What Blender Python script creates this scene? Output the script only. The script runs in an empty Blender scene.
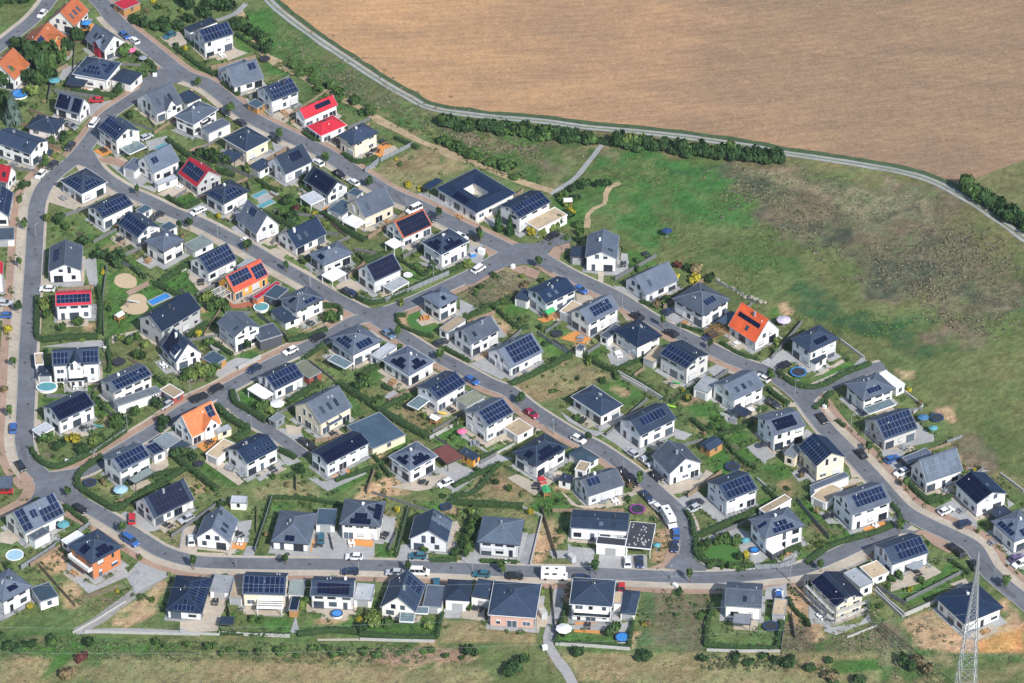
import bpy,math,random,numpy as np
from mathutils import Vector,Matrix,noise
HOUSES='''
rust red roofed house, topmost left corner|z0|685,250|455,190|810,100|300|r|540,115|ru|w||
yellow-gabled house with long orange roof|z0|490,500|160,450|620,340|h3.4|r|305,368|os|y|f:.02,.3,.66,.9,b|
orange-roofed house at left edge|a|75,410|-45,345|125,325|h3.6|r|5,325|os|w||
grey-roofed house with red dormer and red slide|a|530,262|445,195|627,207|h3.4|l|588,185|gr|w||
hip-roofed house with carports on both sides|a|545,412|375,370|605,318|470|h|24|an|w|L:.15,.85,.2,.7,b;R:.15,.85,.15,.75,b|
white gabled house with two dark panel blocks|a|405,588|275,555|470,540|622|l|440,490|gr|w|f:.04,.36,.08,.92,k;f:.5,.97,.08,.92,k|
hip-roofed white house with dark red eave band|c|280,70|130,45|345,5|110|h|24|an|w||
long white house with blue balcony canopy|c|155,178|-70,140|212,160|245|l|186,118|an|w||
red-roofed house at the left edge|c|40,322|-70,300|85,268|360|l|64,232|rd|w||
left-edge house with vertical blue solar strips|c|45,497|-70,487|50,375|545|r|-12,455|gr|w|f:.02,.98,.05,.95,b|
red-roofed house sliver halfway down left edge|e|14,180|-90,175|8,120|270|r|-35,140|rd|w||
tall white house with blue panels beside hedgerow|b|278,222|208,168|430,178|300|r|240,158|an|w|f:.05,.97,.05,.97,b|
light grey gabled house with one small panel|b|430,447|365,368|578,397|475|r|395,350|gr|w|f:.66,.9,.55,.9,b|
white house with panels beside teal-roofed shed|b|620,520|538,460|762,468|585|r|572,452|an|w|f:.12,.97,.06,.97,b|
bright red gabled house, taller of two wings|b|790,610|742,572|952,533|665|r|760,560|rd|w|f:.4,.85,.35,.8,k|
low bright red hip-roofed wing|d|872,85|788,38|1015,35|107|h|22|rd|w||
cream hip-roofed house with wooden corner terrace|i|275,130|190,80|405,66|205|h|24|an|c||
grey house with white cross gable|a|800,582|703,500|930,525|h3.3|r|742,478|gr|w||
large white house with pale grey roofs|b|222,640|115,598|358,562|705|h|20|gr|w||
white gabled house with striped panels at junction|c|590,110|497,42|716,58|180|l|642,48|an|w|f:.1,.95,.1,.9,b|
grey gabled house with one blue square panel|c|785,272|703,212|912,208|325|r|738,185|gr|w|f:.12,.35,.4,.75,b|
grey house with red-edged solar roof|d|238,345|145,272|362,287|390|l|292,263|rd|g|f:.08,.92,.2,.85,b
blue hip-roofed corner house with two-sided panels|c|415,382|300,312|553,318|440|h|25|an|w|L:.12,.88,.08,.7,b;R:.12,.88,.08,.6,b|
white gabled house with flat beige terrace annex|c|525,505|440,450|682,432|565|r|p23|an|w|f:.06,.95,.06,.92,b|
white gabled house with striped blue panels|c|700,605|602,530|815,545|650|l|p29|an|w|f:.03,.97,.1,.95,b|
grey hip-roofed house above the playground|e|835,65|725,12|952,8|135|h|20|gr|w||
grey-roofed white house left of playground road|e|415,158|248,162|418,30|215|r|332,128|gr|w|b:.3,.75,.25,.65,b|
red-roofed house with full blue solar band|e|467,330|284,337|462,255|405|l|p26|rd|w|f:.04,.97,.18,.86,b|
white house with central dormer gable|e|505,632|268,640|495,545|731|l|p30|an|w|f:.02,.35,.1,.85,b;f:.66,.98,.1,.85,b|
long dark-roofed kindergarten house beside the playground|e|825,470|700,405|1030,352|545|r|762,388|bl|g||
white cross-gabled house with dark solar slope|f|130,630|60,548|262,577|670|l|190,533|an|w|f:.45,.95,.1,.9,k|
cream hip-roofed house with grey front canopy|d|490,165|372,92|610,100|225|h|24|an|c||
white gabled house with short panel block|d|690,280|595,218|828,212|330|r|642,192|an|w|f:.4,.78,.4,.85,k|
white house with one big black panel|d|905,392|778,310|1012,345|430|l|962,320|an|w|f:.06,.85,.1,.95,k|
blue-panelled hip-roofed house with white car port|d|375,432|275,372|508,362|495|h|25|an|w|L:.1,.9,.06,.75,b;R:.1,.9,.06,.75,b|
white steep gabled house with roof windows|d|540,588|435,508|665,542|628|l|602,487|gr|w|f:.42,.7,.55,.9,b|
dark blue gabled house without any panels|d|745,657|650,590|900,580|688|r|695,572|bl|w||
hip-roofed house with small scattered panel patches|k|120,135|38,75|277,72|185|h|22|gr|w|L:.3,.75,.25,.6,k|
white gabled house above the orange house|f|298,172|205,105|442,98|222|r|245,92|an|w|f:.05,.97,.05,.95,b|
orange-walled house with red solar roof|f|430,272|350,212|602,180|318|r|388,188|ro|y|f:.05,.6,.3,.95,b;f:.66,.98,.08,.8,b|
dark panelled hip-roofed house beside turquoise pool|f|745,370|660,300|888,298|440|h|18|gr|w|L:.2,.9,.25,.75,k;R:.4,.9,.2,.5,b|
large grey house with double-height white gable|f|430,500|322,432|580,468|580|l|498,440|gr|w||
white gabled house behind long grey lean-to|g|582,167|508,106|777,78|240|r|p20|gr|w|f:.1,.97,.06,.92,b|
black-roofed white house by green hedge|g|302,315|212,243|485,232|385|r|p26|an|w|f:.02,.97,.06,.97,k|
white house with striped panels on corner plot|g|612,572|518,505|772,495|650|r|p27|gr|w|f:.08,.97,.08,.95,b|
white cross-gabled house with orange tiled roof|h|215,400|108,335|370,328|440|r|160,282|or|w|f:.72,.95,.4,.9,b|
white gabled house with olive flat-roofed annex|h|637,157|545,88|785,85|210|r|p29|an|w|f:.02,.95,.1,.96,b|
large cream gabled house with plain grey roof|h|870,328|733,236|1030,240|395|r|p37|gr|c||
white blue-roofed house beside flat beige annex|h|495,532|390,455|655,452|605|r|p24|bl|w|f:.2,.9,.12,.3,b;f:.2,.9,.45,.6,b|
long white house with glossy navy roof|n|138,535|48,475|360,428|605|r|p18|bl|w|f:.03,.97,.05,.95,k|
gabled house with black solar slope behind fence|k|380,217|290,155|520,153|280|r|335,133|gr|w|f:.03,.97,.04,.97,k|
white hip house with oval artificial lawn|k|710,350|613,295|818,300|425|h|24|gr|w|R:.35,.7,.35,.7,k|
white gabled house with plain slate roof|k|875,532|782,466|1017,460|603|r|p33|gr|w||
grey hip-roofed house with glazed terrace|k|270,590|143,505|425,520|655|h|24|gr|w|L:.15,.9,.1,.6,b;R:.15,.85,.1,.5,b|
grey hip-roofed house with four panel squares|n|555,88|413,2|692,12|145|h|22|gr|w|L:.3,.75,.15,.7,k;R:.3,.75,.15,.7,k|
white gabled house with glass terrace roof|n|700,207|592,140|848,122|275|r|p22|an|w|f:.1,.97,.05,.95,b|
white gabled house with pink garden parasol|o|188,242|68,165|330,170|324|r|p26|gr|w|f:.08,.97,.05,.95,b|
grey gabled house with white side canopy|i|330,502|240,430|478,432|560|r|287,408|gr|c||
red-edged house with black solar roof|i|525,607|440,540|672,537|652|r|480,522|ru|w|f:.05,.96,.04,.93,k|
hip house with black zigzag panels|k|720,80|613,15|868,10|155|h|23|an|w|L:.12,.88,.1,.7,k;R:.1,.9,.1,.75,k|
large navy courtyard building|j|135,325|-74,197|337,222|365|y|20|bl|w||
white blue-panelled house with wooden balcony|j|355,350|250,288|515,268|430|r|p20|bl|w|f:.02,.97,.05,.95,b|
white gabled house at the turning circle|j|850,557|690,555|868,440|625|r|772,522|gr|w||
navy-roofed gabled house beside striped lawn|l|490,175|397,103|642,100|245|r|p20|bl|w||
white gabled house with orange wooden deck|l|708,278|613,215|862,197|350|r|p36|gr|w|f:.25,.85,.2,.85,b|
white gabled house beside empty dry plot|l|310,502|200,412|470,415|550|r|p36|gr|w|f:.15,.95,.1,.95,b|
navy hip-roofed house with white loungers|m|190,550|72,460|315,487|620|h|24|bl|w||
grey-walled house with shallow dark panelled roof|m|440,660|298,585|565,592|742|l|512,600|an|m|f:.03,.97,.05,.85,b|
white gabled house nearest the yellow shrub|m|235,283|130,205|398,205|320|r|180,188|gr|w||
large grey hip-roofed house with roof windows|m|525,390|360,305|672,308|460|h|25|gr|w|R:.3,.65,.3,.6,b|
bright orange tiled house at meadow edge|m|790,527|650,440|922,462|557|l|862,410|ob|w|f:.12,.9,.52,.7,k|
dark hip-roofed house beside curved hedge|q|255,220|148,150|410,152|305|h|24|an|w|R:.3,.7,.25,.6,k|
grey house with white flat-roofed block|q|525,465|432,378|690,402|535|h|22|gr|w|R:.25,.65,.25,.6,b|
beige-walled house with full solar roof|q|635,665|537,562|803,603|722|r|p35|an|m|f:.03,.97,.06,.95,b|
navy hip-roofed house beside empty plot corner|o|770,190|607,90|887,132|245|h|23|an|w||
white gabled house with double panel rows|p|205,390|95,308|390,303|460|r|p28|an|w|f:.2,.85,.4,.9,b|
white house with split grey and navy roof|p|352,585|258,492|525,535|645|l|440,505|gr|w||
blue-grey gabled house with garden cube pavilion|p|685,207|572,125|838,135|275|r|p29|gr|w||
white shallow-roofed house with one black panel|A|225,235|125,145|390,188|320|r|p22|gr|w|f:.15,.8,.2,.9,k|
cream-gabled house with dark blue roof|A|440,392|345,290|592,348|470|l|522,325|bl|c|f:.05,.95,.1,.8,b|
white gabled house with full grid of panels|w|645,110|525,22|812,55|190|r|p26|an|w|f:.1,.95,.05,.9,b|
white grey-roofed house at hedged bend|B|625,130|515,30|825,67|215|r|p30|gr|w|f:.18,.95,.25,.9,b|
white hip house above the fenced bend|B|180,250|98,150|380,180|340|h|22|gr|w|L:.15,.85,.1,.65,b;R:.15,.85,.1,.75,b|
white blue-panelled house with parasol terrace|B|825,385|728,285|1015,322|450|r|p27|an|w|f:.25,.98,.1,.95,b|
white house under construction with scaffolding|B|540,600|415,470|680,543|682|l|605,545|an|c|f:.05,.98,.02,.75,k;b:.05,.98,.02,.85,k|
pale gabled house with grey solar roof|r|522,322|435,240|710,260|380|r|485,185|gr|w|f:.05,.97,.05,.9,g|
white house with glossy dark blue roof slopes|r|778,432|662,325|937,382|500|l|850,372|bl|w|f:.02,.98,.05,.95,k|
grey hip-roofed house cut by right edge|r|970,625|858,515|1110,560|690|h|24|gr|w|L:.2,.8,.1,.7,b;R:.1,.8,.1,.5,b|
grey-roofed house with scattered panel blocks|z1|235,500|40,335|600,320|600|r|122,298|gr|w|f:.0,.22,.05,.98,b;f:.5,.98,.05,.6,b;f:.8,.98,.6,.98,b;f:.3,.45,.4,.75,b|
orange brick house with zigzag solar panels|s|470,430|335,342|632,347|520|h|24|an|o|L:.15,.85,.12,.6,k;R:.12,.88,.1,.6,k|
grey hip house in bottom left corner|D|15,275|-100,180|162,190|350|h|24|gr|w|R:.35,.65,.3,.6,k|
white gabled house with glossy black roof|s|785,200|688,115|990,100|245|r|735,95|an|w|f:.1,.9,.05,.97,k|
white gabled house with red tile forecourt|t|405,320|232,300|452,207|365|r|318,248|gr|w||
low grey hip bungalow with blue garage|t|810,332|615,320|862,172|370|h|24|gr|w|L:.4,.65,.1,.4,k|
hip house with raised orange wooden deck|u|410,242|200,228|437,112|320|h|24|gr|w|L:.15,.85,.08,.62,k;R:.1,.9,.1,.75,k|
white gabled house with teal car in drive|u|750,320|557,300|775,207|375|r|645,260|an|w|f:.5,.9,.0,1,g|
white hip house with plain blue-grey roof|v|355,285|138,272|387,152|355|h|22|gb|w||
modern white house with black shed roof|v|905,212|612,192|915,120|275|l|p14|an|w||
white gabled house with two terrace chairs|o|705,597|632,508|888,535|650|r|p32|gr|w|f:.12,.45,.5,.95,b|
white hip house with pale triangular terrace|o|440,445|313,375|610,350|515|h|25|an|w|L:.25,.85,.15,.6,k;R:.1,.95,.08,.7,k|
white hip house with two black panel fields|n|560,570|453,492|702,490|640|h|22|gr|w|L:.15,.85,.12,.7,k;R:.12,.88,.12,.7,k|
big navy hip house at gravel yard|E|112,330|-75,315|165,150|368|h|24|bl|w|L:.1,.9,.05,.7,b;R:.12,.9,.1,.9,b|
beige house with striped awning|E|535,238|318,228|548,125|306|l|p30|an|c|f:.03,.48,.08,.95,b;f:.52,.98,.08,.95,b|
white black-roofed house with paddling pool|E|882,248|665,237|897,150|318|l|p28|an|w|f:.1,.85,.12,.8,k|
white gabled house with glass-roofed lean-tos|F|283,325|103,300|335,185|352|r|185,248|an|w|f:.55,.85,.1,.9,b|
large pink-brick hip-roofed house|F|895,355|650,345|937,182|418|h|24|an|p||
white hip house with garden tent|G|420,298|200,287|442,162|385|h|24|an|w||
grey-roofed house with big grey caravan awning|H|415,303|228,293|430,180|370|l|p20|gr|w||
unfinished navy-roofed house by the pylon|x|715,385|565,248|917,302|447|h|20|bl|w||
'''
# kind|tile|F|L|R|gy|type|roof|wall
ANNEX='''
garage|a|665,430|575,395|710,372|h2.8|h|an|w
carport|a|425,440|343,418|440,395|h2.5|c|an|w
garage|a|955,530|905,485|1018,495|h2.7|f|an|w
garage|b|205,165|172,142|345,112|215|f|an|w
garage|b|370,372|352,350|490,308|h2.6|f|gr|w
garden_shed|b|545,553|500,525|582,528|577|f|te|wd
garage|b|300,682|255,655|412,632|h3.2|f|gr|w
terrace_roof|d|430,212|362,182|462,170|h2.6|c|an|w
garage|d|560,262|522,228|605,215|h2.6|f|an|w
terrace_roof|d|820,432|778,388|880,395|h2.5|c|lg|w
garage|i|290,392|240,375|325,365|h2.6|f|te|w
garage|i|215,490|165,445|248,425|h2.5|f|te|w
terrace_roof|i|285,550|218,515|335,517|h2.6|c|wh|w
terrace_roof|i|480,655|435,625|525,630|h2.6|c|wh|w
carport|i|660,355|632,338|715,305|h2.8|c|bl|w
garage|j|685,548|612,543|690,495|h2.6|f|an|an
balcony_terrace|j|450,408|400,362|570,318|h2.8|f|be|w
garage|l|612,232|557,212|680,180|h2.8|f|be|lg
garage|l|395,160|345,130|400,105|h2.6|f|an|w
garden_shed|l|672,412|637,405|697,390|h2.4|f|gr|w
garage|k|750,472|708,452|848,408|h2.7|f|be|w
carport|k|165,210|110,180|235,170|h2.6|c|wh|w
terrace_roof|k|470,262|430,230|545,210|h2.6|c|lg|w
terrace_roof|k|230,655|150,605|265,625|h2.6|c|gl|w
garage|k|400,610|355,590|500,545|h2.6|f|lg|w
terrace_roof|n|600,252|548,225|655,205|h2.5|c|gl|w
garage|n|850,240|795,200|940,190|h2.7|f|ol|w
garage|n|370,455|285,322|508,362|492|f|te|c
carport|n|752,530|678,462|828,492|h2.6|c|br|w
garden_shed|n|882,512|812,465|915,488|548|f|an|y
garage|o|345,290|272,240|425,245|312|f|be|w
garage|o|695,432|605,375|757,395|462|h|te|w
garage|o|690,470|632,465|735,430|h2.6|f|be|w
garden_shed|o|610,525|555,505|628,490|h2.3|f|an|w
garage|p|550,168|487,135|580,98|h2.8|f|lg|w
garden_pavilion|p|735,290|672,255|772,265|h2.6|c|an|w
garden_shed|p|560,460|505,430|630,425|h2.4|g|an|wd
garage|q|695,400|600,330|738,378|442|f|wh|w
porch|q|285,275|255,262|345,242|312|f|an|w
terrace_roof|q|555,530|525,500|690,480|h2.6|c|gl|w
garage|r|430,222|408,190|525,155|h2.7|f|gr|an
carport|r|880,500|845,465|950,465|h2.6|f|an|an
garage|A|430,510|402,490|622,455|h2.7|f|gr|w
garage|A|490,580|418,540|560,500|600|f|be|w
garage|A|330,345|285,320|352,290|395|f|bg|c
garage|w|845,172|808,150|985,105|h2.6|f|be|w
porch|B|215,325|185,300|275,295|352|f|wh|an
garage|B|725,455|655,398|815,425|487|f|be|w
garage|B|665,500|578,425|728,470|h3.2|f|lg|w
garage|s|350,335|312,308|432,285|362|f|wh|w
terrace_roof|z1|320,560|250,520|470,490|h2.8|f|gr|w
carport|s|60,40|-40,45|65,-20|h2.6|c|gr|w
garage|D|205,272|158,200|297,240|315|f|te|w
garage|t|940,232|845,228|952,150|265|f|te|w
garden_shed|t|490,120|408,118|500,85|142|f|lg|w
garage|t|400,575|305,565|425,492|600|f|lg|w
garage|t|468,605|405,597|480,510|640|f|be|w
garage|E|628,235|552,232|635,160|h2.7|f|gg|w
garage|E|975,265|885,258|992,182|285|f|lg|w
garden_shed|E|598,315|555,310|606,240|345|f|bl|wd
garden_pavilion|E|268,385|205,380|275,348|h2.2|c|an|w
awning|E|520,303|392,298|525,258|h2.6|c|st|w
garage|F|415,300|320,292|435,190|332|f|gr|w
terrace_roof|F|272,372|202,370|280,325|h2.4|c|gl|w
terrace_roof|F|345,330|283,328|350,297|h2.4|c|gl|w
garage|F|555,265|435,258|570,162|320|h|an|w
garage|F|690,262|562,262|760,182|h3.2|f|an|w
garage|G|532,335|460,327|560,218|362|h|an|w
carport|G|465,280|425,278|475,222|h2.6|f|be|w
garage|H|535,340|470,332|545,260|362|f|be|w
awning|H|358,385|270,378|362,335|h2.8|c|dg|w
carport|w|258,352|130,340|285,225|h3.2|k|bt|w
garage|w|128,340|-20,325|135,302|h3.2|f|bt|w
terrace_roof|c|660,175|625,140|735,130|h2.6|c|gl|w
garage|c|725,480|690,460|775,450|h2.5|f|te|w
garage|c|850,570|808,545|905,545|h2.6|f|te|w
garage|d|230,672|165,638|330,630|702|f|gg|w
porch|c|805,335|782,320|912,300|365|f|lg|w
garage|c|690,262|640,235|715,205|h2.6|f|gr|w
garage|c|72,610|-40,615|70,548|640|f|gb|w
carport|f|645,305|575,285|715,255|h2.7|f|te|an
garage|f|690,425|605,365|765,398|452|f|an|w
garden_shed|f|545,305|520,292|668,222|h2.5|f|rd|o
pergola|f|350,300|300,262|410,265|h2.5|c|wh|w
garden_shed|f|330,640|258,605|392,605|657|f|te|wd
carport|f|560,518|500,462|680,490|568|f|gr|an
garage|f|475,150|440,135|535,110|h2.7|f|lg|w
terrace_roof|h|580,200|503,145|625,170|h2.6|c|wh|w
garage|h|810,95|750,20|860,55|130|f|ol|br
garage|h|345,375|330,355|412,345|402|f|lg|c
garden_shed|h|640,320|607,300|682,285|345|f|bg|bg
garage|h|345,505|288,475|425,425|527|f|be|w
garage|g|850,452|780,410|915,410|h2.6|f|bg|w
terrace_roof|g|900,470|865,445|962,430|h2.4|c|te|w
garage|g|785,488|738,440|840,462|h2.7|f|pn|w
terrace_roof|g|600,237|583,205|803,145|h2.8|f|bg|w
pergola|g|830,215|765,175|868,190|h2.5|c|bl|w
garage|g|885,195|815,152|935,165|227|f|be|br
carport|g|205,385|160,358|280,350|h2.4|c|lg|w
garage|g|262,80|192,82|270,25|110|f|an|w
terrace_roof|g|690,630|660,605|775,565|h2.6|c|gg|w
garage|e|222,635|180,640|222,575|h2.5|f|be|w
garage|m|40,505|5,485|100,440|545|f|gr|w
carport|m|630,430|600,410|690,375|h2.6|c|te|w
pergola|m|580,500|533,455|655,465|h2.4|c|wd|w
garage|m|275,625|225,600|330,550|655|f|be|m
garden_shed|a|630,52|580,15|712,14|h2.3|f|rd|wd
'''
# tile|x,y|dir|colour[|type]
CARS='''
a|215,70|/|wh;a|683,205|\\|wh;a|635,180|\\|bl;a|480,622|/|wh;a|365,640|\\|gr;a|490,508|-|rd
b|100,178|/|te;b|380,570|\\|dk;b|460,622|\\|dk
c|235,155|\\|db;c|357,133|/|dk;c|267,228|/|dk;c|207,277|/|wh;c|475,15|/|wh;c|800,485|/|dk;c|1005,465|/|wh;c|745,85|/|si
d|250,460|/|wh;d|635,95|\\|dk;d|855,215|\\|wh;d|965,275|\\|bk
e|240,248|-|wh;e|25,320|-|si;e|20,383|-|bl
f|855,495|/|bk;f|715,563|/|wh;f|530,655|/|db;f|1010,265|\\|dk
g|68,345|I|bl;g|105,540|\\|bk;g|1005,192|/|bk;g|845,228|/|si;g|25,665|-|rd
h|255,190|/|bk;h|335,145|/|bk;h|785,415|\\|dk;h|815,435|\\|bk
i|270,315|\\|wh;i|580,455|/|wh|v;i|660,498|\\|dk;i|880,595|\\|bk
j|520,437|/|bk;j|145,605|/|wh;j|55,440|\\|wh
k|258,268|\\|db;k|90,493|/|bk;k|450,480|\\|gb;k|720,520|/|dk
l|665,100|\\|bl;l|950,235|\\|bk;l|112,562|\\|bl
m|190,388|\\|bk;m|360,473|\\|bk;m|355,362|/|db;m|560,487|/|db;m|935,640|/|bk
n|740,625|/|wh
o|415,170|\\|cr;o|655,300|\\|wh;o|885,470|\\|bk;o|927,517|\\|bk;o|925,370|\\|si
p|235,515|\\|si;p|285,592|\\|bk;p|885,222|\\|dk;p|830,90|\\|wh
q|318,552|\\|bk;q|65,475|\\|dk
r|188,170|\\|bk;r|348,197|/|bl;r|395,265|/|wh;r|622,460|/|wh;r|712,527|/|db;r|665,655|\\|bk
s|405,145|\\|bk;s|672,195|I|rd;s|950,195|/|si;s|665,310|\\|bl|v
t|210,305|I|wh;t|870,293|I|te
u|275,390|-|wh;u|255,465|-|db;u|480,470|-|si;u|610,468|-|wh|v;u|600,385|-|te;u|925,478|-|te;u|695,525|I|te
v|330,437|-|bk;v|530,437|-|wh|m;v|905,365|I|wh;v|968,365|I|db;v|875,502|I|rd;v|675,447|-|db
w|235,80|\\|db;w|285,133|\\|wh;w|350,202|\\|wh|m;w|388,270|I|bl;w|382,338|I|db;w|490,115|/|dk;w|475,145|/|si;w|910,580|I|bl
x|690,15|\\|bk;x|765,80|\\|bk;x|1000,72|/|wh;x|985,45|/|pu
k|905,145|/|wh
'''
LAMPS='i|543,440;k|680,210;j|575,510;h|518,362;t|440,445;w|365,515;w|967,520;m|410,488;o|528,278;c|185,610;A|615,205;B|305,465;u|300,468;u|878,462;a|415,420;d|345,600;k|50,240;g|650,360;g|970,185;p|870,60;p|120,580;r|205,130;x|870,120;b|610,600;f|820,240;g|205,160;e|80,310;l|878,200;q|178,440'
# street saplings
SAPL='b|245,450;b|410,580;d|660,105;d|895,232;d|500,668;i|130,228;i|352,350;i|705,510;i|918,610;k|497,505;k|713,625;j|155,470;j|455,610;m|315,450;m|555,570;o|358,130;o|698,322;p|200,640;p|868,115;q|52,365;r|225,170;r|415,350;r|385,570;c|125,560;e|105,150;e|95,375;e|75,655;g|55,300;t|225,460;t|690,435;u|548,475;v|262,430;v|742,432;w|457,525;B|465,420;x|928,205;s|345,92;s|628,280;f|695,165;f|495,60;c|705,390;d|200,560;c|235,235;d|155,575'
# tile|x,y|h|r|kind
TREES='''
z0|310,660|9|4|d;z0|450,640|8|3.6|m;z0|590,470|5|2.6|d;z0|700,400|5|2.6|d;z0|150,430|3|2|d;z0|230,560|7|3|d;z0|380,690|8|3|d;a|70,625|10|2.7|s;a|25,440|7|3.2|d;a|210,440|5|2.8|m;a|150,420|5|2.4|d;a|640,290|4.6|2.3|m;a|600,480|3.6|2|d;a|665,600|2.2|1.2|d;a|20,25|6|3|d;a|140,15|5|2.6|d;a|60,15|5|2.5|d;a|380,225|6|2.6|d;a|300,330|6|2.4|m;a|20,560|6|3|d;a|160,490|4|2.2|l;a|250,420|5|2.4|d
b|330,50|5|3|d;b|390,60|5|2.8|d;b|280,90|4.5|2.5|d;b|200,45|5|2.8|d;b|180,20|5|2.6|m;b|25,155|3|2|d;b|90,160|3|2|d
c|272,125|3|1.4|m;c|322,108|3|1.3|d;c|230,232|2.6|1.4|m;c|130,350|2.4|1.6|d;c|250,520|2.6|1.6|l;c|310,525|3|1.8|d;c|345,560|2.6|1.3|m
d|262,190|3.6|1.8|d;d|300,215|4|2.2|d;d|345,225|3.4|2|d;d|390,240|3.4|2|m;d|700,430|3|1.8|d;d|745,465|2.4|1.3|r;d|500,268|2.8|1.4|l;d|720,520|2.8|2|d;d|670,490|2.6|1.8|m
e|590,135|4|2.3|d;e|515,98|3.6|2.2|d;e|430,25|3|1.8|d;e|615,520|2.6|1.3|l;e|660,530|2.6|1.5|m;e|705,515|2.8|1.3|m;e|745,550|2.6|1.2|l;e|690,605|2.8|1.7|m;e|730,615|2.6|1.6|d;e|400,440|2.6|1.8|m;e|225,360|3.4|2|l;e|235,410|3|1.8|m;e|310,470|2.6|1.7|m;e|610,100|3|2|d
f|922,415|3.2|2|m;f|500,560|3.2|.9|d;f|330,350|3.4|2.2|m;f|290,320|3.4|2|l;f|380,360|3|1.8|m;f|300,540|2.6|1.4|m
g|590,340|4|2.3|m;g|500,260|3.6|2|d;g|700,290|3.2|1.8|m;g|800,250|3|1.8|d;g|235,420|3|2|m;g|430,470|3|2|d;g|380,420|2.4|1.6|y;g|640,330|3.2|1.8|d;g|470,270|3|1.7|m;g|480,430|2.6|1.7|l;g|300,450|2.4|1.8|d
h|75,335|3|1.6|d;h|250,85|3.6|2.8|l;h|310,75|3.6|2.6|m;h|200,80|3|2|m;h|570,265|3.4|2|m;h|610,275|2.6|1.5|l;h|765,575|2.4|1.5|d;h|140,490|3.2|2|d;h|215,510|2.4|1.4|d;h|60,360|2.6|1.4|d
j|248,410|6.5|1.3|c;j|305,430|6.5|1.4|c;j|418,430|2.6|1.6|y;j|465,440|2.6|1.5|l;j|530,410|2.4|1.6|l;j|570,260|2.6|1.8|m;j|640,260|2.4|1.7|d;j|620,335|2.6|1.6|y;j|655,395|2.6|1.5|m;j|600,355|3|1.8|d;j|630,210|2.6|1.7|d;j|690,195|2.8|1.8|d;j|745,195|2.6|1.7|d;j|805,185|2.6|1.6|d;j|660,440|2.8|1.3|m;j|590,290|2.4|1.5|l;j|560,375|3|1.7|d
k|160,420|3|2.2|m;k|855,140|2.6|1.4|l;k|515,335|1.8|.9|l
m|490,165|2.6|2.2|t;m|480,215|2.4|1.5|y;m|560,210|2.4|1.4|d;m|395,140|2.2|1.2|r;m|345,320|2.6|1.4|d;m|290,340|2.2|1.2|t;m|440,160|2.2|1.3|d
n|340,130|3.2|2.1|m;n|305,160|4|1.4|d;n|395,235|2.6|1.8|m;n|640,300|2|1|l
w|690,330|2.8|1.6|m;w|640,320|2.6|1.3|m;w|745,398|2.4|1.2|y;w|715,405|2.2|1.2|d;w|600,325|2.2|1.1|m;w|555,335|2.4|1.2|d;w|520,360|2|1.1|m
G|250,545|2|2.2|d;G|575,555|1.8|2|d;G|405,440|2.8|1.5|d;G|438,420|3|1.2|m;F|790,625|3.4|2|d;F|820,590|3.2|2|d;F|770,650|3|1.8|d;F|560,540|2.2|1.8|d;F|555,320|2.2|1|m
D|460,500|3|1.4|d;D|415,565|2|1.6|r;D|340,650|2|1.8|t;D|380,635|1.8|1.5|t
H|780,665|2.4|2.2|t;H|900,680|2.4|2.2|d;x|400,590|3|1.6|d;x|450,620|3.2|1.5|d;x|480,590|2.6|2|t;x|520,640|2.4|2|t;x|40,670|2|2|d
E|640,290|3|1.4|m;E|985,370|3|2|l;E|270,360|2|1|m;E|620,300|2.6|1.2|l;F|60,390|2.8|2|l;F|140,390|2.2|1.5|m;F|345,400|2|1.5|l;F|20,420|3|1.6|d
u|790,380|2.2|1.4|d;u|635,365|1.8|1.2|m;u|870,180|2.4|1.2|l;u|880,240|3|1.3|m;u|860,290|2.8|1.2|m;u|830,350|2.6|1.3|d
'''
# rows of trees: label kind | scale-tile | polyline | count | h | r
ROWS=[('hedgerow tree','dense dark green tree in the hedgerow along the brown field track',[(443,127),(470,129),(500,132),(540,137),(575,140),(598,143)],62,2.9,2.0,'d'),
('hedgerow tree','taller dark tree in the hedgerow east of the track crossing',[(614,145),(640,148),(680,153),(720,158),(750,161),(778,164)],52,3.7,2.2,'d'),
('track tree','dark bushy tree beside the white track at the right edge',[(964,190),(980,200),(1000,212),(1024,228),(1040,238)],30,4.0,2.4,'d'),
('hedgerow shrub','dark shrub in the row behind the upper gardens',[(236,24),(250,34),(262,44),(270,52)],11,3.0,2.2,'d'),
('embankment shrub','green shrub on the grassy strip beside the upper houses',[(288,66),(300,72),(322,86),(345,100),(365,112),(372,120)],15,2.2,1.8,'m'),
('embankment shrub','green shrub on the embankment above the courtyard building',[(440,142),(462,152),(480,160),(500,168),(520,177)],14,2.0,2.0,'m'),
('verge bush','dark bush in the verge row below the hedged lawn corner',[(708,661),(735,662),(765,664),(795,663),(828,664)],22,1.5,1.3,'d'),
('verge bush','dark bush in the verge row at the bottom left',[(0,643),(20,645),(40,643),(58,641)],12,1.5,1.4,'d'),
('verge bush','green bush in the verge row below the bottom houses',[(155,648),(200,650),(260,652),(330,653),(400,652),(470,655)],34,1.2,1.1,'m'),
('garden bush','light green conifer bush in the row between two bottom gardens',[(476,522),(472,534),(468,546),(464,556)],9,2.4,1.1,'m'),
('border bush','ornamental bush ringing the oval lawn at the bend',[(703,545),(701,556),(708,564),(720,567),(735,569),(750,569)],15,1.8,1.2,'m'),
('orchard shrub','low shrub in the upper left garden row above the main road',[(130,20),(140,27),(150,31),(165,30),(178,30),(188,24)],10,2.4,1.8,'d')]
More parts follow.
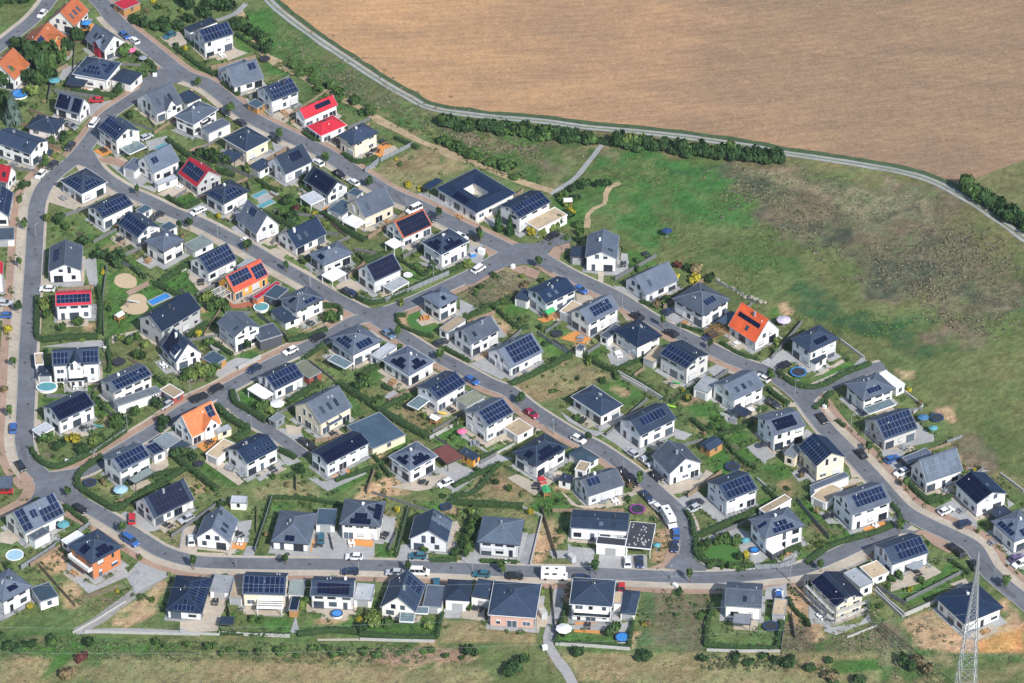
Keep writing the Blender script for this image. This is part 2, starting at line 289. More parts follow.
# hedges  tile|h|w|pts
HEDGES='''
c|1.4|1.2|870,180 930,230 990,280;d|1.5|1.4|90,110 200,190 300,250 430,290;d|1.2|1|545,310 600,345 650,370;d|1.6|1.6|560,470 680,530 820,590;d|1.4|1|90,400 180,450 250,420
e|1.6|1.2|500,250 515,350 510,480;e|1.6|1.5|190,300 190,420 200,510 330,505 500,500;e|1.5|1|640,120 700,170 740,200;e|1.5|1.2|790,230 850,260 920,290;e|1.4|1|545,520 560,640 555,680;f|1.5|1.4|100,270 60,220 200,130;f|1.4|1.4|700,520 800,500 900,460;f|1.5|1|880,340 960,350 975,380 955,410;f|1.4|1.2|190,500 290,430;f|1.2|1|310,520 420,590
g|1.5|1.3|160,460 190,510 250,545 320,545 480,470 640,365;g|1.4|1.4|520,500 430,560 395,610 400,660;s|1.4|1.4|390,0 400,40 460,80 540,130 590,155 700,90 860,0;g|1.3|1|640,640 760,600 960,560;g|1.2|1|790,90 840,130
h|1.6|1.6|420,170 430,220 500,260 590,320;h|1.8|1.8|345,245 400,300 500,360;h|1.6|1.2|660,465 740,505;h|1.6|1.6|90,440 150,520 230,580 340,670;h|1.3|1.3|430,410 500,370;h|1.3|1.4|700,220 800,160 860,120;h|1|.8|700,600 780,560;h|1.4|1.2|50,640 180,560
i|1.4|1.2|220,180 290,220 390,200;i|1.6|1.6|120,480 220,560 330,620;i|1.4|1.2|490,100 560,130 600,150;i|1.2|1|20,70 60,100 110,110;i|1|1|60,380 0,330
k|1.6|.8|290,300 340,325 420,320 560,260 700,190 830,140;k|1.2|.8|490,390 510,440 600,480 680,500;k|1.3|.9|540,390 500,390;k|1.3|.8|740,560 850,620;k|1.2|1|20,610 120,540;k|1|.7|700,60 640,180 580,150 500,100;k|1.4|1.2|300,80 340,110 420,80
l|1.4|.8|60,260 150,220 210,190 330,290 400,300;l|1.5|1.2|310,590 440,530 620,440;l|1.5|1|680,440 760,490 840,525;l|1.4|.8|840,520 930,480 1000,455;l|1|1|0,420 100,470;l|1.3|.8|210,190 270,170 380,120
n|1.6|1.8|200,130 300,190 420,270 540,340 650,400;n|1.4|1.2|420,250 550,190;n|1.4|1|300,90 420,20;n|1|.8|920,500 1010,470;n|1.2|.8|180,620 330,570 450,520;n|1.2|1|780,650 880,600 1010,540;n|1.4|1|380,500 460,600
o|1.2|1|10,600 130,570 250,430;o|1.6|1.2|0,625 120,640 370,650;p|1.4|1|90,70 200,120 330,210;p|1|.8|360,220 480,150;p|1.4|1.2|850,150 900,190 960,230;p|1.4|1.2|470,310 550,380;p|1.3|.8|620,400 700,500 790,560;p|1.2|.8|600,390 780,330
q|1.3|1.4|95,325 160,375 240,400 330,385 430,330 560,280;q|1.3|1|335,500 340,450 370,430;q|1|.8|390,570 430,600;r|1.5|1.3|430,330 480,380 530,415 600,400;r|1|.8|530,430 650,390;r|1|1|345,430 385,490 390,560
w|1.5|1.2|440,170 470,220 490,290 640,230 800,160;w|1.5|1.2|490,310 490,390 550,430 640,440 780,450;w|1.2|1|940,380 1019,340;w|1|.8|800,450 900,420;B|1.4|1.2|390,380 520,290 720,230 830,190;B|1.3|.9|300,560 330,620 400,680;B|1.2|1|180,0 260,70
t|1.1|.6|620,105 585,210 540,350;t|1.1|.7|620,95 780,100 960,130;u|1.1|.9|550,150 520,270 490,390;u|1.2|1|665,415 800,415;u|1.8|1.6|890,150 870,260 830,350;u|1.2|1|920,135 1010,130;v|1.2|.8|160,370 340,375;v|1.2|1|0,70 120,70 370,90
E|1|.7|205,435 560,445;E|1.3|1.5|600,440 780,420 900,430;F|1.3|1.5|0,440 200,455 380,455;F|1.4|.8|420,340 390,460;G|1|.7|130,485 320,490 510,505;G|1.5|.8|525,380 505,500;G|1.2|.7|175,330 150,410 130,480;H|1.3|1.2|140,495 300,510 490,515;H|1.4|1|520,380 495,510;H|1.5|1|165,300 140,400 130,500
x|1|.8|640,60 740,130;z1|1.3|1.2|600,250 700,330 800,400;a|1.4|1.4|370,470 480,485 600,490;a|1.4|1.2|660,250 780,340 780,380;b|1.2|1.2|130,250 250,340 330,390;b|1.2|1.2|440,180 560,260;b|1.2|1|370,430 450,490;A|1.2|1|430,100 480,60;m|1.2|1|210,320 300,350;m|1|.9|620,530 720,590 800,610;m|1|.8|400,440 520,470;D|1.2|1|0,300 100,280
'''
# walls/fences tile|kind|h|pts
FENCES='''
s|f|1.7|108,460 250,370 310,325;s|f|1.6|400,275 460,235;t|f|1.6|622,100 595,190 535,370;F|w|.7|0,465 150,470 380,475;E|w|.9|200,435 560,450;E|w|.6|0,430 200,440;B|f|1.6|125,405 250,400 335,370;w|w|.5|490,300 480,400 540,445 660,465 790,455;x|w|1.2|265,210 320,270 410,345;x|w|1.2|410,345 560,280 720,195;l|w|1|850,540 1000,620;p|w|1.4|90,75 200,135 320,210;l|f|1.3|450,330 520,380 600,430;f|w|1.4|450,665 565,605;n|w|1|660,405 830,315;o|w|.7|120,440 330,330;o|w|.6|10,600 130,560 255,430;v|w|.8|370,95 470,140 440,260 410,385;u|f|1.2|555,145 525,260 490,385;q|w|.8|735,420 830,495 780,530;q|w|.9|410,160 530,250;r|w|.8|900,280 1019,370;r|f|1|625,120 705,90;h|f|1.3|500,265 590,325;i|f|1.5|330,270 405,210;i|f|1.5|410,215 580,130;e|f|1.4|545,140 525,300 530,490;e|f|1.4|600,110 740,195;e|w|.4|815,210 950,150;G|w|.8|130,490 320,500 510,515;H|w|.7|135,520 300,525 510,525;H|f|1|515,520 545,270;B|w|1|735,520 880,655;H|w|.5|850,455 1000,395;m|f|.9|590,215 700,270 800,330;w|w|.9|800,0 920,110;g|f|1.5|645,370 480,480 330,545;k|f|1.7|300,305 360,325 440,318 600,248 760,180;D|w|.5|370,430 480,370 640,270;d|f|1.2|480,265 560,230;D|w|.6|430,425 1019,440;C|w|.9|560,220 700,330
'''
# ponytail things: kind|tile|x,y|size|colour|label head
MISC='''
pool|g|240,148|2.25|tq|oval turquoise swimming pool;pool|f|567,352|2.0|tq|round bright turquoise above-ground pool;pool|G|472,462|1.7|bl|round blue pool;pool|s|75,385|2.1|pb|pale blue kidney pool;pool|w|787,368|1.1|bl|small bright blue paddling pool;pool|a|100,487|2.4|bl|dark blue pool under trees;pool|E|800,340|1.3|bl|light blue paddling pool;pool|v|675,510|.1|bl|x
sunken_pool|d|560,380|2.2|tq|long turquoise pool;sunken_pool|d|590,430|2.4|tq|pale turquoise pool;sunken_pool|c|820,135|2|tq|small turquoise pool;sunken_pool|e|812,303|3|bl|bright blue play pool surface
trampoline|q|195,328|2.1|bl|blue round trampoline;trampoline|w|190,160|1.9|pu|round trampoline with magenta net rim;trampoline|v|955,103|.1|pu|x;trampoline|l|545,335|1.5|dk|dark round trampoline;trampoline|e|607,632|1.7|dk|dark round trampoline;trampoline|u|745,148|1.4|db|navy round trampoline;trampoline|H|463,405|1.8|db|blue rimmed trampoline;trampoline|z0|835,400|1.6|pu|purple net trampoline;trampoline|p|675,555|1.8|db|navy trampoline;trampoline|b|585,310|1.5|dk|dark trampoline on lawn;trampoline|k|345,250|.1|dk|x;trampoline|s|460,25|1.6|db|navy trampoline;trampoline|h|250,540|1.2|dk|dark trampoline;trampoline|k|550,190|1.2|wh|white round play tent;trampoline|w|1000,20|.1|dk|x;trampoline|q|900,560|1.7|db|dark blue trampoline on bare soil;trampoline|A|455,60|.1|dk|x
parasol|h|650,255|1.9|wh|white square parasol;parasol|n|825,397|1.3|pk|bright pink parasol;parasol|B|935,410|2.4|gr|large grey parasol;parasol|G|172,440|2.0|wh|white garden tent;parasol|a|665,285|1.8|pk|mauve parasol;parasol|m|935,440|2|lv|pale lavender parasol;parasol|s|618,82|1.9|pb|pale blue parasol;parasol|a|730,325|1.4|gr|grey parasol;parasol|z0|800,265|1.6|bl|blue parasol;parasol|a|280,440|1.8|tq|turquoise parasol;parasol|A|172,310|1.2|dk|closed dark parasol;parasol|k|635,400|.1|or|x;parasol|C|760,640|.1|wh|x;parasol|z1|590,470|1.6|tq|teal parasol;parasol|q|830,580|1.5|gb2|blue parasol;parasol|q|880,635|1.2|tq|small turquoise parasol;parasol|h|660,175|.1|rd|x;parasol|w|740,340|1.2|tq|teal parasol;parasol|w|290,365|1|tq|turquoise cover sheet;parasol|u|285,290|1.1|wh|small white parasol
picnic_table|f|260,222|1|dk|dark garden table;picnic_table|l|665,355|1|gr|grey lounge table on deck;picnic_table|k|635,403|1|or|orange wooden bench table;picnic_table|j|1000,540|1|dk|dark garden table;picnic_table|m|95,590|1|wh|white lounge table;picnic_table|d|110,320|1|wh|white garden table;picnic_table|i|425,120|1|dk|dark lounge set;picnic_table|i|385,160|1|dk|dark dining set;picnic_table|p|680,310|1|gr|grey dining table;picnic_table|o|440,548|1|dk|dark round table;picnic_table|o|470,520|1|rd|red-brown lounge set;picnic_table|o|780,620|1|gr|grey dining set;picnic_table|u|430,290|1|dk|dark dining set;picnic_table|t|455,285|1|dk|dark dining set;picnic_table|h|410,560|1|gr|grey lounge set;picnic_table|h|470,590|1|gr|grey garden sofa;picnic_table|g|650,235|1|dk|dark dining set;picnic_table|g|715,225|1|gr|grey garden sofa;picnic_table|A|375,420|1|dk|dark grill table;picnic_table|B|500,140|1|dk|dark dining set;picnic_table|F|600,310|1|dk|dark courtyard set;picnic_table|n|630,630|1|dk|dark dining set;picnic_table|n|890,430|1|gr|grey loungers;picnic_table|j|465,372|1|wh|white balcony table;picnic_table|z1|560,420|1|dk|dark terrace set
grit_bin|a|790,390|1|wh|white utility cabinet;grit_bin|g|345,525|1|wh|white utility cabinet;grit_bin|G|740,195|1|wh|white utility cabinet;grit_bin|j|320,602|1|wh|white utility cabinet;grit_bin|f|968,405|1|wh|white utility cabinet;grit_bin|q|330,500|1|wh|white utility cabinet;grit_bin|G|75,510|1|wh|white marker post cabinet;grit_bin|e|538,560|1|wh|white storage box;grit_bin|H|505,240|1.4|wh|white mobile toilet box;grit_bin|G|65,345|1.8|lg|pale grey storage box;grit_bin|v|620,360|1.6|lg|grey covered building material;grit_bin|k|925,70|1.5|wh|white rubbish sack heap;grit_bin|k|880,85|1.2|bl|blue rubbish sack heap;grit_bin|E|290,300|.1|wh|x
parasol|P|667,237|1.5|db|small dark blue tent
slide|z0|920,480|1|rd|curved red garden slide;slide|g|505,350|1|tq|mint green garden slide;slide|p|365,250|1|lm|lime green garden slide;slide|n|725,285|1|ye|yellow garden slide;slide|p|390,130|1|gn|green sandpit lid;slide|e|685,330|1.3|si|grey playground slide
playhouse|e|610,410|1|wd|small wooden playhouse with white roof;playhouse|n|690,325|1|wd|wooden climbing frame;playhouse|o|490,590|1|gn|green-roofed play tower;playhouse|l|505,240|1.2|gn|green play tower;playhouse|j|600,285|1|wh|white garden arch;playhouse|E|275,305|.1|wd|x
'''
# hard patches  type|tile|pts
HARD='''
lw|k|545,400 570,378 605,370 640,392 600,418 648,447 700,432 712,442 680,468 640,475 590,460 555,432;lw|w|520,385 545,350 590,332 640,325 690,345 712,380 705,420 660,440 600,438 545,420
sd|e|580,215 590,185 620,172 655,172 690,192 697,225 680,243 640,247 600,236;sd|e|612,345 640,322 650,295 680,278 720,276 748,300 745,325 757,345 740,368 700,380 650,376
pv|a|400,330 440,350 345,400 300,420 270,440 330,340;pv|a|470,530 570,510 480,600 430,580;be|b|50,190 150,160 200,230 110,240;pv|b|300,400 360,390 430,460 400,480;be|b|330,300 440,250 500,270 400,310;pv|b|440,510 500,500 520,560 490,570;be|b|610,600 700,560 740,590 670,640;pv|b|200,690 300,720 350,700 250,660
be|c|220,350 320,340 420,430 380,460 250,420 220,450;be|c|460,150 540,200 620,190 700,230 600,240 480,210;pv|c|560,230 700,260 760,310 700,350;pv|c|690,330 790,370 800,340;be|c|800,380 900,330 940,380 870,400;pv|c|740,110 850,80 860,130 760,160;pv|c|740,470 840,500 880,540 800,520;be|c|80,60 110,40 80,80
pv|d|180,460 270,420 290,490 230,520;pv|d|370,540 480,590 540,650 500,660 390,580;pk|d|200,150 290,120 300,140 210,170;be|d|460,230 560,180 640,170 520,240;pv|d|530,200 640,160 600,220 540,240;pv|d|660,290 780,290 720,340;pv|d|800,430 880,470 960,450 880,420;wd|d|880,455 920,450 965,480 920,500;be|d|560,620 640,590 690,640 600,640;pv|d|540,400 640,350 660,380 560,430;pv|d|620,110 700,130 640,180
pv|e|250,215 420,210 430,240 290,240;be|e|290,410 390,400 390,440 300,450;pv|e|420,100 490,90 500,240 460,240;pk|e|640,265 750,210 765,230 660,285;be|e|570,490 740,450 770,490 640,510 570,530;pv|e|210,545 420,515 560,510 560,550;be|e|180,190 250,200 230,260 200,260;pv|e|0,290 50,290 55,330 0,340;be|e|0,340 50,345 50,410 0,410
be|f|190,160 260,200 310,240 250,260 200,200;rd|f|380,300 430,330 520,310 560,340 420,350;be|f|590,580 660,540 720,580 600,650;pv|f|600,660 660,590 590,580 480,680;pv|f|360,640 440,600 560,610 440,680;be|f|260,480 330,470 460,580 420,590;be|f|640,40 700,70 660,110 580,60;pv|f|930,190 1019,160 1019,250;be|f|740,130 830,170 800,180 720,140
be|g|165,290 210,310 220,360 170,420;pv|g|560,230 640,230 740,190 760,220 640,260 590,270;pv|g|800,220 900,240 960,190 930,170;be|g|200,90 270,90 340,110 300,130 200,130;pv|g|740,430 830,370 900,360 960,410 860,460;be|g|780,520 850,480 860,540 740,620 700,650 670,640;be|g|310,360 450,370 460,385 340,400
be|h|290,490 360,510 480,620 450,640 280,520;pv|h|640,350 760,350 800,420 740,420;be|h|690,330 770,340 770,380 700,380;pv|h|800,600 900,620 1000,560 1019,620 890,660;pv|h|640,470 720,470 770,520 700,540;pv|h|320,60 400,20 450,60 360,100;pv|h|540,600 650,540 700,520 660,560 560,620;be|h|640,190 720,190 740,160 700,160
pv|i|330,240 400,210 390,240 345,260;wd|i|400,130 440,110 480,140 410,190 380,180;wd|i|115,450 145,440 200,475 150,500;pv|i|580,380 640,370 780,430 840,480 800,470 660,410;be|i|240,540 330,520 400,560 360,570;pv|i|870,620 940,640 900,680;be|i|430,150 480,130 500,150 420,190
pv|j|100,480 180,520 160,590 80,560;pv|j|690,622 780,640 885,640 910,590 905,530 872,525 868,600;be|j|755,620 785,620 780,683 755,683;pv|j|170,360 220,340 250,400 210,390
pv|k|600,300 620,390 720,420 640,390;be|k|200,220 260,200 320,240 270,290 180,240;pv|k|820,320 870,330 900,350 850,380;be|k|590,410 640,380 690,420 620,440;pv|k|350,460 430,450 500,500 560,540 500,550 400,500;pv|k|690,520 780,510 870,600 760,560;pv|k|860,630 980,600 1019,650 960,683;be|k|350,480 420,490 380,530;be|k|420,360 480,350 590,290 610,310 500,380;pv|k|600,110 700,130 740,150 640,140
pv|l|50,150 130,190 30,240 50,200;pv|l|100,480 200,440 300,540 260,560;be|l|640,120 720,130 740,160 650,180;wd|l|560,350 640,310 720,350 680,380 640,370;pv|l|800,430 850,410 930,460 890,500 820,480;be|l|860,200 920,230 980,250 900,260;pv|l|210,230 290,340 240,350;wd|l|540,250 480,270 440,250 520,240;pv|l|830,80 900,90 960,160 900,150
pv|m|60,260 110,240 200,310 150,320;pv|m|310,380 380,370 470,460 400,440;be|m|660,470 700,520 760,560 680,540;pv|m|830,620 960,560 1000,600 900,683 820,640;be|m|560,590 640,620 740,683 660,683;pv|m|50,570 140,560 160,640 90,650
be|n|620,250 740,270 760,290 640,300;pv|n|830,370 960,470 1010,430 960,480 820,390;be|n|310,440 430,410 510,360 530,390 420,480;pv|n|700,560 790,520 920,580 800,670 740,650;pv|n|880,540 1019,480 1019,510 920,575;be|n|450,650 640,600 740,580 760,640 600,670;pv|n|60,590 160,640 330,560 340,580 140,670;pv|n|800,150 900,170 960,190 860,200;pv|n|430,190 470,150 530,190 470,215
be|o|290,500 340,480 430,520 560,460 580,480 430,590;pv|o|130,450 240,380 320,400 150,460;pv|o|330,180 440,240 420,260 330,200;be|o|440,240 480,230 475,250 430,280;be|o|550,550 650,640 700,640 880,620 880,640 700,660 620,640;pv|o|560,160 620,200 700,250 790,270 740,290 600,210;pv|o|780,290 860,230 960,350 900,370 820,310;pv|o|0,440 90,450 150,490 10,580
pv|p|0,380 100,390 240,460 200,500 80,430;pv|p|380,350 470,380 430,410 380,400;be|p|490,640 540,560 600,590 500,640;pv|p|320,640 480,600 520,640 430,683;be|p|840,140 890,140 1000,240 960,240;pv|p|600,260 690,290 700,330 650,320;pv|p|840,460 760,440 800,420 900,490 830,520;be|p|800,30 870,20 980,90 900,80;pv|p|540,50 640,0 720,20 600,100
pv|q|0,270 120,200 160,290 90,310 40,290;pv|q|470,290 520,240 555,270 480,300;pv|q|780,600 800,570 890,660 800,683;be|q|270,340 440,240 440,260 320,330
pv|r|290,170 390,160 430,240 420,330 350,280;pv|r|550,460 660,405 780,520 780,550 700,580 620,520;be|r|90,330 140,300 230,300 100,350;pv|r|0,350 100,330 30,420;pv|r|380,90 560,70 560,110 420,140;pv|r|930,400 970,430 940,450;pv|r|710,240 850,260 790,270
pv|s|640,490 720,400 860,470 840,500 690,580;gv|s|650,500 700,440 720,430 690,580;pv|s|340,420 440,520 490,540 640,450 660,490 450,580 340,470;pv|s|590,190 640,160 760,230 830,250 740,270;pv|s|930,240 980,240 960,380 910,380;be|s|90,240 120,290 60,330 0,320 0,270;gv|s|180,330 260,320 190,350
pv|t|430,215 520,205 500,320 420,320;pv|t|820,370 860,260 960,260 960,310 1019,380 1010,405 830,405 640,400 640,370;be|t|180,240 240,230 240,380 150,380;pv|t|490,340 540,335 530,390 470,395;be|t|240,370 420,375 410,390 230,390;be|t|280,600 400,600 370,683 260,683
pv|u|110,390 180,270 260,340 380,320 380,390 330,405 130,405;wd|u|250,310 260,275 380,290 370,345 250,330;pv|u|490,415 510,330 570,330 570,370 650,380 660,420;be|u|760,220 800,210 820,250 760,300;pv|u|820,420 830,370 915,370 915,430;pv|u|420,190 490,190 470,330 410,310;be|u|960,480 1019,480 1019,500 960,500
pv|v|55,380 65,315 155,325 150,380;gv|v|355,370 400,230 440,220 410,390;pv|v|750,400 760,330 1000,330 990,400;pv|v|600,270 620,290 740,300 730,370 640,390 600,350;pv|v|500,310 640,310 630,350 520,350;pv|v|0,600 40,580 60,640 0,650
pv|w|500,310 680,235 760,270 770,350 850,400 800,440 720,370 700,320 580,300;be|w|290,40 430,0 560,0 460,60 340,80;pv|w|380,100 500,60 560,120 640,200 600,220 500,130 430,150;be|w|20,120 200,40 220,60 60,130;pv|w|840,570 950,560 960,610 840,610;pv|w|0,400 240,380 240,450 0,440
be|x|340,170 560,90 600,120 480,180 340,220;be|x|640,180 720,150 740,180 680,200;pv|x|920,60 1019,20 1019,110 960,100;pv|x|0,340 40,400 180,380 230,330 240,370 60,440 0,420
pv|A|80,290 180,260 200,330 180,380 130,340;pv|A|410,580 440,600 560,683 500,683;be|A|600,370 680,440 620,450;pv|A|390,200 430,230 330,270;pv|A|770,310 880,300 900,430 840,420
pv|B|450,310 560,350 640,320 700,360 560,420 500,400;be|B|480,400 640,330 700,350 540,420;pv|B|400,590 620,600 530,683 400,683;pv|B|180,500 290,480 280,550 190,550;be|B|830,470 1010,380 1010,410 870,490
be|E|0,370 110,360 150,260 220,250 210,340 190,420 0,430;pv|E|0,400 0,420 60,430;be|E|320,320 370,230 540,340 330,335;pv|E|560,430 590,340 610,430;be|E|700,460 1019,455 1019,470 700,470
pv|F|420,355 430,305 520,300 510,355;be|F|515,355 520,300 560,270 630,280 640,370;be|F|900,300 930,280 960,330 900,420;pv|F|1019,200 950,490 1019,300
pv|G|200,390 410,380 400,420 205,410;pv|G|415,350 450,340 470,380 510,370 510,420 460,430 430,390;gv|G|80,480 130,310 150,310 130,480
'''
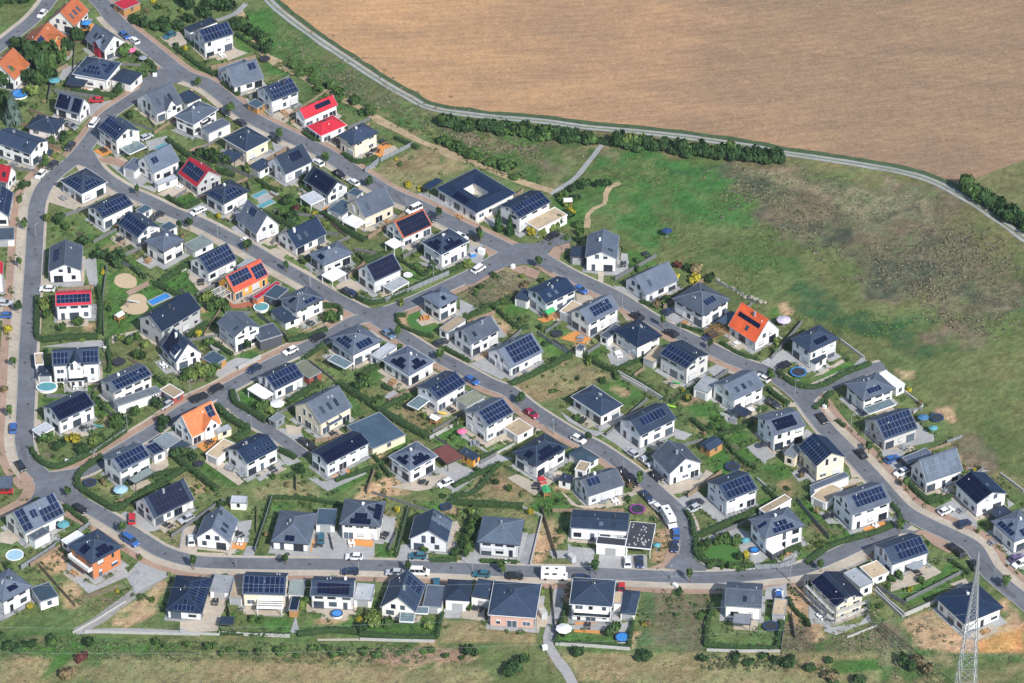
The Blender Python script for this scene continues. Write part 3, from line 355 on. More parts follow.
# soft zones  type|tile|pts
SOFT='''
L|a|600,310 640,290 740,330 740,360 660,340;G|a|140,520 250,480 250,560 150,580;G|a|620,560 720,600 740,650 660,640;L|b|260,300 400,330 520,260 480,210 430,180 470,290 380,310;L|b|560,330 660,300 700,390 600,380;G|b|600,100 700,0 560,0 500,60;L|b|130,240 270,330 330,390 270,390;L|b|620,30 420,90 520,200 640,290;G|b|0,0 420,0 430,90 300,90 160,150 0,140
G|c|220,420 330,440 420,480 360,570 280,610 220,520;L|c|400,590 590,570 620,640 500,660;L|c|870,400 960,370 1019,400 930,440;G|c|0,650 80,640 80,683 0,683
L|d|240,160 320,150 450,250 380,240;L|d|500,300 600,330 690,390 620,400;L|d|620,420 700,380 860,440 880,520 740,540;L|d|85,410 160,370 240,400 170,450;G|d|830,480 1019,560 1019,620 880,560;G|d|60,70 120,110 200,140 100,80
L|e|420,150 500,60 540,170 510,240;L|e|540,170 600,160 780,230 880,300 700,410 620,490 535,490;L|e|820,220 940,165 1010,260 900,300;L|e|640,70 720,100 740,180 650,110;L|e|480,20 600,10 600,60 480,50;G|e|200,320 280,340 290,460 200,500;D|e|430,430 480,430 480,460 420,460;G|e|580,560 640,540 700,600 600,610;G|e|470,650 520,640 540,683;G|e|0,30 80,40 80,120 10,150;G|e|10,170 70,170 60,260 20,260
L|f|50,210 180,160 280,250 170,290 90,270;G|f|60,350 170,300 100,330;L|f|240,290 330,280 400,350 330,400 250,380;L|f|700,470 830,420 880,440 760,510;L|f|440,600 560,560 600,580 520,610;L|f|200,470 290,430 290,470 200,510
L|g|190,200 260,175 480,120 480,160 240,240;G|g|180,430 420,380 560,320 640,350 300,545 200,520;L|g|480,180 560,240 560,300 490,260;G|g|490,580 540,620 600,650 480,670 430,640;L|g|770,90 830,130 800,140
L|h|240,530 300,520 460,640 420,650 300,600;L|h|430,170 540,180 560,280 450,220;O|h|600,620 760,600 800,683 560,683;O|h|120,600 190,570 350,683 200,683;L|h|640,190 820,130 850,140 700,240;O|h|860,60 960,90 920,110 860,120;W|h|90,70 260,50 340,90 200,130;L|h|780,370 850,400 730,410
G|i|330,60 430,20 560,110 440,200 380,110;O|i|350,255 640,130 860,240 640,320 590,380;L|i|370,40 620,130 560,140 460,80;G|i|0,480 100,540 330,640 200,640 0,520
O|j|40,660 250,590 440,640 300,683 0,683;L|j|890,510 1019,510 1019,600 900,630;G|j|570,540 680,610 660,640 580,590;L|j|520,250 690,260 680,400 560,390;G|j|380,400 560,380 500,430 390,450
W|k|800,270 1019,150 1019,270 900,350;L|k|545,400 600,370 650,390 590,420 650,445 710,440 640,475 570,455;L|k|520,160 610,150 640,190 560,220;G|k|270,80 380,60 400,90 310,120;L|k|0,460 140,400 200,400 60,500;L|k|740,560 860,620 850,630;G|k|500,90 600,70 640,170;D|k|500,390 545,380 540,440 670,490 640,500 520,450;O|k|0,590 110,560 120,620 30,640
W|l|40,100 250,0 440,20 430,60 250,150 140,190;O|l|320,590 640,450 830,540 620,640 440,680;L|l|265,190 330,155 420,215 310,240;G|l|305,240 360,215 460,270 380,295;L|l|430,350 480,340 600,430 540,470 470,400;L|l|470,310 530,260 600,320 540,340;D|l|210,230 290,260 320,320 260,330;L|l|700,410 800,390 810,460 740,470;L|l|770,600 860,570 950,640 840,683;G|l|880,520 1000,500 1019,600 930,540;L|l|0,380 100,440 80,470 0,420
L|m|150,50 260,60 280,130 130,170;G|m|330,70 480,180 520,220 400,230;G|m|0,560 50,570 60,640 0,650;L|m|880,340 960,380 900,400 850,370;D|m|890,330 950,320 1000,380 940,390;G|m|590,220 760,330 700,330 620,260
O|n|440,270 530,230 800,330 640,380;L|n|660,400 830,330 850,440 760,470;G|n|240,180 420,90 540,190 400,250;L|n|220,180 270,180 330,270 260,300;O|n|270,300 380,270 600,400 560,430 400,330;L|n|320,90 400,40 430,90 330,110;D|n|330,640 480,590 560,683 300,683;L|n|150,620 330,570 360,590 180,683;L|n|930,490 1019,440 1019,470 920,510;L|n|530,370 640,440 500,480 450,460
O|o|10,600 260,440 330,500 430,590 380,640 130,630;L|o|410,640 460,590 560,540 620,640 600,683 420,660;L|o|0,240 50,230 120,320 0,340;G|o|880,560 980,630 890,640;L|o|780,30 880,0 1010,90 900,150;L|o|130,400 260,330 330,320 150,410
G|p|90,60 220,20 420,170 330,200;L|p|430,240 520,190 700,320 590,370;G|p|330,200 400,170 470,310 540,390 430,440;L|p|630,400 760,370 830,520 720,520;L|p|500,480 640,450 680,560 600,590;G|p|800,560 940,530 1019,620 900,640;D|p|380,220 500,180 520,210 410,240;D|p|640,440 700,520 760,560 720,560;L|p|780,250 850,230 860,270 790,290
G|q|330,440 420,430 540,520 460,590 380,540;L|q|90,310 240,390 430,320 500,260 400,280 270,370;G|q|690,420 740,420 800,510 700,480;G|q|800,540 960,560 1019,640 900,683;D|q|880,500 960,490 1000,580 900,540;D|q|690,300 780,310 790,350 730,360
G|r|520,60 620,40 690,90 560,110;W|r|560,120 720,100 900,250 850,280 740,240 680,160;L|r|430,330 600,370 640,400 540,440 440,370;G|r|900,270 960,330 1019,400 940,440;D|r|730,600 850,560 880,640 780,683;G|r|0,530 140,590 260,540 60,640
G|s|330,150 440,210 410,250 320,210;D|s|200,390 330,360 340,420 220,480;D|s|320,570 430,600 360,683 290,620;W|s|360,600 640,520 680,580 430,683;G|s|130,450 280,480 330,640 230,600;G|s|470,10 540,40 590,130 480,80;D|s|760,330 930,350 900,380 830,350;O|s|640,190 760,260 930,200 900,320 800,300;L|s|190,340 270,290 300,330 210,370;O|s|830,50 1019,100 1000,230 960,150
G|t|420,140 600,110 540,330 450,330 520,200;L|t|430,320 490,325 460,390 420,390;O|t|150,280 230,240 180,330 100,330;L|t|620,110 830,130 620,160;G|t|560,310 620,370 640,380 550,380;O|t|520,40 860,0 860,90 520,90
D|u|300,60 560,40 420,100 280,100;L|u|380,340 490,340 480,390 380,395;G|u|440,150 540,150 480,260;L|u|560,130 660,110 860,160 760,200;L|u|750,300 830,320 780,400 690,390;O|u|780,100 1000,0 1019,120
D|v|430,260 450,150 530,140 590,260 520,300 450,390 420,380;O|v|150,90 420,110 440,170 380,220 390,150;G|v|460,480 540,490 480,620 450,600;G|v|970,130 1000,160 930,170
W|w|210,560 550,560 560,683 200,683;L|w|520,385 560,340 640,325 700,370 710,420 620,445 540,425;G|w|450,180 540,140 600,220 490,270;D|w|960,560 1019,560 1019,683 950,683;L|w|810,100 880,80 870,120 810,130;L|w|940,370 1019,330 1019,360 960,390;D|w|270,270 330,250 330,400 260,430;G|w|60,130 200,60 290,190 130,140
D|x|400,370 560,310 700,440 900,380 960,300 1019,380 1019,520 680,530 480,500;D2|x|770,490 880,440 1019,390 1019,520 790,530;L|x|320,220 560,140 640,60 720,130 560,230 430,290;W|x|0,460 360,360 440,510 0,530;G|x|250,240 400,360 330,340;D|x|870,290 950,340 930,240
L|A|0,220 70,210 160,370 60,370;L|A|160,400 280,370 330,440 260,480;O|A|240,480 330,450 390,520 300,550;L|A|330,560 410,550 490,683 380,683;G|A|480,60 560,50 620,140 530,160
L|B|350,100 410,80 600,200 720,230 520,280;G|B|380,240 440,230 450,300 280,330;D|B|290,530 400,500 440,560 500,683 290,683;G|B|730,550 830,680 780,640;L|B|800,530 1010,450 1010,560 880,560
G|D|0,400 180,330 400,300 430,260 640,180 680,250 400,420 0,430;D|D|200,80 330,20 360,110 230,130;D|D|300,170 400,160 410,250 320,270;W|D|440,280 640,200 640,240 470,330;D|D|500,370 800,200 810,320 650,400;L|D|610,330 650,310 660,340 610,345;L|D|0,520 380,470 440,500 200,683 170,683 280,560;O|D|0,560 280,555 200,683 0,683;O|D|520,550 1019,560 1019,683 480,683;L|D|560,480 1019,480 1019,530 560,520
L|E|330,340 580,350 570,435 400,430;G|E|200,390 400,390 560,440 210,430;L|E|610,420 680,330 860,330 900,430;G|E|940,330 1019,310 1019,440;O|E|0,560 1019,600 1019,683 0,683;G|E|0,470 1019,490 1019,540 0,540
L|F|0,440 60,330 200,370 390,350 380,450;O|F|420,360 640,380 880,430 900,490 400,470;G|F|900,250 990,190 930,320;O|F|0,620 640,600 700,683 0,683;G|F|580,520 900,520 1019,683 700,683;T|F|20,510 560,510 560,580 20,580
L|G|150,425 430,430 420,490 130,480;G|G|65,260 120,190 120,310 70,330;O|G|130,520 1019,530 1019,683 250,683;W|G|560,205 910,205 890,520 550,500;W2|G|560,205 620,205 620,500 550,480;D|G|520,430 560,430 530,500 515,500
G|H|150,320 210,320 380,390 520,380 490,510 150,490;D|H|550,220 640,240 700,380 740,440 700,480 640,480 540,380;W|H|530,380 660,380 680,520 520,520;W|H|740,450 1019,390 1019,520 750,520;O|H|0,530 1019,530 1019,683 0,683;L|H|760,570 1019,560 1019,620 780,640
'''
# ------------------------------------------------------------------ camera model
H0=562.0;DEP=math.radians(36);FPX=3600.0
Y0=H0/math.tan(DEP)
CAM=np.array([0,-Y0,H0])
FW=np.array([0,math.cos(DEP),-math.sin(DEP)]);UP=np.array([0,math.sin(DEP),math.cos(DEP)])
def ray(x,y): return FW*FPX+np.array([1.,0,0])*(x-512)+UP*(341.5-y)
def bp(x,y,h=0.0):
    v=ray(x,y);t=(h-H0)/v[2];p=CAM+v*t
    return np.array([p[0],p[1]])
def proj(p):
    d=np.array(p,float)-CAM;z=d@FW
    return 512+FPX*d[0]/z,341.5-FPX*(d@UP)/z
T=dict(a=(0,0),b=(150,0),c=(0,120),d=(150,120),e=(0,240),f=(150,240),g=(0,360),h=(150,360),i=(300,120),j=(450,150),k=(300,240),l=(450,270),m=(600,240),n=(300,360),o=(450,380),p=(600,360),q=(760,310),r=(824,420),s=(0,480),t=(150,480),u=(300,480),v=(450,490),w=(600,480),x=(824,549),A=(730,390),B=(730,490),D=(0,549),E=(180,549),F=(360,549),G=(530,549),H=(680,549))
SC={k:1019/200 for k in T}
for k,o,s in(('z0',(0,0),1015/110),('z1',(0,480),1015/110),('C',(864,440),1021/160),('P',(0,0),1.),('M0',(200,0),2.997),('M1',(500,80),2.997),('M2',(684,120),2.997)):
    T[k]=o;SC[k]=s
def px(t,s):
    x,y=[float(v) for v in s.split(',')];return T[t][0]+x/SC[t],T[t][1]+y/SC[t]
def pts(t,s): return [px(t,q) for q in s.split()]
def entries(txt):
    for e in txt.replace('\n',';').split(';'):
        e=e.strip()
        if e: yield e.split('|')
rng=random.Random(7)
scene=bpy.context.scene
COL=scene.collection

# ------------------------------------------------------------------ materials
MATS={}
def newmat(name):
    m=bpy.data.materials.new(name);m.use_nodes=True
    n=m.node_tree.nodes;return m,n,m.node_tree.links,n['Principled BSDF']
def mat(name,col,rough=.8,noise=.18,scale=1.5,bump=0.,metal=0.,spec=.4,scale2=None,stretch=None,island=0.,objrand=0.):
    if name in MATS:return MATS[name]
    m,n,l,b=newmat(name)
    b.inputs['Roughness'].default_value=rough;b.inputs['Metallic'].default_value=metal
    b.inputs['Specular IOR Level'].default_value=spec
    tc=n.new('ShaderNodeTexCoord')
    vec=tc.outputs['Object']
    if stretch:
        mp=n.new('ShaderNodeMapping');mp.inputs['Scale'].default_value=stretch;l.new(vec,mp.inputs['Vector']);vec=mp.outputs['Vector']
    nz=n.new('ShaderNodeTexNoise');nz.inputs['Scale'].default_value=scale;nz.inputs['Detail'].default_value=4;nz.inputs['Roughness'].default_value=.65
    l.new(vec,nz.inputs['Vector'])
    mr=n.new('ShaderNodeMapRange');mr.inputs['From Min'].default_value=.3;mr.inputs['From Max'].default_value=.7
    mr.inputs['To Min'].default_value=1-noise;mr.inputs['To Max'].default_value=1+noise
    l.new(nz.outputs['Fac'],mr.inputs['Value'])
    val=mr.outputs['Result']
    def mul(a,bk):
        q=n.new('ShaderNodeMath');q.operation='MULTIPLY';l.new(a,q.inputs[0]);l.new(bk,q.inputs[1]);return q.outputs[0]
    if scale2:
        n2=n.new('ShaderNodeTexNoise');n2.inputs['Scale'].default_value=scale2;n2.inputs['Detail'].default_value=3
        l.new(tc.outputs['Object'],n2.inputs['Vector'])
        m2=n.new('ShaderNodeMapRange');m2.inputs['From Min'].default_value=.3;m2.inputs['From Max'].default_value=.7;m2.inputs['To Min'].default_value=1-noise;m2.inputs['To Max'].default_value=1+noise
        l.new(n2.outputs['Fac'],m2.inputs['Value']);val=mul(val,m2.outputs['Result'])
    if island:
        g=n.new('ShaderNodeNewGeometry');m3=n.new('ShaderNodeMapRange');m3.inputs['To Min'].default_value=1-island;m3.inputs['To Max'].default_value=1+island
        l.new(g.outputs['Random Per Island'],m3.inputs['Value']);val=mul(val,m3.outputs['Result'])
    if objrand:
        g=n.new('ShaderNodeObjectInfo');m3=n.new('ShaderNodeMapRange');m3.inputs['To Min'].default_value=1-objrand;m3.inputs['To Max'].default_value=1+objrand
        l.new(g.outputs['Random'],m3.inputs['Value']);val=mul(val,m3.outputs['Result'])
    mx=n.new('ShaderNodeVectorMath');mx.operation='SCALE';mx.inputs[0].default_value=col
    l.new(val,mx.inputs['Scale']);l.new(mx.outputs[0],b.inputs['Base Color'])
    if bump:
        bp_=n.new('ShaderNodeBump');bp_.inputs['Strength'].default_value=bump;bp_.inputs['Distance'].default_value=.3
        l.new(nz.outputs['Fac'],bp_.inputs['Height']);l.new(bp_.outputs['Normal'],b.inputs['Normal'])
    MATS[name]=m;return m
ROOFC=dict(an=(.026,.042,.074),gr=(.088,.108,.145),gb=(.075,.10,.135),bl=(.009,.022,.052),te=(.045,.075,.105),ru=(.30,.085,.035),rd=(.42,.02,.035),ro=(.42,.07,.035),**{'or':(.46,.15,.06)},os=(.38,.12,.05),ob=(.62,.105,.035),lg=(.36,.38,.40),wh=(.74,.74,.72),be=(.42,.33,.22),ol=(.2,.21,.15),br=(.17,.06,.05),bg=(.19,.22,.24),gg=(.2,.24,.23),st=(.7,.69,.64),dg=(.2,.21,.23),bt=(.045,.05,.06),pn=(.02,.035,.08),gl=(.12,.17,.18),wd=(.33,.17,.06),y=(.6,.28,.04))
WALLC=dict(w=(.80,.79,.76),c=(.72,.63,.47),g=(.42,.42,.41),y=(.68,.32,.05),o=(.56,.2,.08),p=(.58,.36,.29),m=(.55,.54,.52),lg=(.5,.5,.5),an=(.07,.075,.085),wd=(.42,.22,.08),br=(.33,.08,.06),bg=(.22,.25,.27))
def roofm(k):
    nm='roof_'+k
    if nm in MATS:return MATS[nm]
    m=mat(nm,ROOFC[k],.6,.16,2.2,0,0,.25,scale2=.35,objrand=.28)
    n=m.node_tree.nodes;l=m.node_tree.links;b=n['Principled BSDF']
    tc=n.new('ShaderNodeTexCoord')
    w=n.new('ShaderNodeTexWave');w.wave_type='BANDS';w.bands_direction='Z';w.inputs['Scale'].default_value=1.5;w.inputs['Distortion'].default_value=.3
    l.new(tc.outputs['Object'],w.inputs['Vector'])
    bu=n.new('ShaderNodeBump');bu.inputs['Strength'].default_value=.5;bu.inputs['Distance'].default_value=.08
    l.new(w.outputs['Fac'],bu.inputs['Height']);l.new(bu.outputs['Normal'],b.inputs['Normal'])
    return m
def wallm(k,v=0):
    if v:return mat('plaster_%s%d'%(k,v),{1:(.72,.71,.69),2:(.78,.75,.69),3:(.66,.67,.68)}[v],.85,.08,.7,objrand=.06)
    return mat('plaster_'+k,WALLC[k],.85,.05 if k!='o' else .2,.8 if k!='o' else 6,objrand=.05 if k=='w' else .08)
M_=dict(
 frame=mat('dark_window_frame',(.055,.06,.07),.5,.1),frame2=mat('white_window_frame',(.7,.7,.7),.5,.05),
 door=mat('door_panel',(.09,.1,.11),.5,.1),zinc=mat('zinc',(.4,.42,.45),.4,.1,metal=.4),white=mat('white_paint',(.78,.78,.77),.6,.05),
 pole=mat('galvanised_steel',(.36,.38,.40),.5,.1,metal=.3),concrete=mat('concrete',(.46,.45,.42),.9,.15,.8),wood=mat('timber',(.34,.17,.065),.7,.25,3),
 alu=mat('aluminium_rail',(.13,.17,.24),.5,.1),rubber=mat('rubber',(.02,.02,.02),.8,.1),
 trunk=mat('bark',(.09,.065,.045),.9,.3,3))
def glassm():
    m,n,l,b=newmat('window_glass');b.inputs['Base Color'].default_value=(.025,.035,.05,1);b.inputs['Roughness'].default_value=.12;b.inputs['Specular IOR Level'].default_value=.6
    g=n.new('ShaderNodeObjectInfo');r=n.new('ShaderNodeValToRGB');r.color_ramp.elements[0].color=(.015,.022,.035,1);r.color_ramp.elements[1].color=(.10,.13,.17,1);r.color_ramp.elements[0].position=.3
    l.new(g.outputs['Random'],r.inputs['Fac']);l.new(r.outputs['Color'],b.inputs['Base Color']);return m
M_['glass']=glassm()
M_['carglass']=mat('car_glass',(.02,.025,.03),.1,.1,spec=.7)
M_['canopy_glass']=mat('canopy_glass',(.16,.22,.24),.15,.2,1,spec=.6)
PAN=dict(b=mat('solar_cell_blue',(.005,.013,.045),.45,.25,1.2,spec=.15,island=.3),k=mat('solar_cell_black',(.003,.006,.026),.4,.2,1,spec=.2,island=.2),g=mat('solar_cell_grey',(.085,.11,.15),.4,.15,1,spec=.3,island=.2))
HARDM=dict(pv=mat('grey_paving',(.33,.33,.325),.9,.14,.9,scale2=.12),be=mat('beige_paving',(.42,.36,.285),.9,.14,.9,scale2=.15),pk=mat('pink_brick_paving',(.335,.225,.165),.9,.14,1.2,scale2=.2),lw=mat('mown_lawn',(.055,.15,.028),.9,.15,1.2),sd=mat('play_sand',(.50,.38,.24),.95,.12,1.5),gv=mat('gravel',(.26,.265,.27),.95,.3,3,scale2=.3),wd=mat('timber_deck',(.58,.25,.07),.75,.2,2),rd=mat('red_terrace_tiles',(.36,.12,.07),.85,.2,1.5))
M_['asphalt']=mat('asphalt',(.132,.141,.158),.9,.17,.6,scale2=.11)
M_['kerb']=mat('kerb_stone',(.36,.345,.32),.9,.1,1)
def folm(nm,c,isl=.45):return mat('foliage_'+nm,c,.75,.15,1,spec=.2,island=isl,objrand=.22)
FOL=dict(d=folm('dark',(.032,.068,.022)),m=folm('mid',(.062,.115,.03)),l=folm('light',(.13,.18,.045)),y=folm('yellow',(.36,.31,.03)),s=folm('spruce',(.085,.125,.105)),c=folm('conifer',(.03,.075,.025)),t=folm('tan',(.20,.155,.08)),r=folm('copper',(.10,.035,.03)),h=folm('hedge',(.038,.082,.02),.5))
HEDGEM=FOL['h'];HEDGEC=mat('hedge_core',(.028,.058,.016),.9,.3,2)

# ------------------------------------------------------------------ mesh helper
class MB:
    def __init__(s): s.v=[];s.f=[];s.mi=[]
    def add(s,vs,fs,mi=0):
        o=len(s.v);s.v+= [tuple(map(float,p)) for p in vs];s.f+=[tuple(i+o for i in f) for f in fs];s.mi+=[mi]*len(fs);return s
    def box(s,x0,y0,z0,x1,y1,z1,mi=0):
        return s.add([(x0,y0,z0),(x1,y0,z0),(x1,y1,z0),(x0,y1,z0),(x0,y0,z1),(x1,y0,z1),(x1,y1,z1),(x0,y1,z1)],[(0,3,2,1),(4,5,6,7),(0,1,5,4),(1,2,6,5),(2,3,7,6),(3,0,4,7)],mi)
    def bar(s,a,b,w,mi=0,h=None):
        a=Vector(a);b=Vector(b);d=(b-a).normalized();h=h or w
        u=d.cross(Vector((0,0,1)))
        if u.length<.01:u=Vector((1,0,0))
        u.normalize();n=u.cross(d)
        vs=[p+u*i*w/2+n*j*h/2 for p in(a,b) for i,j in((-1,-1),(1,-1),(1,1),(-1,1))]
        return s.add(vs,[(0,1,2,3),(7,6,5,4),(0,4,5,1),(1,5,6,2),(2,6,7,3),(3,7,4,0)],mi)
    def cyl(s,c,r0,r1,z0,z1,n=10,mi=0,axis='z'):
        vs=[]
        for z,r in((z0,r0),(z1,r1)):
            for i in range(n):
                a=2*math.pi*i/n;p=(r*math.cos(a),r*math.sin(a),z)
                if axis=='y':p=(p[0],p[2],p[1])
                vs.append((c[0]+p[0],c[1]+p[1],c[2]+p[2]))
        return s.add(vs,[tuple(range(n))[::-1],tuple(range(n,2*n))]+[(i,(i+1)%n,n+(i+1)%n,n+i) for i in range(n)],mi)
    def prism(s,poly,z0,z1,mi=0):
        n=len(poly)
        return s.add([(x,y,z0) for x,y in poly]+[(x,y,z1) for x,y in poly],[tuple(range(n))[::-1],tuple(range(n,2*n))]+[(i,(i+1)%n,n+(i+1)%n,n+i) for i in range(n)],mi)
    def mesh(s,name,mats):
        me=bpy.data.meshes.new(name);me.from_pydata(s.v,[],s.f)
        for m in (mats if isinstance(mats,(list,tuple)) else [mats]):me.materials.append(m)
        if any(s.mi):me.polygons.foreach_set('material_index',s.mi)
        me.update();return me
    def obj(s,name,mats,parent=None): return link(name,s.mesh(name,mats),parent)
def link(name,me,parent=None,loc=None,rz=None):
    o=bpy.data.objects.new(name,me);COL.objects.link(o)
    if parent:o.parent=parent
    if loc is not None:o.location=loc
    if rz is not None:o.rotation_euler=(0,0,rz)
    return o
LAB=[]   # (obj,label,xpix)
def tag(o,label,cat,group=None,kind=None,dedupe=True):
    o['category']=cat
    if group:o['group']=group
    if kind:o['kind']=kind
    o['label']=label
    if dedupe and not group:LAB.append(o)
    return o
def struct(name,me,mats=None):
    o=link(name,me);o['kind']='structure';return o
def empty(name,x,y,z=0,rz=0):
    o=bpy.data.objects.new(name,None);COL.objects.link(o);o.location=(x,y,z);o.rotation_euler=(0,0,rz);o.empty_display_size=.5;return o
def copy_tree(o,parent=None):
    c=o.copy();COL.objects.link(c)
    if parent:c.parent=parent
    for ch in o.children:copy_tree(ch,c)
    return c

# ------------------------------------------------------------------ window units (front faces -y)
def win_mesh(w,h,panes=1,frame='frame'):
    b=MB();b.box(-w/2,-.07,0,w/2,0,h)
    g=MB();t=.09;pw=(w-t*(panes+1))/panes
    for i in range(panes):
        x=-w/2+t+i*(pw+t);g.box(x,-.085,t,x+pw,-.02,h-t)
    return b.mesh('window',M_[frame]),g.mesh('pane',M_['glass'])
WIN={}
for fr in('frame','frame2'):
    WIN['s',fr]=win_mesh(1.15,1.35,1,fr);WIN['w',fr]=win_mesh(1.9,1.35,2,fr);WIN['p',fr]=win_mesh(2.5,2.2,2,fr);WIN['t',fr]=win_mesh(1.0,2.15,1,fr);WIN['n',fr]=win_mesh(.75,1.3,1,fr);WIN['b',fr]=win_mesh(2.0,.75,2,fr)
_d=MB();_d.box(-.55,-.06,0,.55,0,2.15);DOORME=_d.mesh('door',M_['door']);_d=MB();_d.box(.38,-.14,1.0,.44,-.05,1.5);HANDME=_d.mesh('handle',M_['zinc'])
_d=MB();_d.box(-.6,-.5,2.3,.6,0,2.38);CANME=_d.mesh('door_canopy',M_['zinc'])
_d=MB()
_d.box(-1.3,-.05,0,1.3,0,2.2)
for i in range(4):_d.box(-1.25,-.07,.06+i*.53,1.25,-.04,.5+i*.53)
GDOOR=_d.mesh('garage_door',mat('garage_door_grey',(.33,.34,.35),.5,.1))
SHUT={}
for k_,w_,h_ in(('s',1.15,1.35),('w',1.9,1.35),('p',2.5,2.2),('t',1.0,2.15)):
    SHUT[k_]=[]
    for fq in(.35,.8):
        _d=MB();_d.box(-w_/2+.06,-.11,h_*(1-fq),w_/2-.06,-.06,h_-.02);SHUT[k_].append(_d.mesh('shutter',mat('roller_shutter',(.55,.56,.57),.6,.08)))
WW=dict(s=1.15,w=1.9,p=2.5,t=1.0,n=.75,b=2.0,d=1.2)
def put_win(kind,parent,x,y,z,rz,fr):
    if kind=='d':
        o=link('door',DOORME,parent,(x,y,z),rz);link('handle',HANDME,o);link('canopy',CANME,o);return
    a,b=WIN[kind,fr];o=link('window',a,parent,(x,y,z),rz);link('pane',b,o)
    hs=(int(abs(x*71+y*37+z*13)*10))%7
    if hs<2 and kind in SHUT:link('shutter',SHUT[kind][hs],o)

# ------------------------------------------------------------------ buildings
SETS=[]
HOUSE=[]      # (label,x,y)
FOOT=[]       # (cx,cy,cos,sin,hx,hy)
def fit(t,Fs,Ls,Rs,gy,axis):
    F,L,R=[px(t,s) for s in(Fs,Ls,Rs)]
    if gy[0]=='h':he=float(gy[1:])
    else:
        g=bp(F[0],T[t][1]+float(gy)/SC[t]);v=ray(*F);he=H0+v[2]*((g[1]-CAM[1])/v[1])
    return F,L,R,he
def rect(F,L,R,he,axis):
    P=[bp(*q,he) for q in(F,L,R)]
    u=P[1]-P[0];v=P[2]-P[0];a=math.atan2(u[1],u[0]);b=math.atan2(v[1],v[0]);lu=np.linalg.norm(u);lv=np.linalg.norm(v)
    d=(a-b+math.pi)%(2*math.pi)-math.pi
    sg=1 if d>0 else -1
    dev=d-sg*math.pi/2
    wl=.35 if axis=='l' else .65 if axis=='r' else .5
    if axis=='d':wl=0
    a-=dev*wl;b+=dev*(1-wl)
    return P[0],np.array([math.cos(a),math.sin(a)]),lu,np.array([math.cos(b),math.sin(b)]),lv
class Frame:
    """local frame: origin = footprint centre, x along 'ax' (F->X), y along 'ay' (F->O) possibly mirrored"""
    def __init__(s,P0,ax,la,ay,lb):
        s.la,s.lb=la,lb;s.c=P0+ax*la/2+ay*lb/2
        s.rz=math.atan2(ax[1],ax[0]);s.sg=1 if ax[0]*ay[1]-ax[1]*ay[0]>0 else -1
    def L(s,x,y,z):return(x-s.la/2,s.sg*(y-s.lb/2),z)
    def normal_world(s,nx,ny):
        ny*=s.sg;c,q=math.cos(s.rz),math.sin(s.rz);return(nx*c-ny*q,nx*q+ny*c)
def sees(fr,nx,ny):
    w=fr.normal_world(nx,ny);d=np.array([CAM[0]-fr.c[0],CAM[1]-fr.c[1]]);d/=np.linalg.norm(d)
    return w[0]*d[0]+w[1]*d[1]>-.2
def wall_windows(root,fr,rn,lo,he,gable,side,frm,ex,ey):
    """side: 0:y=ey (front long) 1:y=lb-ey 2:x=ex 3:x=la-ex ; gable extra height"""
    nx,ny=((0,-1),(0,1),(-1,0),(1,0))[side]
    if not sees(fr,nx,ny):return
    Lw=(fr.la-2*ex) if side<2 else (fr.lb-2*ey)
    wn=fr.normal_world(nx,ny);lz=math.atan2(wn[1],wn[0])-fr.rz+math.pi/2
    def at(s,z):
        if side==0:return fr.L(ex+s,ey,z)
        if side==1:return fr.L(ex+s,fr.lb-ey,z)
        if side==2:return fr.L(ex,ey+s,z)
        return fr.L(fr.la-ex,ey+s,z)
    n=max(2,int(Lw/2.9));ground=[]
    south=wn[1]<-.5
    choice=['p','t','s','w','p'] if south else ['s','w','d','n','s']
    if lo==1:choice=['w','p','s','t']
    k0=rn.randrange(5);used_d=False
    for i in range(n):
        k=choice[(i*2+k0)%len(choice)]
        if k=='d':
            if used_d:k='s'
            used_d=True
        w=WW[k];s=(i+.5)*Lw/n+rn.uniform(-.2,.2);s=min(max(s,w/2+.35),Lw-w/2-.35)
        z=dict(s=.95,w=.95,p=.15,t=.15,n=.95,b=1.4,d=.15)[k]
        if z+WW.get(k,1)*0+(2.2 if k in'ptd' else 1.35)>he-.1:
            if he<2.4:continue
            k='b';z=min(1.0,he-1.1)
        put_win(k,root,*at(s,z),lz,frm)
    up=2.95
    if he>4.3 and not gable or he>4.9:
        hh=he-.25
        for i in range(n):
            if rn.random()<.12:continue
            k=rn.choice('sswnt' if hh-up>2.2 else 'sswn');s=(i+.5)*Lw/n+rn.uniform(-.25,.25);s=min(max(s,WW[k]/2+.4),Lw-WW[k]/2-.4)
            z=up+.75 if k!='t' else up
            if z+(1.35 if k!='t' else 2.15)>hh:
                if hh-up<.8:continue
                k='b';z=hh-.85
            put_win(k,root,*at(s,z),lz,frm)
    if gable:
        z=max(he-.2,up) if he<4.9 else he-.2
        z=min(z,he+gable-2.0)
        if z>2.4 and Lw>5:
            for s in((Lw/2-1.15,Lw/2+1.15) if Lw>6.5 else (Lw/2,)):
                k=rn.choice('sst') if he>3.2 else 's'
                zz=z-.5 if k=='t' else z
                if he>4.9:k='n';zz=he+.15
                put_win(k,root,*at(s,zz),lz,frm)
def quadpt(p00,p10,p01,p11,u,v):
    return tuple((p00[i]*(1-u)+p10[i]*u)*(1-v)+(p01[i]*(1-u)+p11[i]*u)*v for i in range(3))
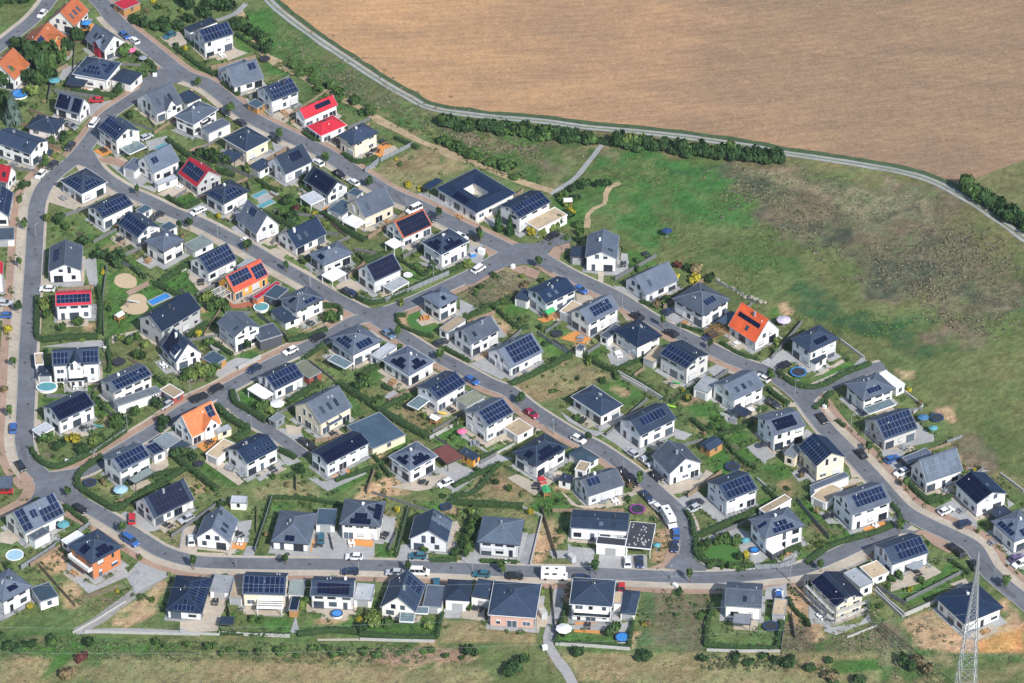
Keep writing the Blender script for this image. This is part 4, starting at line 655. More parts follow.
def solar(parent,p0,eu,ev,nrm,W,Hh,inside,style,spec):
    """p0 corner of face, eu/ev unit vectors, W,Hh size; modules where inside(s,t)"""
    u0,u1,v0,v1=spec
    mw,mh=1.08,1.72
    S0,S1,V0,V1=u0*W,u1*W,v0*Hh,v1*Hh
    nu=max(1,round((S1-S0)/mw));nv=max(1,round((V1-V0)/mh))
    mw=(S1-S0)/nu;mh=(V1-V0)/nv
    b=MB();cnt=0
    g=.05 if style!='k' else .022
    for i in range(nu):
        for j in range(nv):
            s0,s1,t0,t1=S0+i*mw,S0+(i+1)*mw,V0+j*mh,V0+(j+1)*mh
            if not all(inside(s,t) for s in(s0-.0,s1+.0) for t in(t0-.0,t1+.0)):continue
            cnt+=1
            for (m,o0,o1,gg) in((1,.08,.115,.005),(0,.1,.13,g)):
                cs=[(s0+gg,t0+gg),(s1-gg,t0+gg),(s1-gg,t1-gg),(s0+gg,t1-gg)]
                vs=[tuple(p0[k]+eu[k]*s+ev[k]*t+nrm[k]*o for k in range(3)) for o in(o0,o1) for s,t in cs]
                b.add(vs,[(0,3,2,1),(4,5,6,7),(0,1,5,4),(1,2,6,5),(2,3,7,6),(3,0,4,7)],m)
    if cnt:b.obj('solar_array',[PAN[style],M_['alu'] if style!='k' else M_['frame']],parent)
def vsub(a,b):return tuple(x-y for x,y in zip(a,b))
def unit(a):
    l=math.sqrt(sum(x*x for x in a));return tuple(x/l for x in a)
def cross(a,b):return(a[1]*b[2]-a[2]*b[1],a[2]*b[0]-a[0]*b[2],a[0]*b[1]-a[1]*b[0])
def face_solar(parent,A,Bp,topA,topB,spec,style):
    """trapezoid face: eave A->B, top topA->topB"""
    eu=unit(vsub(Bp,A));W=math.sqrt(sum((x-y)**2 for x,y in zip(A,Bp)))
    d=vsub(topA,A);sa=sum(x*y for x,y in zip(d,eu));ev=vsub(d,tuple(e*sa for e in eu));Hh=math.sqrt(sum(x*x for x in ev));ev=unit(ev)
    sb=sum(x*y for x,y in zip(vsub(topB,A),eu))
    nr=cross(eu,ev)
    if nr[2]<0:nr=tuple(-x for x in nr)
    def inside(s,t):
        f=t/Hh
        return -.02<=f<=1.02 and s>=sa*f-.0 and s<=W+(sb-W)*f+.0
    solar(parent,A,eu,ev,nr,W,Hh,inside,style,spec)
def slab(b,vs,th=.16,mi=0):
    """polygon face (3d pts) thickened downwards"""
    n=len(vs)
    b.add(list(vs)+[(x,y,z-th) for x,y,z in vs],[tuple(range(n)),tuple(range(n,2*n))[::-1]]+[(i,n+i,n+(i+1)%n,(i+1)%n) for i in range(n)],mi)
def house(row,idx):
    short,t,Fs,Ls,Rs,gy,axis,ap,rc,wc,pan=row[:11]
    F,L,R,he=fit(t,Fs,Ls,Rs,gy,axis)
    he=min(max(he,2.75),6.3)
    if short.startswith('large navy'):he=3.4
    P0,ul,lu,vr,lv=rect(F,L,R,he,axis)
    if short.startswith('long white house with blue balcony'):lv=8.5;vr=np.array([-ul[1],ul[0]]);vr*= 1 if vr[1]>0 else -1
    rn=random.Random(idx*13+5)
    if axis in'hy':
        if lu>lv:ax,la,ay,lb=ul,lu,vr,lv
        else:ax,la,ay,lb=vr,lv,ul,lu
    elif axis=='l':ax,la,ay,lb=ul,lu,vr,lv
    else:ax,la,ay,lb=vr,lv,ul,lu
    fr=Frame(P0,ax,la,ay,lb)
    if ap[0]=='p':pitch=float(ap[1:])
    elif axis in'hy':pitch=float(ap)
    else:
        A=px(t,ap);mid=P0+ay*lb/2;v=ray(*A);rise=H0+v[2]*((mid[1]-CAM[1])/v[1])-he
        pitch=math.degrees(math.atan2(rise,lb/2))
    pitch=min(max(pitch,14),51);tp=math.tan(math.radians(pitch));rise=tp*lb/2
    root=empty('detached_house',fr.c[0],fr.c[1],0,fr.rz)
    tag(root,short,'house',dedupe=False)
    HOUSE.append((short,fr.c[0],fr.c[1]));FOOT.append((fr.c[0],fr.c[1],math.cos(fr.rz),math.sin(fr.rz),la/2,lb/2))
    RM=roofm(rc);WM=wallm(wc,rn.choice((0,0,0,1,2,3)) if wc=='w' else 0);frm='frame' if wc in'wgmo' and rn.random()<.8 else 'frame2'
    oh=.38;og=.18
    w=MB();rf=MB();cap=MB();gut=MB()
    lt=fr.L
    if axis in'rl':
        ex,ey=og,oh
        z1=he+ey*tp-.02;zr=he+rise-.02
        pent=[(ey,0),(lb-ey,0),(lb-ey,z1),(lb/2,zr),(ey,z1)]
        vs=[lt(ex,y,z) for y,z in pent]+[lt(la-ex,y,z) for y,z in pent]
        w.add(vs,[(0,1,2,3,4),(9,8,7,6,5),(0,5,6,1),(1,6,7,2),(4,3,8,9)[::-1],(0,4,9,5),(2,7,8,3)])
        th=.2
        E0,E1=lt(0,0,he),lt(la,0,he);R0,R1=lt(0,lb/2,he+rise),lt(la,lb/2,he+rise);B0,B1=lt(0,lb,he),lt(la,lb,he)
        up=lambda p:(p[0],p[1],p[2]+th)
        slab(rf,[up(E0),up(E1),up(R1),up(R0)],th-.012);slab(rf,[up(R0),up(R1),up(B1),up(B0)],th-.012)
        cap.bar((R0[0],R0[1],R0[2]+th+.03),(R1[0],R1[1],R1[2]+th+.03),.28,0,.1)
        for y in(-.05,lb+.05):gut.bar(lt(0,y,he+.08),lt(la,y,he+.08),.13)
        for x in(-.03,la+.03):   # bargeboards
            for y in(0,lb):gut.bar(lt(x,y,he+.09),lt(x,lb/2,he+rise+.09),.06,0,.2)
        wall=w.obj('walls',WM,root);ro=rf.obj('roof',RM,root);cap.obj('ridge_cap',RM,ro);gut.obj('gutter',M_['zinc'] if rc!='or' else M_['white'],ro)
        for s in range(4):wall_windows(root,fr,rn,0,he,rise if s>1 else 0,s,frm,ex,ey)
        for e in filter(None,pan.split(';')):
            sl,sp=e.split(':');q=sp.split(',');st=q[4];sp=[float(z) for z in q[:4]]
            if sl=='f':face_solar(root,up(E0),up(E1),up(R0),up(R1),sp,st)
            else:face_solar(root,up(B0),up(B1),up(R0),up(R1),sp,st)
        if rn.random()<.65 and 'f:.0' not in pan[:4]:
            x=la*rn.uniform(.2,.8);y=lb/2+rn.choice((-1,1))*.7
            c=MB();c.box(*[p-q for p,q in zip(lt(x,y,he+rise-.9),(.28,.28,0))],*[p+q for p,q in zip(lt(x,y,he+rise+.75),(.28,.28,0))]);c.obj('chimney',rn.choice([M_['zinc'],M_['white'],M_['frame']]),ro)
        if not pan:
            for k in range(rn.randint(1,3)):
                x=la*(.25+.22*k);f=.45;b2=MB();p=[lt(x+i*.5,lb/2*(f+j*.16),he+rise*(f+j*.16)+th+.05) for i,j in((-1,-1),(1,-1),(1,1),(-1,1))]
                slab(b2,p,.1);b2.obj('skylight',M_['glass'],ro)
    elif axis=='h':
        ex=ey=.55
        w.add([lt(x,y,z) for z in(0,he+.1) for x,y in((ex,ey),(la-ex,ey),(la-ex,lb-ey),(ex,lb-ey))],[(0,3,2,1),(4,5,6,7),(0,1,5,4),(1,2,6,5),(2,3,7,6),(3,0,4,7)])
        th=.16;z0=he+th;zr=z0+rise;i0=lb/2
        c=[lt(0,0,z0),lt(la,0,z0),lt(la,lb,z0),lt(0,lb,z0)];r0=lt(min(i0,la/2),lb/2,zr);r1=lt(max(la-i0,la/2),lb/2,zr)
        if la-lb<.3:
            rf.add(c+[r0],[(0,1,4),(1,2,4),(2,3,4),(3,0,4)]);r1=r0
        else:rf.add(c+[r0,r1],[(0,1,5,4),(1,2,5),(2,3,4,5),(3,0,4)])
        cc=[(x,y,he) for x,y,z in c];rf.add(c+cc,[(4,5,6,7)]+[(i,4+i,4+(i+1)%4,(i+1)%4) for i in range(4)])
        for a,b_ in((c[0],r0),(c[3],r0),(c[1],r1),(c[2],r1)):
            cap.bar((a[0],a[1],a[2]+.02),(b_[0],b_[1],b_[2]+.04),.2,0,.08)
        if r0!=r1:cap.bar((r0[0],r0[1],r0[2]+.04),(r1[0],r1[1],r1[2]+.04),.2,0,.08)
        for i in range(4):gut.bar(tuple(v for v in(c[i][0],c[i][1],he+.1)),(c[(i+1)%4][0],c[(i+1)%4][1],he+.1),.14)
        w.obj('walls',WM,root);ro=rf.obj('roof',RM,root);cap.obj('ridge_cap',mat('ridge_'+rc,tuple(min(1,v*1.5+.015) for v in ROOFC[rc]),.6,.1),ro);gut.obj('gutter',M_['frame'] if rn.random()<.5 else M_['white'],ro)
        for s in range(4):wall_windows(root,fr,rn,0,he,0,s,frm,ex,ey)
        same=np.allclose(ax,ul)
        for e in filter(None,pan.split(';')):
            sl,sp=e.split(':');q=sp.split(',');st=q[4];sp=[float(z) for z in q[:4]]
            if (sl=='L')==same:face_solar(root,c[0],c[1],r0,r1,sp,st)   # long face at y=0
            else:face_solar(root,c[0],c[3],r0,r0,sp,st)
        cx=MB();q=lt(la*.5,lb*.5+.9,zr-1);cx.box(q[0]-.25,q[1]-.25,q[2],q[0]+.25,q[1]+.25,q[2]+1.3);cx.obj('chimney',rn.choice([M_['zinc'],M_['white'],M_['frame']]),ro)
    else:  # courtyard
        ex=.6;d=(lb-3.9)/2;th=.16;z0=he+th;zr=z0+tp*d/2
        def ring(o,z):return[lt(o,o,z),lt(la-o,o,z),lt(la-o,lb-o,z),lt(o,lb-o,z)]
        o1,o2,o3=ring(0,z0),ring(d/2,zr),ring(d,z0)
        rf.add(o1+o2+o3,[(i,(i+1)%4,4+(i+1)%4,4+i) for i in range(4)]+[(4+i,4+(i+1)%4,8+(i+1)%4,8+i) for i in range(4)])
        u1,u3=ring(0,he),ring(d,he);rf.add(u1+u3,[(i,4+i,4+(i+1)%4,(i+1)%4) for i in range(4)])
        rf.add(o1+u1,[(i,4+i,4+(i+1)%4,(i+1)%4) for i in range(4)]);rf.add(o3+u3,[(i,(i+1)%4,4+(i+1)%4,4+i) for i in range(4)])
        wo,wi=ring(ex,0),ring(ex,he+.1);w.add(wo+wi,[(i,(i+1)%4,4+(i+1)%4,4+i) for i in range(4)])
        wo,wi=ring(d-.4,0),ring(d-.4,he+.1);w.add(wo+wi,[(i,(i+1)%4,4+(i+1)%4,4+i) for i in range(4)])
        w.obj('walls',WM,root);ro=rf.obj('roof',RM,root)
        for i in range(4):cap.bar(o1[i],o2[i],.2,0,.08);cap.bar(o2[i],o2[(i+1)%4],.2,0,.08);cap.bar(o2[i],o3[i],.2,0,.08)
        cap.obj('ridge_cap',RM,ro)
        for i in range(4):gut.bar(o1[i],o1[(i+1)%4],.12);gut.bar(o3[i],o3[(i+1)%4],.12)
        gut.obj('gutter',M_['zinc'],ro)
        pl=MB();q=lt(la/2,lb/2,0);pl.box(q[0]-2,q[1]-2,.02,q[0]+2,q[1]+2,.05);pl.obj('courtyard_paving',HARDM['pv'],root)
        pl=MB();pl.cyl((q[0],q[1],.05),1.0,1.0,0,.5,14);pp_=pl.obj('planter',M_['frame'],root);sh=link('planting',crown('m',1),pp_,(q[0],q[1],.5));sh.scale=(1,1,1.4)
        for s in range(4):wall_windows(root,fr,rn,1,he,0,s,'frame2',ex,ex)
        same=np.allclose(ax,ul)
        A,B_=(o1[0],o1[1]) if same else (o1[0],o1[3]);t0,t1=(o2[0],o2[1]) if same else (o2[0],o2[3])
        face_solar(root,A,B_,t0,t1,[.3,.62,.2,.85],'k')
    SPECIAL(short,root,fr,he,rise,tp,RM,WM,frm)
    if axis!='y':
        pb=MB();a_=lt(ex-.03,ey-.03,0);b_=lt(la-ex+.03,lb-ey+.03,0)
        pb.box(min(a_[0],b_[0]),min(a_[1],b_[1]),0,max(a_[0],b_[0]),max(a_[1],b_[1]),.32);pb.obj('plinth',mat('plinth_render',(.26,.26,.26),.85,.1),root)
        for xx,yy in((ex+.15,ey-.06),(la-ex-.15,ey-.06),(ex+.15,lb-ey+.06)):
            p_=MB();q=lt(xx,yy,0);p_.cyl((q[0],q[1],0),.06,.06,0,he,6);p_.obj('downpipe',M_['zinc'],root)
        for _k in range(rn.randint(1,3)):
            f_=rn.uniform(.15,.85);v_=rn.uniform(.55,.85);q=lt(la*f_ if axis!='h' else la*.5+rn.uniform(-1,1),lb/2*v_ if rn.random()<.35 else lb-lb/2*v_,he+rise*(v_ if axis!='h' else v_*.98)+.1)
            p_=MB();p_.cyl(q,.13,.11,-.2,.45,8);p_.obj('vent_pipe',rn.choice([M_['white'],M_['zinc']]),ro)
    def pad(x0,y0,x1,y1,m,z):
        ca,sa=math.cos(fr.rz),math.sin(fr.rz);b=MB();q=[lt(x,y,0) for x,y in((x0,y0),(x1,y0),(x1,y1),(x0,y1))]
        b.add([(fr.c[0]+x*ca-y*sa,fr.c[1]+x*sa+y*ca,z) for x,y,_ in q],[(0,1,2,3)]);struct('paved_terrace',b.mesh('paving',m))
    k=HARDM[rn.choice(['pv','pv','be','gv'])];z=.008+.00016*idx
    pad(-rn.uniform(.3,1.2),-rn.uniform(.4,1.4),la+rn.uniform(.3,1.2),lb+rn.uniform(.2,.8),k,z)
    ds=fr.normal_world(0,-1);s0=rn.uniform(.0,.4)*la;w_=min(rn.uniform(4,7),la-s0)
    if ds[1]<0:
        q=lt(s0+w_/2,-1.7,0);ca,sa=math.cos(fr.rz),math.sin(fr.rz);SETS.append((fr.c[0]+q[0]*ca-q[1]*sa,fr.c[1]+q[0]*sa+q[1]*ca,.05,fr.rz+rn.choice((0,.3,1.57)),rn.choice(['dk','dk','gr','wh','wd'])))
    if ds[1]<0:pad(s0,-rn.uniform(2.4,3.8),s0+w_,0,HARDM[rn.choice(['be','be','pv','wd' if rn.random()<.3 else 'be'])],z+.018)
    return root
def gable_block(root,fr,x0,x1,yf,proj_,z0,he,rise,RM,WM,name='cross_gable',win='s',frm='frame'):
    """cross gable facing y<0 side between x0..x1, its front plane at y=yf"""
    b=MB();lt=fr.L;xm=(x0+x1)/2;th=.16
    vs=[lt(x0,yf,z0),lt(x1,yf,z0),lt(x1,yf,he),lt(xm,yf,he+rise-.1),lt(x0,yf,he),lt(x0,proj_,z0),lt(x1,proj_,z0),lt(x1,proj_,he),lt(xm,proj_,he+rise-.1),lt(x0,proj_,he)]
    b.add(vs,[(0,1,2,3,4),(0,5,6,1),(1,6,7,2),(0,4,9,5),(2,7,8,3),(3,8,9,4)])
    o=b.obj(name,WM,root);r=MB();k=.3
    pts_=[(x0-k,he-k*rise/(xm-x0)),(xm,he+rise),(x1+k,he-k*rise/(xm-x0))]
    for a,c in((0,1),(1,2)):
        slab(r,[lt(pts_[a][0],yf-.25,pts_[a][1]+.1),lt(pts_[c][0],yf-.25,pts_[c][1]+.1),lt(pts_[c][0],proj_,pts_[c][1]+.1),lt(pts_[a][0],proj_,pts_[a][1]+.1)],.14)
    r.obj('gable_roof',RM,o)
    wn=fr.normal_world(0,-1);lz=math.atan2(wn[1],wn[0])-fr.rz+math.pi/2
    n=max(1,int((x1-x0)/1.7))
    for i in range(n):
        s=x0+(i+.5)*(x1-x0)/n
        put_win(win,o,*lt(s,yf,max(z0+.2,he-1.2)),lz,frm)
        if z0<.5 and he>4:put_win('t',o,*lt(s,yf,.15),lz,frm)
def balcony(root,fr,x0,x1,z,yf):
    b=MB();lt=fr.L;a=lt(x0,yf-1.3,z);c=lt(x1,yf,z+.18)
    b.box(min(a[0],c[0]),min(a[1],c[1]),z,max(a[0],c[0]),max(a[1],c[1]),z+.18)
    o=b.obj('balcony',M_['white'],root);r=MB()
    for p,q in(((x0,yf),(x0,yf-1.3)),((x0,yf-1.3),(x1,yf-1.3)),((x1,yf-1.3),(x1,yf))):
        r.bar(lt(*p,z+.65),lt(*q,z+.65),.05,0,.9)
    r.obj('railing',M_['glass'] if 'orange brick' not in root['label'] else M_['white'],o)
def SPECIAL(s,root,fr,he,rise,tp,RM,WM,frm):
    la,lb=fr.la,fr.lb
    if s.startswith('white house with central dormer'):gable_block(root,fr,la*.36,la*.66,-.9,lb*.45,0,he+.4,2.0,RM,WM,'cross_gable','t',frm);balcony(root,fr,la*.33,la*.68,2.7,-.9)
    elif 'orange tiled roof' in s:gable_block(root,fr,la*.42,la*.85,-.3,lb*.42,0,he+1.2,2.4,RM,WM,'cross_gable','s',frm)
    elif s.startswith('grey house with white cross gable'):gable_block(root,fr,la*.35,la*.72,-.4,lb*.45,0,he+.6,2.3,RM,WM)
    elif s.startswith('grey-roofed house with red dormer'):gable_block(root,fr,la*.25,la*.55,-.1,lb*.4,0,he+.6,1.4,RM,mat('red_cladding',(.45,.03,.06),.7,.1),'dormer','n')
    elif s.startswith('yellow-gabled'):gable_block(root,fr,la*.3,la*.75,1.2,lb*.45,he-.2,he+1.7,1.3,RM,wallm('y'),'dormer','s','frame2')
    elif s.startswith('bright orange tiled'):
        b=MB();p=[fr.L(la*.45+i*.5,lb/2*(.3+j*.1),he+rise*(.3+j*.1)+.3) for i,j in((-1,-1),(1,-1),(1,1),(-1,1))];slab(b,p,.15);b.obj('skylight',M_['glass'],root)
    elif s.startswith('orange brick'):balcony(root,fr,.8,la*.9,2.9,.5)
    elif s.startswith('large cream gabled'):balcony(root,fr,la*.2,la*.6,2.9,.38)
    elif s.startswith('white hip house with garden tent'):balcony(root,fr,la*.05,la*.9,2.6,.5)
    elif s.startswith('large white house with pale'):balcony(root,fr,la*.3,la*.6,2.8,.5)
    elif s.startswith('white cross-gabled house with dark'):
        b=MB();wx=la*.3;b.add([fr.L(wx-1.4,.4,he+.2),fr.L(wx+1.4,.4,he+.2),fr.L(wx+1.4,.4,he+1.6),fr.L(wx-1.4,.4,he+1.6),fr.L(wx+1.4,lb*.4,he+rise*.8),fr.L(wx-1.4,lb*.4,he+rise*.8)],[(0,1,2,3),(3,2,4,5),(0,3,5),(1,4,2)]);o=b.obj('dormer',[WM,RM],root);o.data.polygons[1].material_index=1
        lt=fr.L;face_solar(o,lt(wx-1.2,.5,he+1.62),lt(wx+1.2,.5,he+1.62),lt(wx-1.2,lb*.38,he+rise*.8),lt(wx+1.2,lb*.38,he+rise*.8),[.02,.98,.05,.9],'b')
    elif 'scaffolding' in s:
        b=MB()
        for side in('y','x'):
            L_=lb if side=='x' else la
            n=int(L_/2.2)
            for lvl in(0,2.1,4.2):
                if side=='y':
                    if lvl:b.bar(fr.L(-.5,-1.0,lvl),fr.L(la+.5,-1.0,lvl),.8,1,.06)
                    b.bar(fr.L(-.5,-1.5,lvl+1),fr.L(la+.5,-1.5,lvl+1),.07)
                else:
                    if lvl:b.bar(fr.L(-1.0,-.5,lvl),fr.L(-1.0,lb+.5,lvl),.8,1,.06)
                    b.bar(fr.L(-1.5,-.5,lvl+1),fr.L(-1.5,lb+.5,lvl+1),.07)
            for i in range(n+1):
                q=-.5+(L_+1)*i/n
                for d in(-.6,-1.5):
                    b.bar(fr.L(q,d,0) if side=='y' else fr.L(d,q,0),fr.L(q,d,6.4) if side=='y' else fr.L(d,q,6.4),.07)
        b.obj('scaffolding',[M_['pole'],M_['concrete']],root)
    elif s.startswith('modern white house'):
        b=MB();b.box(*[min(a,c) for a,c in zip(fr.L(la*.02,.9,2.6),fr.L(la*.5,0,2.75))],*[max(a,c) for a,c in zip(fr.L(la*.02,.9,2.6),fr.L(la*.5,0,2.75))]);b.obj('canopy',M_['white'],root)

def nearest(x,y):
    return min(HOUSE,key=lambda h:(h[1]-x)**2+(h[2]-y)**2)
def rel(x,y):
    s,hx,hy=nearest(x,y);dx,dy=x-hx,y-hy
    r=('right of' if dx>0 else 'left of') if abs(dx)>abs(dy) else ('behind' if dy>0 else 'in front of')
    return f'{r} the {s}'
RN=dict(an='dark',gr='grey',bl='navy',te='teal',rd='red',lg='pale grey',wh='white',be='beige',ol='olive',br='brown',bg='slate',gg='grey-green',st='striped',dg='dark grey',bt='black',pn='panelled',gl='glass',gb='pale',wd='wooden')
def annex(row,idx):
    kind,t,Fs,Ls,Rs,gy,typ,rc,wc=row
    F,L,R,he=fit(t,Fs,Ls,Rs,gy,'h');he=min(max(he,2.2),3.3)
    P0,ul,lu,vr,lv=rect(F,L,R,he,'h')
    lu=max(lu,1.6);lv=max(lv,1.6)
    fr=Frame(P0,vr,lv,ul,lu);la,lb=fr.la,fr.lb
    rn=random.Random(idx)
    root=empty(kind,fr.c[0],fr.c[1],0,fr.rz);lt=fr.L
    FOOT.append((fr.c[0],fr.c[1],math.cos(fr.rz),math.sin(fr.rz),la/2,lb/2))
    RM=roofm(rc) if rc not in('gl',) else M_['canopy_glass']
    WM=wallm(wc) if typ!='c' else (M_['wood'] if rc=='wd' else M_['white'] if rc in('wh','st','lg') else M_['frame'])
    def bx(b,x0,y0,z0,x1,y1,z1,mi=0):
        a=lt(x0,y0,z0);c=lt(x1,y1,z1);b.box(*[min(p,q) for p,q in zip(a,c)],*[max(p,q) for p,q in zip(a,c)],mi)
    if typ in'ck':
        b=MB()
        for x,y in((.12,.12),(la-.12,.12),(la-.12,lb-.12),(.12,lb-.12)):
            p=MB();q=lt(x,y,0);p.box(q[0]-.07,q[1]-.07,0,q[0]+.07,q[1]+.07,he-.1);p.obj('post',WM,root)
        if kind=='pergola':
            n=max(4,int(la/.6))
            for i in range(n+1):bx(b,la*i/n-.06,0,he-.1,la*i/n+.06,lb,he+.05)
            for y in(.1,lb/2,lb-.1):bx(b,0,y-.06,he-.25,la,y+.06,he-.1)
            b.obj('slat_roof',roofm(rc),root)
        else:
            bx(b,0,0,he-.1,la,lb,he+.06);ro=b.obj('roof',RM,root)
            e=MB()
            for y in(-.05,lb+.05):bx(e,-.08,y-.05,he-.2,la+.08,y+.05,he+.1)
            for x in(-.05,la+.05):bx(e,x-.05,0,he-.2,x+.05,lb,he+.1)
            e.obj('fascia',M_['white'] if rc in('wh','st','lg','gl','bt') else M_['frame'],ro)
            if rc in('gl','st'):
                n=int(la/.9)+1;e=MB()
                for i in range(1,n):bx(e,la*i/n-(.05 if rc=='gl' else .14),.02,he+.062,la*i/n+(.05 if rc=='gl' else .14),lb-.02,he+.09)
                e.obj('rafter',M_['frame'] if rc=='gl' else mat('awning_stripe',(.16,.15,.14),.8,.1),ro)
            if rc=='bt':
                e=MB()
                for i in range(26):
                    x=rn.uniform(.6,la-.9);y=rn.uniform(.6,lb-.9);bx(e,x,y,he+.06,x+.4,y+.3,he+.2)
                e.obj('ballast_stone',M_['concrete'],ro)
        if typ=='k':
            e=MB();bx(e,.1,lb-.3,0,la-.1,lb-.1,he-.1);e.obj('back_wall',wallm(wc),root)
    else:
        w=MB();bx(w,.08,.08,0,la-.08,lb-.08,he-.05);w.obj('walls',WM,root)
        if typ in'f':
            r=MB();bx(r,0,0,he-.05,la,lb,he+.08);ro=r.obj('roof',RM,root)
            e=MB()
            for y0,y1 in((-.06,.1),(lb-.1,lb+.06)):bx(e,-.06,y0,he-.12,la+.06,y1,he+.2)
            for x0,x1 in((-.06,.1),(la-.1,la+.06)):bx(e,x0,.1,he-.12,x1,lb-.1,he+.2)
            e.obj('parapet',M_['white'] if rc in('wh','bt') or rc=='be' and rn.random()<.6 else M_['zinc'] if rc!='an' else M_['frame'],ro)
            if rc=='pn':
                face_solar(root,lt(0,0,he+.1),lt(la,0,he+.1),lt(0,lb,he+.1),lt(la,lb,he+.1),[.08,.95,.1,.9],'b')
            elif rc in('be','gr','an','lg') and rn.random()<.6:
                e=MB();x=la*rn.uniform(.3,.7);y=lb*rn.uniform(.3,.7);q=lt(x,y,he);e.cyl((q[0],q[1],he+.07),.12,.12,0,.5,8);e.obj('vent_pipe',M_['zinc'],ro)
        else:
            tp=math.tan(math.radians(22));r=MB();z0=he
            if la>=lb:c=[lt(-.2,-.2,z0),lt(la+.2,-.2,z0),lt(la+.2,lb+.2,z0),lt(-.2,lb+.2,z0)];i=lb/2 if typ=='h' else 0;r0,r1=lt(i,lb/2,z0+tp*lb/2),lt(la-i,lb/2,z0+tp*lb/2)
            else:c=[lt(-.2,lb+.2,z0),lt(-.2,-.2,z0),lt(la+.2,-.2,z0),lt(la+.2,lb+.2,z0)];i=la/2 if typ=='h' else 0;r0,r1=lt(la/2,lb-i,z0+tp*la/2),lt(la/2,i,z0+tp*la/2)
            r.add(c+[r0,r1],[(0,1,5,4),(1,2,5),(2,3,4,5),(3,0,4),(0,3,2,1)]);ro=r.obj('roof',RM,root)
            e=MB()
            for a,q in((c[0],r0),(c[3],r0),(c[1],r1),(c[2],r1)):e.bar(a,q,.18,0,.08)
            e.obj('ridge_cap',RM,ro)
        # doors on camera-facing sides
        sides=[(0,-1,la),(-1,0,lb),(1,0,lb)]
        done=False
        for nx,ny,Lw in sides:
            if not sees(fr,nx,ny):continue
            wn=fr.normal_world(nx,ny);lz=math.atan2(wn[1],wn[0])-fr.rz+math.pi/2
            mid=lt(la/2,.08,.05) if nx==0 else lt(.08 if nx<0 else la-.08,lb/2,.05)
            if kind=='garage' and Lw>3 and not done and wn[0]<.3:
                link('garage_door',GDOOR,root,mid,lz);done=True
            elif Lw>2.2 and kind!='terrace_roof':
                a,b=WIN[('n','frame')] if kind=='garden_shed' else WIN[('s','frame')]
                o=link('window',a,root,(mid[0],mid[1],.85),lz);link('pane',b,o)
    nm=kind.replace('_',' ')
    ty={'f':'flat','h':'hipped','g':'gabled','c':'open','k':'open'}[typ]
    head=f"{RN.get(rc,rc)} {ty} {nm}" if 'roof' not in nm else f"{RN.get(rc,rc)} {nm}"
    tag(root,f'{head} {rel(*fr.c)}',nm)
    return root

# ------------------------------------------------------------------ ground & roads
def smooth(P,step):
    P=[np.array(p) for p in P];out=[]
    Q=[2*P[0]-P[1]]+P+[2*P[-1]-P[-2]]
    for i in range(1,len(Q)-2):
        p0,p1,p2,p3=Q[i-1:i+3];n=max(1,int(np.linalg.norm(p2-p1)/step))
        for k in range(n):
            t=k/n;out.append(.5*((2*p1)+(-p0+p2)*t+(2*p0-5*p1+4*p2-p3)*t*t+(-p0+3*p1-3*p2+p3)*t**3))
    out.append(P[-1]);return np.array(out)
def lin(P,step):
    out=[]
    for p,q in zip(P,P[1:]):
        n=max(1,round(np.linalg.norm(q-p)/step));out+=[p+(q-p)*k/n for k in range(n)]
    return np.array(out+[P[-1]])
def normals(P):
    d=np.gradient(P,axis=0);d/=np.linalg.norm(d,axis=1)[:,None]+1e-9
    return np.stack([-d[:,1],d[:,0]],1)
def ribbon_mesh(name,P,o0,o1,z,m,drop=None):
    N=normals(P);A=P+N*np.array(o0).reshape(-1,1);B=P+N*np.array(o1).reshape(-1,1);b=MB()
    b.v=[(p[0],p[1],z) for p in A]+[(p[0],p[1],z) for p in B];n=len(P)
    for i in range(n-1):
        if drop is not None and drop((A[i]+B[i+1])/2):continue
        b.f.append((i,i+1,n+i+1,n+i) if o0<o1 else (n+i,n+i+1,i+1,i));b.mi.append(0)
    return b.mesh(name,m)
def kerb_mesh(name,P,o0,o1,z0,z1,m,drop):
    N=normals(P);A=P+N*o0;B=P+N*o1;b=MB();n=len(P)
    for z in(z0,z1):b.v+=[(p[0],p[1],z) for p in A]+[(p[0],p[1],z) for p in B]
    for i in range(n-1):
        if drop((A[i]+B[i+1])/2):continue
        a,c,e,g=i,i+1,n+i+1,n+i;t=2*n
        b.f+=[(t+a,t+c,t+e,t+g),(a,c,t+c,t+a),(g,e,t+e,t+g)];b.mi+=[0]*3
    return b.mesh(name,m)
RD={}
def inpoly(poly,x,y):
    r=False;n=len(poly)
    for i in range(n):
        (ax,ay),(bx,by)=poly[i],poly[i-1]
        if (ay>y)!=(by>y) and x<(bx-ax)*(y-ay)/(by-ay)+ax:r=not r
    return r
